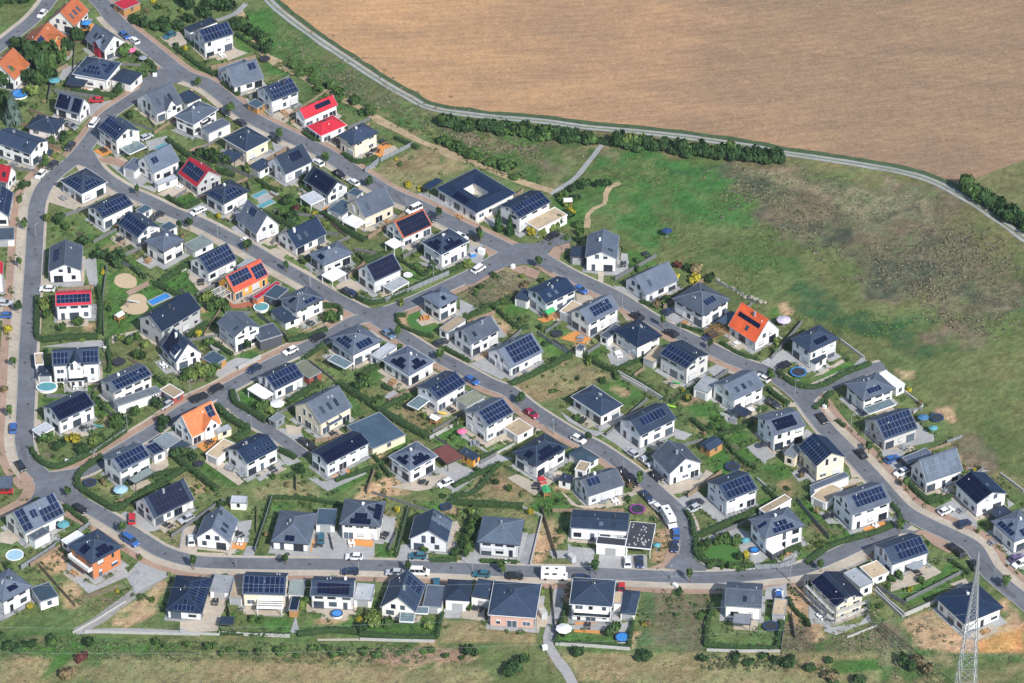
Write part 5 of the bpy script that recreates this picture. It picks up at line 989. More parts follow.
def roads():
    W=4.6
    defs=dict(
     R1=(5.2,[(85,-12),(102,4),(118,23.5),(157,55),(182.5,74.6),(209,86),(248,116),(287,136),(320,151),(349,169),(388,193),(418,206),(457,226),(495,244),(515,254)]),
     R3=(4.6,[(515,252),(530,252),(544,260),(572,276),(616,297),(649,318),(678,334),(708,348),(737,362),(768,373),(785.5,384.6),(803,400),(815,416),(829,433),(853,457),(879,485),(902,510),(926,524),(951.5,536),(973,548),(987,570),(1006.5,588),(1024,602),(1045,622)]),
     R2=(4.6,[(515,250),(497,260),(477,272),(457,282),(427,296),(398,308),(373,316.5)]),
     R4=(4.4,[(84,150),(98,172),(122,189),(147,200.5),(172.7,213),(199,223),(224.6,236),(248,248),(277.6,265.5),(307,282),(336,299),(359,310.7),(373,318),(402,336),(427.6,352),(457,367),(489,384),(509,392),(528.5,407.5),(552,423),(575.6,437),(597,448),(619,462.5),(640,478),(665,500),(682.5,517),(688,531),(689,547),(686,562),(684,576)]),
     R5=(4.4,[(40,478),(55,492),(88,507.5),(118,525),(143,541),(163,552.6),(186,560),(209,563),(268,564.5),(339,565),(437,568),(509,571.5),(587,573.5),(639,576),(688,578),(727.6,577.5),(767,574),(798.7,570),(828,559),(857.6,545.5),(887,534),(905,522)]),
     R7=(4.6,[(175,78),(153,87),(122,106),(106,118),(92,138),(74.6,159),(49,181),(38,202.5),(35.5,228),(34,253.5),(33,269.5),(30,318.6),(27.5,358),(26.5,389.5),(25,419),(24.5,444.5),(31,464),(45,480)]),
     R6=(4.4,[(56,-10),(47,4),(33,20),(12,37),(-12,56)]),
     R8=(4.2,[(45,478),(65,476),(88,470),(121.7,450),(157,428.7),(189,407),(218.7,393),(244,379.6),(267.8,366),(297,352),(329,336),(353,322),(373,317)]),
     R9=(3.6,[(222,393),(230,395),(235,407),(252,421),(271.7,433),(291,446),(304,456)]),
     R10=(4.0,[(800,397),(812,392),(829,384.6),(858,373),(884,366)]))
    for k,(w,P) in defs.items():
        RD[k]=(w,smooth([bp(*p) for p in P],1.0))
    ao=['j|230,540 330,480 420,480 480,460 600,430 615,440 610,475 530,495 500,530 505,580 540,610 520,630 440,590 330,590 230,620 120,683 60,683 200,600','k|280,340 380,350 420,340 490,345 560,310 560,330 490,390 485,430 520,470 430,440 350,430 400,410','s|180,0 380,0 400,60 480,130 400,130 280,70 150,150 120,140 175,70','q|210,390 340,385 420,370 400,400 330,420 270,470 260,510 200,450','c|455,100 480,130 450,170 480,230 440,245 400,230 250,290 330,200','a|740,390 860,340 960,400 850,440 760,470 700,480','r|390,400 420,560 490,560 470,580 380,580 330,600','w|390,380 420,410 480,390 490,420 540,450 540,465 380,460 330,450','h|330,230 370,170 420,170 415,200 430,240 380,250']
    def inside(skip,m=0.):
        others=[(w/2+m,P[::2]) for k,(w,P) in RD.items() if k!=skip]
        def f(p):
            return any(((P-p)**2).sum(1).min()<w*w for w,P in others) or any(inpoly(q,p[0],p[1]) for q in AO)
        return f
    AO=[[tuple(bp(*p)) for p in pts(*s.split('|'))] for s in ao]
    for i,(k,(w,P)) in enumerate(RD.items()):
        o=struct('road',ribbon_mesh('road',P,-w/2,w/2,.14+.004*i,M_['asphalt']))
        ins=inside(k)
        for sg in(1,-1):
            struct('kerb',kerb_mesh('kerb',P,sg*w/2,sg*(w/2+.2),.1,.24,M_['kerb'],ins))
    strips=[('R1',1,[(0,1.9,'pk')],0,1),('R1',-1,[(0,2.0,'be')],.1,.95),('R4',-1,[(0,2.4,'be')],.0,.38),('R4',-1,[(0,2.0,'pk')],.38,.9),('R4',1,[(0,1.3,'be')],.02,.4),('R4',1,[(0,.8,'be')],.42,.95),
     ('R3',-1,[(0,2.0,'pk')],.03,.42),('R3',1,[(0,.7,'be')],.06,.42),('R3',1,[(0,2.3,'be'),(2.3,4.2,'pk')],.5,1),('R3',-1,[(0,.9,'be')],.5,.75),('R5',-1,[(0,2.1,'be'),(2.1,3.9,'pk')],.05,1),('R5',1,[(0,1.0,'be')],.1,.95),
     ('R7',-1,[(0,2.8,'be'),(2.8,5.0,'pk')],.28,1),('R7',-1,[(0,2.0,'pk')],.02,.26),('R7',1,[(0,.8,'be')],.3,.95),('R8',1,[(0,2.2,'pk'),(2.2,2.9,'be')],.02,1),('R8',-1,[(0,.7,'be')],.05,.95),('R2',1,[(0,2.1,'pk')],.0,1),('R9',-1,[(0,.8,'be')],0,1),('R6',-1,[(0,1.5,'be')],0,1),('R10',1,[(0,1,'be')],.2,1)]
    for j,(k,sd,ss,t0,t1) in enumerate(strips):
        w,P=RD[k];n=len(P);Q=P[int(t0*n):max(int(t1*n),int(t0*n)+3)]
        for a,b,m in ss:
            struct('sidewalk' if m=='pk' else 'parking_strip',ribbon_mesh('sidewalk',Q,sd*(w/2+a),sd*(w/2+b),.095+.0012*j,HARDM[m]))
    corners=['pk|j|500,530 530,495 610,475 612,500 565,530 555,580 580,620 530,600','pk|j|160,470 220,500 255,550 240,590 180,630 60,683 0,683 0,655 100,620 180,590 195,540','pk|k|175,280 270,370 250,440 120,500 0,560 0,530 100,480 190,430 215,380','pk|q|262,490 320,455 345,470 330,520 370,570 300,570','pk|a|790,330 860,370 845,400 700,480 560,580 540,560 700,450','pk|s|180,0 178,70 120,140 0,200 0,150 90,100 125,40 130,0','pk|g|95,560 150,590 185,640 180,683 120,683','pk|w|250,150 330,235 350,330 320,420 240,455 360,450 400,390 400,300 350,230','pk|r|470,560 560,570 670,640 640,683 560,640','pk|j|290,600 380,590 460,620 440,660 330,620','pk|o|330,185 470,215 475,250 400,240','pk|c|470,205 560,185 690,230 640,245','pk|f|880,300 1000,350 1010,400 960,370']
    for j,e in enumerate(corners):
        m,t,s=e.split('|');poly=[bp(*p) for p in pts(t,s)]
        b=MB();b.add([(p[0],p[1],.122+.0012*j) for p in poly],[tuple(range(len(poly)))]);struct('sidewalk',b.mesh('sidewalk',HARDM[m]))
    for j,s in enumerate(ao):
        t,q=s.split('|');poly=smooth([bp(*p) for p in pts(t,q)]+[bp(*pts(t,q)[0])],1.5)
        b=MB();b.add([(p[0],p[1],.186+.004*j) for p in poly[:-1]],[tuple(range(len(poly)-1))]);struct('road',b.mesh('road',M_['asphalt']))
    # tracks
    tr=[('track',2.6,[(262,-14),(268,0),(291,20),(317,39),(350,61),(383.5,83),(410,98),(433.6,109),(490,117),(540,121),(583,127),(640,132),(700,139),(753,147),(784,153),(851,163),(901,172),(934,182),(967.6,200),(997.6,220),(1024,238.5),(1050,258)],'trk'),('footpath',1.5,[(603.4,143),(590,160),(573.4,180),(550,194)],'trk'),
        ('dirt_path',2.6,[(240,10),(246,25),(254,42),(268,57),(300,76),(327,92),(360,108),(388,124),(421,141),(457,157),(500,173),(530,185),(552,192)],'dp'),('dirt_path',1.4,[(587,228),(588,215),(594,209),(604,204),(606,194),(610,187),(620,183)],'dp'),
        ('footpath',1.8,[(246,4),(235,14),(222,19),(212,22)],'trk'),('footpath',2.6,[(559,584),(556,614),(548,643),(569,676),(576,690)],'gp'),('dirt_path',3.0,[(170,571),(150,583),(128,598),(108,614),(92,624),(76,632)],'gp2'),('dirt_path',1.6,[(76,632),(120,631),(160,632),(200,634)],'gp'),
        ('footpath',1.6,[(645,286),(680,304),(720,330),(750,338)],'dp')]
    tm=dict(trk=mat('track_concrete',(.30,.305,.30),.9,.16,.5,scale2=.08),dp=mat('dirt_path',(.36,.27,.16),.95,.25,.5,scale2=.1),gp=mat('paved_path',(.33,.32,.31),.9,.12,.8),gp2=mat('gravel_path',(.27,.255,.235),.95,.2,.6))
    for i,(nm,w,P,m) in enumerate(tr):
        Q=smooth([bp(*p) for p in P],2.0)
        jit=np.array([noise.noise(Vector((p[0]*.15,p[1]*.15,i)))*w*(.12 if m!='dp' else .45) for p in Q])
        N=normals(Q);A=Q-N*(w/2+jit)[:,None];B=Q+N*(w/2+jit[::-1])[:,None];n=len(Q);b=MB()
        b.v=[(p[0],p[1],.06+.004*i) for p in A]+[(p[0],p[1],.06+.004*i) for p in B];b.f=[(k,k+1,n+k+1,n+k)[::-1] for k in range(n-1)];b.mi=[0]*(n-1)
        struct(nm,b.mesh(nm,tm[m]))
        if i==0:
            jv=np.array([noise.noise(Vector((p[0]*.2,p[1]*.2,9)))*.8 for p in Q]);vb=MB();A=Q+N*1.5;B=Q+N*(3.3+jv)[:,None];vb.v=[(p[0],p[1],.05) for p in A]+[(p[0],p[1],.05) for p in B];vb.f=[(k,k+1,n+k+1,n+k) for k in range(n-1)];vb.mi=[0]*(n-1)
            struct('grass_verge',vb.mesh('grass_verge',mat('verge_grass',(.05,.085,.035),.95,.35,.5)))
            struct('grass_strip',ribbon_mesh('grass_strip',Q,-.35,.35,.085,mat('track_grass',(.16,.18,.1),.95,.3,.6)))
PAL=dict(L=(.062,.132,.032),G=(.108,.14,.052),O=(.205,.18,.088),D=(.36,.25,.145),D2=(.42,.22,.085),S=(.52,.36,.2),W=(.145,.122,.076),W2=(.08,.12,.05),T=(.26,.19,.12),DK=(.062,.068,.046),ML=(.048,.13,.032),MG=(.108,.128,.048),DG=(.036,.086,.034),TN=(.205,.185,.105),V=(.06,.115,.035))
BIG='''MG|P|-400,760 -400,-60 262,-40 300,30 400,105 560,135 760,155 900,180 1040,260 1500,500 1500,760
G|P|-300,-60 250,-60 262,30 300,90 400,140 500,185 560,230 700,310 830,380 920,440 1040,520 1300,700 1040,640 900,630 0,640 -300,640
DG|P|600,160 700,165 850,180 930,200 1040,290 1040,330 900,260 760,190
ML|M1|300,200 400,190 540,230 640,320 800,410 830,440 700,470 520,480 380,445 270,430 330,330
MG|M2|0,430 0,340 250,290 400,380 560,470 700,560 800,640 760,683 400,600 150,480
DG|M2|330,500 460,515 620,590 800,655 700,690 480,630 380,575
V|M2|100,420 250,400 330,470 240,500;V|M1|560,330 640,350 720,420 600,440;DG|M1|420,230 480,300 560,330 500,260
W|M2|40,160 120,135 250,130 450,165 620,195 760,230 900,330 1030,430 1030,560 940,620 820,660 700,560 560,470 350,340 150,220
TN|M2|130,140 260,140 450,180 640,210 600,250 420,230 250,190
TN|M2|440,230 640,250 760,330 640,330 500,290
DK|M2|100,165 250,185 330,245 260,290 150,230;DK|M2|350,285 480,340 520,425 400,355;DK|M2|540,400 700,430 800,500 700,540 560,445;DK|M2|720,350 930,360 920,400 740,400;DK|M2|690,490 950,550 900,610 780,570;DK|M2|560,270 700,300 690,330 600,310
MG|P|900,420 960,350 1040,310 1040,520 960,470
O|r|700,230 1019,300 1019,400 900,300;W|r|620,80 740,60 900,230 860,290 700,230
V|M0|190,10 330,95 480,215 640,325 740,355 1030,400 1030,440 800,400 700,385 560,315 380,190 240,90
W|M0|250,100 400,205 540,285 640,340 1030,450 1030,485 700,410 520,330 380,240
V|M0|110,40 260,165 420,265 560,330 800,425 1030,530 1030,570 760,485 560,365 400,335 240,210
O|M0|520,370 640,420 600,460 520,400;O|M0|530,345 800,470 780,500 560,370
W|M1|0,185 120,195 250,255 190,275 0,240;V|M1|0,165 280,190 260,215 0,195;V|M1|0,240 150,290 120,310 0,260
TN|M1|270,210 330,200 300,250 180,340 140,345 250,260;V|M1|180,340 260,300 350,310 310,370 260,440 190,430
V|P|-40,638 1060,640 1060,653 -40,652;O|P|-200,657 1100,656 1100,662 -200,662;MG|P|-200,663 1100,663 1100,700 -200,700;O|P|-200,672 1100,674 1100,680 -200,678;TN|P|0,660 60,655 50,683 0,690;W|P|80,657 130,650 150,690 90,690
V|P|240,2 270,30 330,70 400,110 380,112 300,75 250,40
TN|P|560,664 720,658 700,668 570,690;V|P|830,660 1024,655 1024,668 860,675;TN|P|860,652 1024,650 1024,655 860,658;D|P|330,652 470,655 470,662 330,660'''
def ground():
    # non-uniform grid: 1.25 m inside the picture, coarse to the horizon
    xs=np.concatenate([-np.geomspace(4000,185,14),np.arange(-180,180.1,1.25),np.geomspace(185,4000,14)])
    ys=np.concatenate([-np.geomspace(4000,165,14),np.arange(-160,200.1,1.25),np.geomspace(205,6000,14)])
    X,Y=np.meshgrid(xs,ys);nx,ny=len(xs),len(ys)
    def vnoise(x,y,s,seed):
        r=np.random.RandomState(seed).rand(256,256);x=x*s;y=y*s
        xi=np.floor(x).astype(int);yi=np.floor(y).astype(int);fx=x-xi;fy=y-yi;fx=fx*fx*(3-2*fx);fy=fy*fy*(3-2*fy)
        g=lambda a,b:r[a&255,b&255]
        return (g(xi,yi)*(1-fx)+g(xi+1,yi)*fx)*(1-fy)+(g(xi,yi+1)*(1-fx)+g(xi+1,yi+1)*fx)*fy
    Cc=np.empty((ny,nx,3));Cc[:]=(.135,.135,.06)
    def sdf(poly,qx,qy):
        n=len(poly);ins=np.zeros(qx.shape,bool);d=np.full(qx.shape,1e18)
        for i in range(n):
            ax_,ay_=poly[i];bx_,by_=poly[(i+1)%n]
            c=((ay_>qy)!=(by_>qy))
            with np.errstate(divide='ignore',invalid='ignore'):ins^=c&(qx<(bx_-ax_)*(qy-ay_)/(by_-ay_+1e-12)+ax_)
            ex,ey=bx_-ax_,by_-ay_;t=np.clip(((qx-ax_)*ex+(qy-ay_)*ey)/(ex*ex+ey*ey+1e-9),0,1)
            d=np.minimum(d,(qx-ax_-t*ex)**2+(qy-ay_-t*ey)**2)
        return np.where(ins,1,-1)*np.sqrt(d)
    zones=[(e,5,7.) if e[1]in'PM0M1M2' else (e,2.5,2.) for e in entries(BIG)]+[(e,.9,.6) for e in entries2(SOFT)]
    jx=(vnoise(X,Y,.09,1)-.5)+.5*(vnoise(X,Y,.31,2)-.5);jy=(vnoise(X,Y,.09,3)-.5)+.5*(vnoise(X,Y,.31,4)-.5)
    for e,feather,warp in zones:
        poly=[bp(*p) for p in pts(e[1],e[2])]
        x0,y0=np.min(poly,0)-feather-warp-2;x1,y1=np.max(poly,0)+feather+warp+2
        ix=np.where((xs>=x0)&(xs<=x1))[0];iy=np.where((ys>=y0)&(ys<=y1))[0]
        if not len(ix) or not len(iy):continue
        sl=(slice(iy[0],iy[-1]+1),slice(ix[0],ix[-1]+1))
        d=sdf(poly,X[sl]+jx[sl]*warp*2,Y[sl]+jy[sl]*warp*2)
        w=np.clip(d/feather+.5,0,1);w=w*w*(3-2*w)
        if e[0] in('DK','V','DG','TN','ML','W'):w=w*np.clip(.1+1.9*(vnoise(X[sl],Y[sl],.16,9)*.45+vnoise(X[sl],Y[sl],.6,10)*.55-.1),0,1)
        Cc[sl]=Cc[sl]*(1-w[...,None])+np.array(PAL[e[0]])*w[...,None]
    rs=random.Random(11)
    for _ in range(420):
        cx_,cy_=bp(rs.uniform(0,1020),rs.uniform(20,630));a=rs.uniform(0,3.14);r1,r2=rs.uniform(1.2,5),rs.uniform(.6,2.2);k=rs.choice('DDOOLGGVWO')
        x0,x1,y0,y1=cx_-6,cx_+6,cy_-6,cy_+6
        ix=np.where((xs>=x0)&(xs<=x1))[0];iy=np.where((ys>=y0)&(ys<=y1))[0]
        if len(ix)<2 or len(iy)<2:continue
        sl=(slice(iy[0],iy[-1]+1),slice(ix[0],ix[-1]+1));qx,qy=X[sl]-cx_,Y[sl]-cy_
        pu,pv_=proj((cx_,cy_,0))
        if 98<pu<172 and 262<pv_<340:continue
        lim=40+.33*pu if pu<560 else 225+.62*(pu-560)
        if pv_<lim-30 and pu>200:continue
        d=np.sqrt(((qx*math.cos(a)+qy*math.sin(a))/r1)**2+((-qx*math.sin(a)+qy*math.cos(a))/r2)**2)+jx[sl]*.5
        w=np.clip((1.15-d)/.3,0,1)*.85
        Cc[sl]=Cc[sl]*(1-w[...,None])+np.array(PAL[k])*w[...,None]
    # mottling: green <-> dry
    k=(vnoise(X,Y,.07,20)*.5+vnoise(X,Y,.21,21)*.5-.5)
    Cc*= (1.12+.55*k)[...,None]
    k2=vnoise(X,Y,.13,22)*.6+vnoise(X,Y,.5,23)*.4-.5
    Cc[...,0]*=1+.5*k2;Cc[...,2]*=1+.25*k2
    k3=np.random.RandomState(5).rand(ny,nx)-.5
    Cc*=(1+.5*k3)[...,None]
    v=np.stack([X.ravel(),Y.ravel(),np.zeros(nx*ny)],1)
    idx=np.arange(nx*ny).reshape(ny,nx)
    f=np.stack([idx[:-1,:-1].ravel(),idx[:-1,1:].ravel(),idx[1:,1:].ravel(),idx[1:,:-1].ravel()],1)
    me=bpy.data.meshes.new('ground');me.vertices.add(len(v));me.vertices.foreach_set('co',v.ravel())
    me.loops.add(f.size);me.loops.foreach_set('vertex_index',f.ravel().astype(np.int32));me.polygons.add(len(f))
    me.polygons.foreach_set('loop_start',np.arange(0,f.size,4,dtype=np.int32));me.polygons.foreach_set('loop_total',np.full(len(f),4,np.int32))
    me.update(calc_edges=True)
    ca=me.color_attributes.new('cover','FLOAT_COLOR','POINT');ca.data.foreach_set('color',np.concatenate([np.clip(Cc,0,1).reshape(-1,3),np.ones((nx*ny,1))],1).ravel())
    m,n,l,b=newmat('ground_cover');at=n.new('ShaderNodeAttribute');at.attribute_name='cover'
    b.inputs['Roughness'].default_value=.95;b.inputs['Specular IOR Level'].default_value=.1
    tc=n.new('ShaderNodeTexCoord');nz=n.new('ShaderNodeTexNoise');nz.inputs['Scale'].default_value=1.1;nz.inputs['Detail'].default_value=6;nz.inputs['Roughness'].default_value=.75
    l.new(tc.outputs['Object'],nz.inputs['Vector']);mr=n.new('ShaderNodeMapRange');mr.inputs['From Min'].default_value=.3;mr.inputs['From Max'].default_value=.7;mr.inputs['To Min'].default_value=.62;mr.inputs['To Max'].default_value=1.38
    n3=n.new('ShaderNodeTexNoise');n3.inputs['Scale'].default_value=3.2;n3.inputs['Detail'].default_value=4;l.new(tc.outputs['Object'],n3.inputs['Vector']);ml=n.new('ShaderNodeMath');ml.operation='MULTIPLY_ADD';ml.inputs[1].default_value=.9;l.new(n3.outputs['Fac'],ml.inputs[0]);sb=n.new('ShaderNodeMath');sb.operation='ADD';sb.inputs[1].default_value=-.45;l.new(nz.outputs['Fac'],sb.inputs[0]);l.new(sb.outputs[0],ml.inputs[2]);l.new(ml.outputs[0],mr.inputs['Value']);vm=n.new('ShaderNodeVectorMath');vm.operation='SCALE';l.new(at.outputs['Color'],vm.inputs[0]);l.new(mr.outputs['Result'],vm.inputs['Scale']);l.new(vm.outputs[0],b.inputs['Base Color'])
    bu=n.new('ShaderNodeBump');bu.inputs['Strength'].default_value=.6;bu.inputs['Distance'].default_value=.35;l.new(nz.outputs['Fac'],bu.inputs['Height']);l.new(bu.outputs['Normal'],b.inputs['Normal'])
    me.materials.append(m);struct('ground',me)
    # ploughed field beyond the track
    P=[(266,-14),(273,0),(296,21),(320,38.5),(352,60),(386,82),(412,96),(435,107),(490,114),(540,118),(583,123.5),(640,128.5),(700,135.5),(753,143),(784,149),(851,159),(901,167.5),(934,176),(961,184),(1024,160),(1150,115),(1500,40),(1500,-700),(-900,-700),(100,-500)]
    poly=[bp(*p) for p in P];b=MB();b.add([(p[0],p[1],.035) for p in poly],[tuple(range(len(poly)))])
    me=b.mesh('field',[]);m,n,l,bs=newmat('stubble_field');bs.inputs['Roughness'].default_value=.95;bs.inputs['Specular IOR Level'].default_value=.1
    tc=n.new('ShaderNodeTexCoord')
    def nzt(sc,det,st=None,rot=0):
        v_=tc.outputs['Object']
        if st:
            mp=n.new('ShaderNodeMapping');mp.inputs['Scale'].default_value=st;mp.inputs['Rotation'].default_value=(0,0,rot);l.new(v_,mp.inputs['Vector']);v_=mp.outputs['Vector']
        q=n.new('ShaderNodeTexNoise');q.inputs['Scale'].default_value=sc;q.inputs['Detail'].default_value=det;q.inputs['Roughness'].default_value=.7;l.new(v_,q.inputs['Vector']);return q.outputs['Fac']
    def ramp(f,a,b_,p0=.3,p1=.7):
        r=n.new('ShaderNodeValToRGB');r.color_ramp.elements[0].position=p0;r.color_ramp.elements[1].position=p1;r.color_ramp.elements[0].color=(*a,1);r.color_ramp.elements[1].color=(*b_,1);l.new(f,r.inputs['Fac']);return r.outputs['Color']
    def mulc(a,c):
        q=n.new('ShaderNodeMix');q.data_type='RGBA';q.blend_type='MULTIPLY';q.inputs['Factor'].default_value=1;l.new(a,q.inputs[6]);l.new(c,q.inputs[7]);return q.outputs[2]
    # broad colour drift: warmer tan towards the west, browner soil towards the east
    sx=n.new('ShaderNodeSeparateXYZ');l.new(tc.outputs['Object'],sx.inputs[0]);mp=n.new('ShaderNodeMapRange');mp.inputs['From Min'].default_value=-110;mp.inputs['From Max'].default_value=140;l.new(sx.outputs['X'],mp.inputs['Value'])
    ad=n.new('ShaderNodeMath');ad.operation='ADD';l.new(mp.outputs['Result'],ad.inputs[0]);nn=nzt(.018,4);mm=n.new('ShaderNodeMath');mm.operation='MULTIPLY_ADD';mm.inputs[1].default_value=1.1;mm.inputs[2].default_value=-.55;l.new(nn,mm.inputs[0]);l.new(mm.outputs[0],ad.inputs[1])
    base=ramp(ad.outputs[0],(.50,.30,.155),(.30,.205,.13),0.0,.85)
    c=mulc(base,ramp(nzt(1.7,6,(.6,1.3,1),.12),(.66,.65,.64),(1.3,1.28,1.26)))
    c=mulc(c,ramp(nzt(.35,5),(.84,.84,.85),(1.14,1.14,1.13)));c=mulc(c,ramp(nzt(.05,4,(.5,1.6,1),.2),(.80,.82,.86),(1.14,1.11,1.06)))
    wv=n.new('ShaderNodeTexWave');wv.wave_type='RINGS';wv.rings_direction='Z';wv.inputs['Scale'].default_value=.11;wv.inputs['Distortion'].default_value=5;wv.inputs['Detail'].default_value=3;wv.inputs['Detail Scale'].default_value=.15
    mp2=n.new('ShaderNodeMapping');mp2.inputs['Location'].default_value=(60,-620,0);l.new(tc.outputs['Object'],mp2.inputs['Vector']);l.new(mp2.outputs['Vector'],wv.inputs['Vector'])
    c=mulc(c,ramp(wv.outputs['Fac'],(.965,.96,.96),(1.03,1.03,1.03),.1,.9))
    c=mulc(c,ramp(nzt(1.2,3,(.06,2.2,1),-.32),(.88,.87,.86),(1.1,1.1,1.1),.35,.65))
    l.new(c,bs.inputs['Base Color']);me.materials.append(m);struct('field',me)
def entries2(txt):
    cur=None
    for line in txt.strip().split('\n'):
        for e in line.split(';'):
            if e.strip():yield e.strip().split('|')
def manholes():
    m=mat('cast_iron_cover',(.055,.055,.058),.7,.2)
    for k,(w,P) in RD.items():
        for i in range(9,len(P)-5,17):
            b=MB();b.cyl((P[i][0]+((i*7)%5-2)*.3,P[i][1],.235),.36,.36,0,.006,12);struct('manhole_cover',b.mesh('manhole_cover',m))
        N=normals(P)
        if k in('R1','R3','R4','R5','R7','R8'):
            for i in range(14,len(P)-12,41):   # repaired trench patches
                o=((i*13)%9-4)*.22;Q=P[i:i+3+i%6];n=len(Q);A=Q+N[i:i+n]*(o-.5);B=Q+N[i:i+n]*(o+.5);b=MB();b.v=[(p[0],p[1],.232) for p in A]+[(p[0],p[1],.232) for p in B];b.f=[(q,q+1,n+q+1,n+q) for q in range(n-1)];b.mi=[0]*(n-1);struct('asphalt_patch',b.mesh('asphalt_patch',mat('asphalt_repair',(.105,.112,.125),.9,.12,.8)))
def hard():
    for i,(m,t,s) in enumerate(entries2(HARD)):
        poly=[bp(*p) for p in pts(t,s)]
        if m in('sd','lw'):poly=list(smooth(poly+[poly[0]],.8)[:-1])
        b=MB();b.add([(p[0],p[1],.05+.0004*i) for p in poly],[tuple(range(len(poly)))])
        struct({'pv':'paved_drive','be':'paved_terrace','pk':'sidewalk','lw':'lawn','sd':'sandpit','gv':'gravel_bed','wd':'timber_deck','rd':'paved_terrace'}[m],b.mesh('paving',HARDM[m]))

# ------------------------------------------------------------------ vegetation
def crown_mesh(seed,n,kind='round',mats=None,name='crown'):
    r=random.Random(seed);b=MB()
    lobes=[(r.gauss(0,.38),r.gauss(0,.38),r.uniform(.3,.8),r.uniform(.38,.6)) for _ in range(7)]
    for i in range(n):
        if kind=='cone':
            z=r.random()**1.4;rad=(1-z)**.8*(.35+.65*r.random()**.5);a=r.uniform(0,6.283);p=(rad*math.cos(a),rad*math.sin(a),z)
        else:
            lx,ly,lz,lr=r.choice(lobes)
            u=Vector((r.gauss(0,1),r.gauss(0,1),r.gauss(0,1))).normalized()*lr*r.uniform(.6,1.05)
            p=(lx+u.x,ly+u.y,max(.02,lz+u.z*.55))
            q=math.hypot(p[0],p[1])
            if q>1.08:p=(p[0]/q,p[1]/q,p[2])
        s=r.uniform(.1,.22) if kind!='cone' else r.uniform(.1,.2)
        nrm=Vector((p[0]+r.gauss(0,.5),p[1]+r.gauss(0,.5),(p[2]-.3)*1.2+r.gauss(0,.5)+.2)).normalized()
        t=nrm.orthogonal().normalized();t=(Matrix.Rotation(r.uniform(0,6.28),3,nrm)@t);w=nrm.cross(t)
        P=Vector(p);vs=[P+t*s*c0+w*s*c1*r.uniform(.6,1) for c0,c1 in((-1,-.5),(0,-1),(1,-.4),(.8,.6),(0,1),(-.8,.6))]
        b.add(vs,[(0,1,2,3,4,5)])
    return b
CROWN={}
def crown(kind,seed):
    k=(kind,seed)
    if k not in CROWN:
        CROWN[k]=crown_mesh(seed+50,340 if kind!='b' else 150,'cone' if kind in'sc' else 'round').mesh('crown',FOL[kind if kind!='b' else 'm'])
    return CROWN[k]
_t=MB();_t.cyl((0,0,0),.5,.3,0,1,7);
for a in(0,2.1,4.2):_t.bar((0,0,.7),(1.6*math.cos(a),1.6*math.sin(a),1.05),.3)
TRUNKME=_t.mesh('trunk',M_['trunk'])
def tree(x,y,h,r,kind,name,label,cat,group=None,seed=None):
    sd=rng.randrange(4) if seed is None else seed
    if h<2.3 and name!='young_tree':
        o=link(name,crown(kind,sd),None,(x,y,0),rng.uniform(0,6.28));o.scale=(r,r*rng.uniform(.85,1.1),h)
        return tag(o,label,cat,group)
    e=empty(name,x,y,0,rng.uniform(0,6.28))
    c=link('crown',crown(kind,sd),e);hb=h*(.16 if kind not in'sc' else .04)
    if name=='young_tree':hb=h*.42
    c.location=(0,0,hb);c.scale=(r,r*rng.uniform(.85,1.1),h-hb)
    t=link('trunk',TRUNKME,e);q=max(.1,h*.035);t.scale=(q,q,h*.55)
    if name=='young_tree':
        s=MB();s.bar((.25,0,0),(.25,0,1.6),.07);s.obj('stake',M_['wood'],e)
    return tag(e,label,cat,group)
KW=dict(d='dark green',m='green',l='light green',y='yellow',s='blue-grey spruce',c='slim dark conifer',t='tan dry',r='copper red')
def vegetation():
    for t,xy,h,r,k in entries(TREES):
        x,y=bp(*px(t,xy));h=float(h);r=float(r)
        cat='tree' if h>=2.9 else 'bush'
        nm='tree' if cat=='tree' else 'garden_bush'
        if k=='s':nm,cat='spruce_tree','tree'
        if k=='c':nm,cat='conifer_tree','tree'
        hw={True:'large ',False:''}[h>=5.5]
        tail='' if k in'sc' else ' '+cat
        tag(tree(x,y,h,r,k,nm,'x','x'),f'{hw}{KW[k]}{tail} {rel(x,y)}',cat)
        TREEPOS.append((x,y,r))
    LAB[:]=[o for o in dict.fromkeys(LAB)]
    for cat,lab,P,n,h,r,k in ROWS:
        Q=smooth([bp(*p) for p in P],.5)
        for i in range(n):
            q=Q[min(len(Q)-1,int((i+.5+rng.uniform(-.3,.3))*len(Q)/n))]+np.array([rng.uniform(-.9,.9),rng.uniform(-.9,.9)])
            s=rng.uniform(.55,1.4);kk=k
            if 'verge' in lab and rng.random()<.25:continue
            if 'verge' in lab or 'shrub' in lab:q=q+np.array([rng.uniform(-.8,.8),rng.uniform(-1.8,1.8)])
            if rng.random()<.2:kk='m'
            if 'taller' in lab and i in(6,7):kk='l' if i==6 else 'm';s=1.3
            tree(q[0],q[1],h*s,r*rng.uniform(.8,1.2),kk,cat.replace(' ','_'),lab,'tree' if 'tree' in cat else 'bush',lab)
    for t,xy in entries(SAPL):
        x,y=bp(*px(t,xy));tree(x,y,rng.uniform(3.6,4.6),rng.uniform(.85,1.25),rng.choice('dmm'),'young_tree',f'young street tree {rel(x,y)}','tree')
TREEPOS=[]
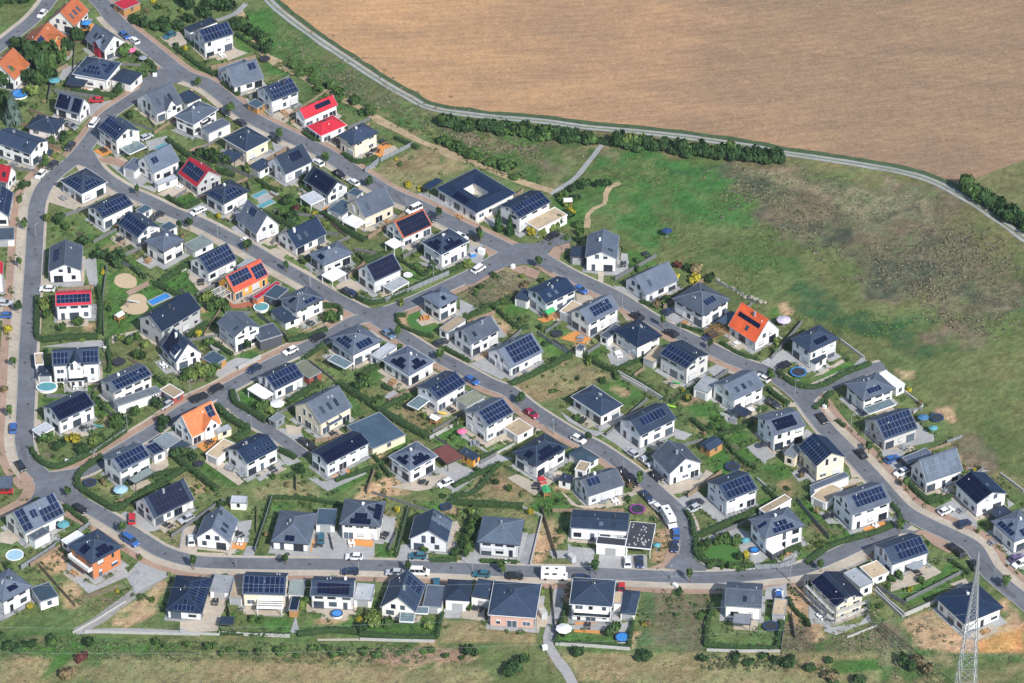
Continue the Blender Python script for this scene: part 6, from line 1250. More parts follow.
def hedges():
    for e in entries(HEDGES):
        t,h,w,s=e;h=float(h);w=float(w);P=smooth([bp(*p) for p in pts(t,s)],.8);N=normals(P);n=len(P)
        c=P.mean(0);b=MB();sec=[]
        for i in range(n):
            j=lambda a:rng.uniform(-a,a)
            prof=[(-w/2,0),(-w/2,h*.55),(-w*.32,h*.95),(w*.32,h*.95),(w/2,h*.55),(w/2,0)]
            for q,(o,z) in enumerate(prof):
                p=P[i]+N[i]*(o+j(.1))
                b.v.append((p[0]-c[0],p[1]-c[1],max(0,z*rng.uniform(.88,1.05))))
        for i in range(n-1):
            for q in range(5):
                b.f.append((i*6+q,(i+1)*6+q,(i+1)*6+q+1,i*6+q+1));b.mi.append(1)
        b.f+= [tuple(range(6)),tuple(range((n-1)*6,n*6))[::-1]];b.mi+=[1,1]
        for i in range(int(n*9)):
            k=rng.randrange(n);p=P[k]+N[k]*rng.uniform(-w*.55,w*.55)+np.array([rng.uniform(-.4,.4),rng.uniform(-.4,.4)])-c
            z=h*rng.uniform(.35,1.06);sz=rng.uniform(.14,.3);nr=Vector((rng.gauss(0,.6),rng.gauss(0,.6),.8)).normalized();tt=nr.orthogonal().normalized();tt=Matrix.Rotation(rng.uniform(0,6),3,nr)@tt;ww=nr.cross(tt);pp=Vector((p[0],p[1],z))
            b.add([pp+tt*sz*a+ww*sz*d for a,d in((-1,-.6),(.3,-1),(1,.2),(0,1))],[(0,1,2,3)],0)
        o=link('hedge',b.mesh('hedge',[HEDGEM,HEDGEC]),None,(c[0],c[1],0))
        tag(o,f'{"tall" if h>1.45 else "clipped" if h>1.15 else "low"} green hedge {rel(*c)}','hedge')
        HEDGEP.append(P)
HEDGEP=[]
def fences():
    wf=mat('grey_fence_panel',(.22,.24,.26),.7,.15,1);wo=mat('garden_wall_render',(.40,.395,.375),.85,.12,.7)
    for t,k,h,s in entries(FENCES):
        h=float(h);P=lin([bp(*p) for p in pts(t,s)],1.8);c=P.mean(0);Q=P-c
        if k=='f':
            e=empty('garden_fence',c[0],c[1]);b=MB()
            for i in range(len(Q)-1):b.bar((*Q[i],h*.52),(*Q[i+1],h*.52),.06,0,h*.9)
            b.obj('panel',wf,e);b=MB()
            b.bar((0,0,0),(0,0,h+.08),.1);pm_=b.mesh('post',M_['frame'])
            for q in Q:link('post',pm_,e,(*q,0))
            tag(e,f'grey garden fence {rel(*c)}','fence',kind='thing')
        else:
            b=MB()
            for i in range(len(Q)-1):b.bar((*Q[i],h/2),(*Q[i+1],h/2),.28,0,h)
            tag(link('garden_wall',b.mesh('garden_wall',wo),None,(c[0],c[1],0)),f'pale garden wall {rel(*c)}','garden wall',kind='thing')

# ------------------------------------------------------------------ cars
CARC=dict(wh=(.78,.78,.77),bk=(.02,.022,.026),dk=(.045,.05,.06),db=(.025,.04,.09),bl=(.04,.12,.36),te=(.03,.13,.18),gr=(.2,.21,.22),si=(.45,.47,.5),rd=(.5,.025,.03),cr=(.28,.02,.05),gb=(.12,.19,.28),pu=(.14,.10,.22))
CARN=dict(wh='white',bk='black',dk='dark grey',db='dark blue',bl='blue',te='teal',gr='grey',si='silver',rd='red',cr='crimson',gb='grey-blue',pu='dark violet')
def carproto(typ):
    if typ=='h':
        low=[(-2.1,.3),(-2.16,.7),(-2.05,.98),(-1.2,1.0),(.85,1.0),(1.95,.8),(2.14,.6),(2.1,.3)];cab=(-2.0,1.05,-1.5,.25);zt=1.5;zb=.97;hw=.89
    elif typ=='v':
        low=[(-2.5,.3),(-2.52,.8),(-2.48,1.15),(-1.2,1.15),(1.4,1.12),(2.3,.9),(2.45,.6),(2.4,.3)];cab=(-2.46,1.5,-2.3,.75);zt=2.0;zb=1.12;hw=.96
    else:
        low=[(-3.2,.35),(-3.22,1.2),(-3.2,1.5),(-1.0,1.5),(2.2,1.45),(3.1,1.1),(3.3,.8),(3.25,.35)];cab=(-3.18,2.5,-3.15,2.2);zt=2.9;zb=1.48;hw=1.08
    b=MB();n=len(low)
    for y,k in((-hw,.0),(-hw+.1,1),(hw-.1,1),(hw,0)):
        zc=.62
        b.v+=[(x*(1 if k else .985),y,z if k else zc+(z-zc)*.86) for x,z in low]
    for r in range(3):
        for i in range(n):b.f.append((r*n+i,r*n+(i+1)%n,(r+1)*n+(i+1)%n,(r+1)*n+i))
    b.f+=[tuple(range(n))[::-1],tuple(range(3*n,4*n))];b.mi=[0]*len(b.f)
    x0,x1,x2,x3=cab;yb,yt=hw-.05,hw-.22
    if typ=='m':yt=hw-.03
    b.add([(x2,-yt,zt-.02),(x3,-yt,zt-.02),(x3,yt,zt-.02),(x2,yt,zt-.02),(x2+.1,-yt+.1,zt+.04),(x3-.1,-yt+.1,zt+.04),(x3-.1,yt-.1,zt+.04),(x2+.1,yt-.1,zt+.04)],[(4,5,6,7),(0,1,5,4),(1,2,6,5),(2,3,7,6),(3,0,4,7)])
    if typ=='m':
        b.box(-3.15,-1.04,1.45,2.3,1.04,2.88);b.add([(2.3,-1.04,2.1),(2.9,-1.0,2.2),(2.9,1.0,2.2),(2.3,1.04,2.1),(2.3,-1.04,2.88),(2.75,-.95,2.8),(2.75,.95,2.8),(2.3,1.04,2.88)],[(0,3,2,1),(4,5,6,7),(0,1,5,4),(1,2,6,5),(2,3,7,6)])
        g=MB()
        for x in(-2.3,-.4):
            g.box(x,-1.06,1.75,x+1.1,1.06,2.3)
        g.add([(2.25,-.95,1.5),(2.75,-.9,1.5),(2.35,-.9,2.08),(2.2,-.9,2.08),(2.25,.95,1.5),(2.75,.9,1.5),(2.35,.9,2.08),(2.2,.9,2.08)],[(0,1,2,3),(4,7,6,5),(1,5,6,2),(0,3,7,4)])
        g.box(-2,-.35,2.9,-1.3,.35,2.98);g.box(.3,-.3,2.9,.9,.3,2.98)
    else:
        g=MB();g.add([(x0,-yb,zb),(x1,-yb,zb),(x1,yb,zb),(x0,yb,zb),(x2,-yt,zt-.02),(x3,-yt,zt-.02),(x3,yt,zt-.02),(x2,yt,zt-.02)],[(0,1,5,4),(1,2,6,5),(2,3,7,6),(3,0,4,7),(4,5,6,7)])
        # pillars as body strips
        for sy in(-1,1):
            for f in(0,.36,.68,1):
                xa=x0+(x1-x0)*f;xb=x2+(x3-x2)*f
                b.bar((xa,sy*(yb+.004),zb),(xb,sy*(yt+.004),zt-.03),.06)
    w=MB();w.cyl((0,0,0),.33,.33,-.11,.11,12,0,'y')
    h=MB();h.box(-.03,-.18,-.07,.03,.18,.07)
    wx=(1.3 if typ=='h' else 1.6 if typ=='v' else 2.1)
    return b.mesh('car_body',[]),g.mesh('windows',M_['carglass']),w.mesh('wheel',M_['rubber']),h.mesh('headlight',mat('lamp_lens',(.7,.72,.75),.2,.05)),wx,hw,low[-2]
def cars():
    PR={t:carproto(t) for t in'hvm'}
    bodym={}
    for row in entries(CARS.replace('\\\\','\\')):
        t,xy,d,c=row[:4];typ=row[4] if len(row)>4 else 'h'
        p=px(t,xy);x,y=bp(*p,.8)
        dv=dict(zip('\\/-I',((1,.6),(1,-.46),(1,.02),(.03,1))))[d]
        q=bp(p[0]+dv[0]*3,p[1]+dv[1]*3,.8);v=q-np.array([x,y]);a=math.atan2(v[1],v[0])
        best=None
        for k,(w,P) in RD.items():
            dd=((P-np.array([x,y]))**2).sum(1);i=int(dd.argmin())
            if best is None or dd[i]<best[0]:
                tv=P[min(i+2,len(P)-1)]-P[max(i-2,0)];best=(dd[i],math.atan2(tv[1],tv[0]))
        if best[0]<36:
            df=(best[1]-a+math.pi/2)%math.pi-math.pi/2
            if abs(df)<.7:a+=df
        if rng.random()<.5 and typ!='m':a+=math.pi
        bm,gm,wm,hm,wx,hw,nose=PR[typ]
        if (c,typ) not in bodym:
            me=bm.copy();me.materials.clear();me.materials.append(mat('car_paint_'+c,CARC[c],.25,.04,spec=.6));bodym[c,typ]=me
        onroad=best[0]<20
        e=empty({'h':'car','v':'van','m':'motorhome'}[typ],x,y,.16 if onroad else .11,a)
        link('body',bodym[c,typ],e);link('windows',gm,e)
        for sx in(-1,1):
            for sy in(-1,1):link('wheel',wm,e,(sx*wx,sy*(hw-.1),.33))
        for sy in(-1,1):link('headlight',hm,e,(nose[0]-.04,sy*(hw-.3),nose[1]+.06))
        nm={'h':'car','v':'van','m':'motorhome'}[typ]
        tag(e,f'{CARN[c]} {nm} parked {rel(x,y)}',nm)
        FOOT.append((x,y,math.cos(a),math.sin(a),2.3,1))

# ------------------------------------------------------------------ street furniture & garden things
CC=dict(gb2=(.06,.16,.3),tq=(.10,.30,.33),bl=(.04,.22,.55),pb=(.33,.5,.6),pu=(.3,.05,.3),dk=(.03,.035,.045),db=(.02,.05,.14),wh=(.78,.78,.76),pk=(.75,.16,.3),gr=(.24,.26,.29),lv=(.55,.5,.62),lg=(.45,.47,.48),rd=(.45,.03,.04),lm=(.3,.6,.05),ye=(.75,.55,.05),gn=(.05,.35,.12),si=(.5,.52,.54),wd=(.4,.22,.09),**{'or':(.6,.25,.06)})
def lamps():
    p=MB();p.cyl((0,0,0),.09,.05,0,5.0,8);pm=p.mesh('pole',M_['pole'])
    h=MB();h.bar((-.08,0,5.0),(.75,0,5.1),.07);h.box(.3,-.13,5.03,.95,.13,5.14);hm=h.mesh('lamp_head',M_['pole'])
    for t,xy in entries(LAMPS):
        x,y=bp(*px(t,xy));e=empty('street_lamp',x,y,.1,rng.uniform(0,6.28));link('pole',pm,e);link('lamp_head',hm,e)
        tag(e,f'grey street lamp {rel(x,y)}','street lamp')
def misc():
    for kind,t,xy,s,c,lab in entries(MISC):
        s=float(s)
        if lab=='x':continue
        x,y=bp(*px(t,xy));m=mat('colour_'+c,CC[c],.5,.08);rz=rng.uniform(0,6.28)
        if kind in('pool','trampoline','parasol'):pass
        e=empty(kind,x,y,0,rz if kind not in('sunken_pool','slide') else math.atan2(*(bp(px(t,xy)[0]+3,px(t,xy)[1]-1.4)-np.array([x,y]))[::-1]))
        if kind=='pool':
            hz=.75 if 'kidney' not in lab else .16
            b=MB();b.cyl((0,0,0),s*.97,s*.97,0,hz,28);b.obj('tub_wall',M_['white'],e)
            b=MB();n=28
            for i in range(n):
                a0,a1=2*math.pi*i/n,2*math.pi*(i+1)/n
                b.bar((s*math.cos(a0),s*math.sin(a0),hz+.05),(s*math.cos(a1),s*math.sin(a1),hz+.05),.28,0,.12)
            b.obj('rim',M_['white'] if c!='bl' else mat('colour_db',CC['db'],.5,.08),e)
            b=MB();b.cyl((0,0,0),s*.95,s*.95,hz+.01,hz+.04,28);b.obj('water',mat('pool_water_'+c,CC[c],.08,.1,1,spec=.6),e)
            if 'oval' in lab:e.scale=(1.2,.9,1);e.rotation_euler=(0,0,0)
        elif kind=='sunken_pool':
            b=MB();b.box(-s*1.15,-s*.5,0,s*1.15,s*.5,.16);b.obj('surround',HARDM['pv'],e);b=MB();b.box(-s,-s*.36,.1,s,s*.36,.19);b.obj('water',mat('pool_water_'+c,CC[c],.08,.1,1,spec=.6),e)
        elif kind=='trampoline':
            b=MB();b.cyl((0,0,0),s*.86,s*.86,.8,.83,24);b.obj('mat',mat('colour_dk',CC['dk'],.7,.1) if c not in('wh',) else m,e)
            b=MB();n=24
            for i in range(n):
                a0,a1=2*math.pi*i/n,2*math.pi*(i+1)/n
                b.bar((s*.95*math.cos(a0),s*.95*math.sin(a0),.84),(s*.95*math.cos(a1),s*.95*math.sin(a1),.84),.36,0,.06)
            b.obj('rim_pad',m,e)
            for i in range(6):
                a=i*math.pi/3;b=MB();b.bar((s*math.cos(a),s*math.sin(a),0),(s*math.cos(a),s*math.sin(a),2.3),.06);b.obj('net_post',M_['frame'],e)
        elif kind=='parasol':
            b=MB();n=8;b.add([(s*math.cos(i*.785),s*math.sin(i*.785),2.15) for i in range(n)]+[(0,0,2.75)],[(i,(i+1)%n,n) for i in range(n)]+[tuple(range(n))[::-1]]);b.obj('canopy',m,e)
            b=MB();b.cyl((0,0,0),.04,.04,0,2.7,6);b.cyl((0,0,0),.3,.3,0,.1,8);b.obj('pole',M_['pole'],e)
        elif kind=='picnic_table':
            b=MB();b.box(-.95,-.45,.7,.95,.45,.76);b.obj('table_top',m,e)
            for sx in(-1,1):
                for sy in(-1,1):
                    b=MB();b.box(sx*.85-.05,sy*.37-.05,0,sx*.85+.05,sy*.37+.05,.7);b.obj('leg',m,e)
                b=MB();b.box(-.8,sx*.95-.25,.38,.8,sx*.95+.25,.46);b.box(-.8,sx*1.17-.04,.4,.8,sx*1.17+.04,.85);b.box(-.75,sx*.95-.2,0,-.65,sx*.95+.2,.38);b.box(.65,sx*.95-.2,0,.75,sx*.95+.2,.38);b.obj('bench',m,e)
        elif kind=='grit_bin':
            b=MB();b.box(-.6*s,-.4*s,0,.6*s,.4*s,1.0*s);b.obj('cabinet_body',m,e);b=MB();b.box(-.64*s,-.44*s,1.0*s,.64*s,.44*s,1.06*s);b.obj('lid',M_['concrete'] if c!='wh' else m,e)
        elif kind=='slide':
            b=MB();L_=2.6*s
            for i in range(6):
                a,c2=i/6,(i+1)/6;f=lambda q:(L_*(q-.5),0,1.7*s*(1-q)**1.3+.15)
                b.bar(f(a),f(c2),.6,0,.06)
                for sy in(-.3,.3):b.bar((f(a)[0],sy,f(a)[2]+.1),(f(c2)[0],sy,f(c2)[2]+.1),.05,0,.2)
            b.obj('chute',m,e);b=MB()
            for sy in(-.3,.3):b.bar((-L_/2-.5,sy,0),(-L_/2,sy,1.9*s),.08)
            for q in(.3,.7,1.1,1.5):b.bar((-L_/2-.5+.26*q*1.1,-.3,q*s),(-L_/2-.5+.26*q*1.1,.3,q*s),.06)
            b.obj('ladder',M_['pole'],e)
        else:
            for sx in(-1,1):
                for sy in(-1,1):
                    b=MB();b.box(sx*s-.08,sy*s*.8-.08,0,sx*s+.08,sy*s*.8+.08,2.0);b.obj('post',M_['wood'],e)
            b=MB();b.box(-s,-s*.8,.8,s,s*.8,.9);b.box(-s,s*.78,.9,s,s*.82,1.7);b.obj('platform',M_['wood'],e)
            b=MB();b.add([(-s*1.2,-s,2),(s*1.2,-s,2),(s*1.2,s,2),(-s*1.2,s,2),(-s*1.2,0,2.7),(s*1.2,0,2.7)],[(0,1,5,4),(2,3,4,5),(0,4,3),(1,2,5)]);b.obj('roof',m if c!='wd' else M_['white'],e)
        tag(e,f'{lab} {rel(x,y)}',{'grit_bin':'cabinet','picnic_table':'garden furniture','sunken_pool':'pool'}.get(kind,kind.replace('_',' ')))
        if kind!='parasol':FOOT.append((x,y,1,0,s,s))
    # wrap: names
def pylon():
    bx_,by_=bp(963.8,706);ap=(972.6,555);v=ray(*ap);h=H0+v[2]*((by_-CAM[1])/v[1])
    e=empty('lattice_pylon',bx_,by_,0,.06)
    w=2.45
    cs=[(-w,-w),(w,-w),(w,w),(-w,w)]
    f=lambda i,t:(cs[i][0]*(1-t*.97),cs[i][1]*(1-t*.97),h*t)
    st=M_['pole']
    for i in range(4):
        b=MB();b.bar(f(i,0),f(i,1),.17);b.obj('leg',st,e)
    ts=[0];t=0
    while t<.985:
        t+=max(.016,(1-t)*.105);ts.append(min(t,.99))
    for i in range(4):
        b=MB();j=(i+1)%4
        for a,c in zip(ts,ts[1:]):
            b.bar(f(i,a),f(j,c),.075);b.bar(f(j,a),f(i,c),.075);b.bar(f(i,c),f(j,c),.07)
        b.obj('bracing',st,e)
    b=MB();b.cyl((0,0,h-.5),.2,.05,0,1.6,8);b.obj('peak',st,e)
    for i in range(4):
        b=MB();b.box(cs[i][0]-.6,cs[i][1]-.6,0,cs[i][0]+.6,cs[i][1]+.6,.5);b.obj('footing',M_['concrete'],e)
    tag(e,'tall grey steel lattice pylon at the bottom right corner','pylon')
    wm=mat('cable',(.42,.44,.47),.5,.05)
    for k,(t,txt) in enumerate(((.995,'topmost thin power cable reaching the pylon peak'),(.8,'middle thin power cable fixed to the pylon'),(.62,'lowest thin power cable fixed to the pylon'))):
        p0=np.array([bx_,by_,h*t]);p1=np.array([bx_-330,by_+(4 if k==0 else -4+k),h*t-4])
        b=MB();n=40;q=[]
        for i in range(n+1):
            s=i/n;p=p0+(p1-p0)*s;p[2]-=4*9.0*s*(1-s)*1;q.append(tuple(p))
        for a,c in zip(q,q[1:]):b.bar(a,c,.018)
        tag(b.obj('power_cable',wm),txt,'power cable')

def stuff():
    """weeds, low planting: what nobody could count"""
    def tuft_mesh(name,places,size,m):
        b=MB()
        for x,y,s in places:
            for k in range(3):
                a=rng.uniform(0,6.28);d=rng.uniform(0,.5)*s;px_,py_=x+math.cos(a*3)*d,y+math.sin(a*3)*d;c,q=math.cos(a),math.sin(a);h=s*rng.uniform(.25,.6);w=s*.4
                lx,ly=rng.uniform(-.9,.9)*s,rng.uniform(-.9,.9)*s
                b.add([(px_-c*w,py_-q*w,0),(px_+c*w,py_+q*w,0),(px_+c*w*.5+lx,py_+q*w*.5+ly,h),(px_-c*w*.5+lx,py_-q*w*.5+ly,h*.9)],[(0,1,2,3)])
        o=b.obj(name,m);o['kind']='stuff';return o
    def sample(polypx,n):
        poly=[tuple(bp(*p)) for p in polypx];x0=min(p[0] for p in poly);x1=max(p[0] for p in poly);y0=min(p[1] for p in poly);y1=max(p[1] for p in poly);out=[]
        while len(out)<n:
            x,y=rng.uniform(x0,x1),rng.uniform(y0,y1)
            if inpoly(poly,x,y):out.append((x,y))
        return out
    def cl(x,y):return noise.noise(Vector((x*.07,y*.07,0)))+.5*noise.noise(Vector((x*.3,y*.3,4)))
    wd_=[mat('weeds_tan',(.19,.17,.105),.95,.15,1,spec=.1,island=.4),mat('weeds_grey',(.10,.10,.075),.95,.15,1,spec=.1,island=.5),mat('weeds_green',(.085,.15,.04),.95,.15,1,spec=.1,island=.5)]
    rough=pts('M2','40,160 120,135 250,130 450,165 620,195 760,230 900,330 1030,430 1030,560 940,620 820,660 700,560 560,470 350,340 150,220')
    S=[(x,y,rng.uniform(.12,.4)) for x,y in sample(rough,9000) if cl(x*.8+7,y*.8)>-.3]
    A=[s for s in S if cl(s[0],s[1])+rng.uniform(-.2,.2)>-.02];Bb=[s for s in S if s not in set(A)]
    tuft_mesh('weeds',A,1,wd_[0]);tuft_mesh('weeds',Bb,1,wd_[1])
    mead=pts('P','600,155 690,155 760,215 840,270 900,330 880,360 820,345 740,310 680,270 640,250 600,225')
    tuft_mesh('meadow_grass',[(x,y,rng.uniform(.25,.6)) for x,y in sample(mead,4000) if cl(x,y)>.1],1,wd_[2])
    bot=pts('P','-10,648 1040,648 1040,690 -10,690')
    S=[(x,y,rng.uniform(.15,.45)) for x,y in sample(bot,2600)]
    tuft_mesh('weeds',[s for s in S if cl(s[0]*2,s[1]*3)>.12],1,wd_[1]);tuft_mesh('meadow_grass',[s for s in S if cl(s[0]*2,s[1]*3)<-.1],1,wd_[2])
    emb=pts('M0','210,60 400,190 540,280 640,330 1030,430 1030,500 700,420 540,350 380,260 240,150')
    E_=[(x,y,rng.uniform(.25,.75)) for x,y in sample(emb,1200)];tuft_mesh('weeds',[s for s in E_ if cl(s[0],s[1])>.1],1,wd_[0]);tuft_mesh('meadow_grass',[s for s in E_ if cl(s[0],s[1])<-.05],1,wd_[2])
    for q in(pts('G','560,205 910,205 890,520 550,500'),pts('k','800,270 1019,150 1019,270 900,350'),pts('l','40,100 250,0 440,20 430,60 250,150 140,190'),pts('D','440,280 640,200 640,240 470,330'),pts('H','530,380 660,380 700,520 520,520'),pts('H','750,450 1019,390 1019,520 750,520'),pts('h','90,70 260,50 340,90 200,130')):
        tuft_mesh('weeds',[(x,y,rng.uniform(.2,.5)) for x,y in sample(q,200)],1,rng.choice(wd_[1:]))
    # garden shrubs: individuals, where nothing else stands
    sett=pts('P','0,60 60,0 190,0 240,60 330,110 400,150 520,220 590,235 650,260 760,330 850,350 900,380 960,440 1024,500 1024,600 900,620 780,640 580,640 440,630 240,630 130,600 0,620')
    FA=np.array(FOOT)
    segs=[(w,P) for w,P in RD.values()]
    HP=np.concatenate([np.array(p) for p in HEDGEP])
    hardp=[[tuple(bp(*p)) for p in pts(t,s)] for m,t,s in entries2(HARD)]
    def free(x,y,mg):
        dx,dy=x-FA[:,0],y-FA[:,1];lx=abs(dx*FA[:,2]+dy*FA[:,3]);ly=abs(-dx*FA[:,3]+dy*FA[:,2])
        if ((lx<FA[:,4]+mg)&(ly<FA[:,5]+mg)).any():return False
        for w,P in segs:
            if ((P-np.array([x,y]))**2).sum(1).min()<(w/2+2.6)**2:return False
        if ((HP-np.array([x,y]))**2).sum(1).min()<.5:return False
        return not any(inpoly(p,x,y) for p in hardp)
    wf=mat('dark_fence_panel',(.16,.165,.17),.7,.15,1);wn_=mat('timber_fence_panel',(.26,.19,.13),.8,.2,2);done=set()
    for i,(s1,x1,y1) in enumerate(HOUSE):
        for jj,(s2,x2,y2) in sorted(enumerate(HOUSE),key=lambda e:(e[1][1]-x1)**2+(e[1][2]-y1)**2)[1:5]:
            dd=math.hypot(x2-x1,y2-y1)
            if (min(i,jj),max(i,jj)) in done or not 11<dd<27:continue
            done.add((min(i,jj),max(i,jj)))
            mx,my=(x1+x2)/2,(y1+y2)/2;ux,uy=-(y2-y1)/dd,(x2-x1)/dd
            best=[];cur=[]
            for k in range(-13,14):
                p=(mx+ux*k*.9,my+uy*k*.9)
                ok=all([(abs((p[0]-f[0])*f[2]+(p[1]-f[1])*f[3])>f[4]+.4 or abs(-(p[0]-f[0])*f[3]+(p[1]-f[1])*f[2])>f[5]+.4) for f in FOOT]) and all(((P-np.array(p))**2).sum(1).min()>(w/2+2.6)**2 for w,P in segs) and ((HP-np.array(p))**2).sum(1).min()>1.2
                if ok:
                    cur.append(np.array(p))
                    if len(cur)>len(best):best=list(cur)
                else:cur=[]
            if len(best)<6:continue
            P=np.array(best);c=P.mean(0);Q=P-c;hh=rng.uniform(.9,1.6);e=empty('garden_fence',c[0],c[1]);b=MB();m_=rng.choice([wf,wf,wn_])
            for k in range(len(Q)-1):b.bar((*Q[k],hh*.52),(*Q[k+1],hh*.52),.06,0,hh*.9)
            b.obj('panel',m_,e);b=MB()
            b.bar((0,0,0),(0,0,hh+.06),.09);pm_=b.mesh('post',M_['frame'])
            for q in Q[::2]:link('post',pm_,e,(*q,0))
            tag(e,f'{"brown timber" if m_ is wn_ else "dark grey"} plot fence {rel(*c)}','fence',kind='thing')
            HP=np.concatenate([HP,P])
    for x,y,z,a,c_ in SETS:
        if ((FA[:,0]-x)**2+(FA[:,1]-y)**2).min()<6:continue
        m=mat('colour_'+c_,CC[c_],.5,.08);e=empty('garden_table',x,y,z,a);q=rng.uniform(.6,.9)
        b=MB();b.box(-q,-.4,.68,q,.4,.75);b.obj('table_top',m,e);b=MB()
        for sx in(-1,1):
            for sy in(-1,1):b.box(sx*(q-.1)-.04,sy*.32-.04,0,sx*(q-.1)+.04,sy*.32+.04,.68)
        b.obj('leg_frame',m,e)
        for sx in(-.45,.45):
            for sy in(-1,1):
                b=MB();b.box(sx-.24,sy*.8-.24,.4,sx+.24,sy*.8+.24,.46);b.box(sx-.24,sy*1.04-.03,.4,sx+.24,sy*1.04+.03,.9)
                for i_ in(-1,1):
                    for j_ in(-1,1):b.box(sx+i_*.2-.03,sy*.8+j_*.2-.03,0,sx+i_*.2+.03,sy*.8+j_*.2+.03,.4)
                b.obj('chair',m,e)
        nm_={'dk':'dark','gr':'grey','wh':'white','wd':'brown'}[c_]
        tag(e,f'{nm_} garden dining set {rel(x,y)}','garden furniture')
    kinds='dmmmlldty';cnt=0
    for x,y in sample(sett,2600):
        if cnt>=285:break
        if not free(x,y,.7):continue
        if cl(x*1.7,y*1.7)<-.02:continue
        k=rng.choice(kinds);h=rng.uniform(.7,2.1);r=rng.uniform(.55,1.25)
        s=nearest(x,y)[0]
        lab=f'small {KW[k]} garden shrub beside the {s}'
        tree(x,y,h,r,k,'garden_shrub',lab,'shrub',lab);cnt+=1
    FOL['mix']=folm('mixed_planting',(.062,.10,.03),.75)
    b=MB();M=0
    def clump(x,y,r,h):
        for _ in range(14):
            u=Vector((rng.gauss(0,1),rng.gauss(0,1),abs(rng.gauss(0,1)))).normalized();p=Vector((x+u.x*r,y+u.y*r,max(.05,u.z*h)));sz=rng.uniform(.12,.26)
            nr=(u+Vector((rng.gauss(0,.4),rng.gauss(0,.4),.3))).normalized();tt=nr.orthogonal().normalized();tt=Matrix.Rotation(rng.uniform(0,6),3,nr)@tt;ww=nr.cross(tt)
            b.add([p+tt*sz*a+ww*sz*d for a,d in((-1,-.6),(.3,-1),(1,.2),(0,1))],[(0,1,2,3)])
    hp=HP[::2]
    for x,y in sample(sett,16000):
        if M>2700:break
        dx,dy=x-FA[:,0],y-FA[:,1];lx=abs(dx*FA[:,2]+dy*FA[:,3])-FA[:,4];ly=abs(-dx*FA[:,3]+dy*FA[:,2])-FA[:,5]
        dh=np.maximum(lx,ly).min();dq=((hp-np.array([x,y]))**2).sum(1).min()
        if not(.6<dh<2.2 or .8<dq<6 or cl(x*2,y*2)>.25):continue
        if not free(x,y,.5):continue
        clump(x,y,rng.uniform(.35,.8),rng.uniform(.4,1.1));M+=1
    o=b.obj('ground_cover_plants',FOL['mix']);o['kind']='stuff'
    FAR=lambda x,y:(np.maximum(abs(x-FA[:,0]),abs(y-FA[:,1])).min()<5) or any(((P-np.array([x,y]))**2).sum(1).min()<16 for w,P in segs)
    for band,n_,mm in((pts('P','-10,638 200,642 480,646 480,664 200,662 -10,656'),520,'scrub_mix'),(pts('M0','110,50 260,170 420,270 560,345 800,430 1019,535 1019,565 760,480 560,362 400,330 240,200'),420,'mix'),(pts('P','235,10 262,45 300,72 340,100 310,95 250,55'),120,'mix'),(pts('P','700,655 830,658 830,672 700,670'),120,'scrub_mix'),(pts('P','840,625 905,615 930,640 905,660 850,648'),170,'scrub_tan'),(pts('H','530,380 660,380 680,500 540,510'),90,'scrub_tan'),(pts('M2','110,165 250,190 330,250 400,330 520,400 640,470 520,440 350,335 160,230'),420,'scrub_tan'),(pts('M2','540,390 800,480 950,560 900,640 760,560 640,500'),420,'scrub_tan'),(pts('M2','640,330 930,350 960,420 760,420'),260,'scrub_tan'),(pts('M0','250,100 400,205 540,285 640,340 1030,450 1030,480 700,410 520,325 380,235'),330,'scrub_tan')):
        FOL.setdefault('scrub_mix',folm('scrub_mix',(.085,.11,.05),.6));FOL.setdefault('scrub_tan',folm('scrub_tan',(.155,.145,.09),.55))
        b=MB()
        for x,y in sample(band,n_):
            if mm=='scrub_tan':x+=rng.gauss(0,5);y+=rng.gauss(0,5)
            if cl(x*1.3+30,y*1.3)>-.15 and (mm!='scrub_tan' or not (FAR(x,y))):clump(x,y,rng.uniform(.3,.9),rng.uniform(.12,.5))
        o=b.obj('scrub',FOL[mm]);o['kind']='stuff'
    low=[(x,y,rng.uniform(.25,.6)) for x,y in sample(sett,9000) if cl(x*2.5,y*2.5)>.0 and free(x,y,.4)]
    tuft_mesh('ground_cover_plants',low,1,mat('bedding_plants',(.075,.105,.035),.9,.2,1,spec=.15,island=.55))

def boulders():
    P=smooth([bp(*p) for p in pts('m','600,205 640,235 700,262 760,295 800,305 850,330')],.5);m=mat('boulder_stone',(.30,.28,.22),.9,.25,2)
    for k in range(20):
        q=P[int(k*len(P)/20)]+np.array([rng.uniform(-.5,.5),rng.uniform(-.5,.5)]);r=rng.uniform(.35,.7);b=MB();n=7;vs=[]
        for z,f in((0,1),(.5*r,1.05),(.95*r,.6)):
            vs+=[(q[0]*0+r*f*rng.uniform(.8,1.1)*math.cos(i*6.283/n),r*f*rng.uniform(.8,1.1)*math.sin(i*6.283/n),z) for i in range(n)]
        b.add(vs,[tuple(range(n))[::-1],tuple(range(2*n,3*n))]+[(j*n+i,j*n+(i+1)%n,(j+1)*n+(i+1)%n,(j+1)*n+i) for j in range(2) for i in range(n)])
        tag(link('boulder',b.mesh('boulder',m),None,(q[0],q[1],0)),'pale boulder in the stone row along the meadow edge','boulder','boulder row along the meadow')
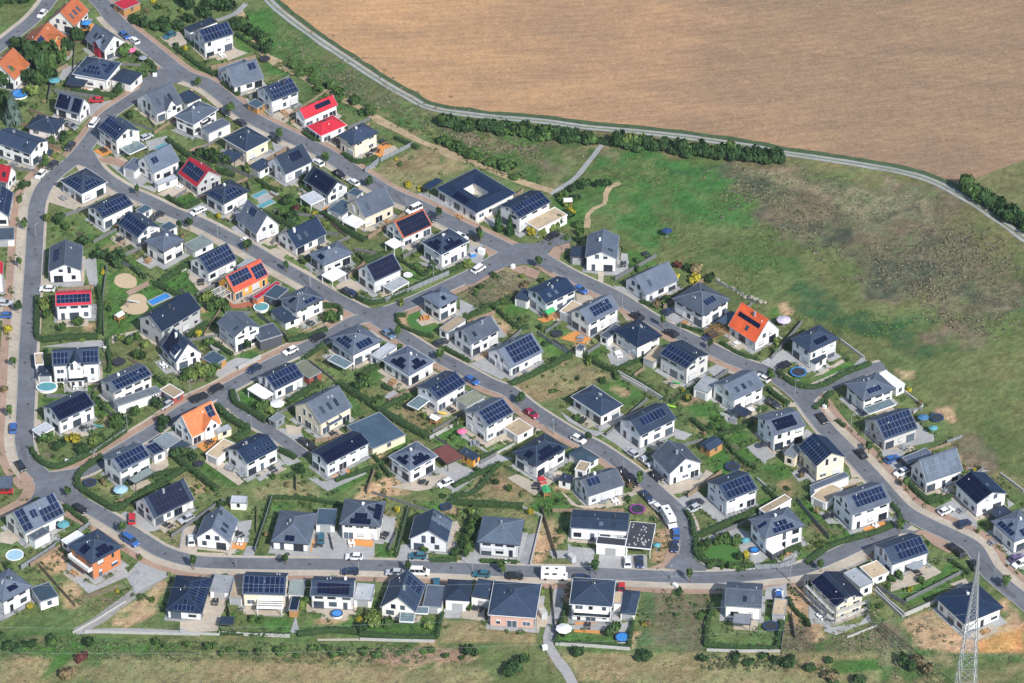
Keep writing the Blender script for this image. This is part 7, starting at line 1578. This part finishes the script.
def fix_labels():
    by={}
    for o in dict.fromkeys(LAB):
        by.setdefault(o['label'],[]).append(o)
    ordn=['first','second','third','fourth','fifth','sixth','seventh','eighth']
    for lab,v in by.items():
        if len(v)<2:continue
        v.sort(key=lambda o:proj((o.location.x,o.location.y,0))[0])
        n=len(v)
        for i,o in enumerate(v):
            s=('left one','right one')[i] if n==2 else ('leftmost','middle one','rightmost')[i] if n==3 else f'{ordn[i]} from left'
            o['label']=f'{lab}, {s}'
    for o in COL.objects:
        if 'label' in o.keys() and len(o['label'].replace(',','').split())>16:print('LONG',len(o['label'].split()),o['label'])

# ------------------------------------------------------------------ build
ground();roads();manholes();hard()
for i,r in enumerate(l.split('|') for l in HOUSES.strip().split('\n')):house(r,i)
for i,r in enumerate(l.split('|') for l in ANNEX.strip().split('\n')):annex(r,i)
cars();lamps();hedges();fences();misc();boulders();vegetation();pylon();stuff();fix_labels()

hb=MB();hb.box(-4300,-4400,-1,4300,6400,600);hz_=hb.obj('haze',[]);hz_['kind']='stuff'
hm=bpy.data.materials.new('haze');hm.use_nodes=True;hn=hm.node_tree.nodes;hn.clear();ho=hn.new('ShaderNodeOutputMaterial');hv=hn.new('ShaderNodeVolumePrincipled')
hv.inputs['Color'].default_value=(.72,.84,1,1);hv.inputs['Density'].default_value=.000022;hv.inputs['Anisotropy'].default_value=0
hm.node_tree.links.new(hv.outputs[0],ho.inputs['Volume']);hz_.data.materials.append(hm)
# ------------------------------------------------------------------ light, sky, camera
SUN_EL=math.radians(40);SUN_AZ=(-.52,.85)   # shadow direction (right, away)
w=bpy.data.worlds.new('World');scene.world=w;w.use_nodes=True
nt=w.node_tree;bg=nt.nodes['Background'];sky=nt.nodes.new('ShaderNodeTexSky');sky.sky_type='NISHITA';sky.sun_disc=False
sky.sun_elevation=SUN_EL;sky.sun_rotation=math.atan2(-SUN_AZ[0],-SUN_AZ[1]);sky.altitude=300
nt.links.new(sky.outputs[0],bg.inputs['Color']);bg.inputs['Strength'].default_value=.15
sl=bpy.data.lights.new('sun','SUN');sl.energy=4.7;sl.angle=math.radians(.5);sl.color=(1,.965,.915)
so=bpy.data.objects.new('sun',sl);COL.objects.link(so)
so.rotation_euler=Vector((SUN_AZ[0]*math.cos(SUN_EL),SUN_AZ[1]*math.cos(SUN_EL),-math.sin(SUN_EL)*math.hypot(*SUN_AZ))).to_track_quat('-Z','Y').to_euler()
cd=bpy.data.cameras.new('camera');cd.sensor_width=36;cd.lens=FPX/1024*36;cd.clip_start=10;cd.clip_end=20000
co=bpy.data.objects.new('camera',cd);COL.objects.link(co);co.location=tuple(CAM);co.rotation_euler=(math.pi/2-DEP,0,0);scene.camera=co
scene.view_settings.view_transform='Standard';scene.view_settings.look='None';scene.view_settings.exposure=0.2;scene.view_settings.gamma=1
scene.cycles.use_denoising=True;scene.cycles.max_bounces=5
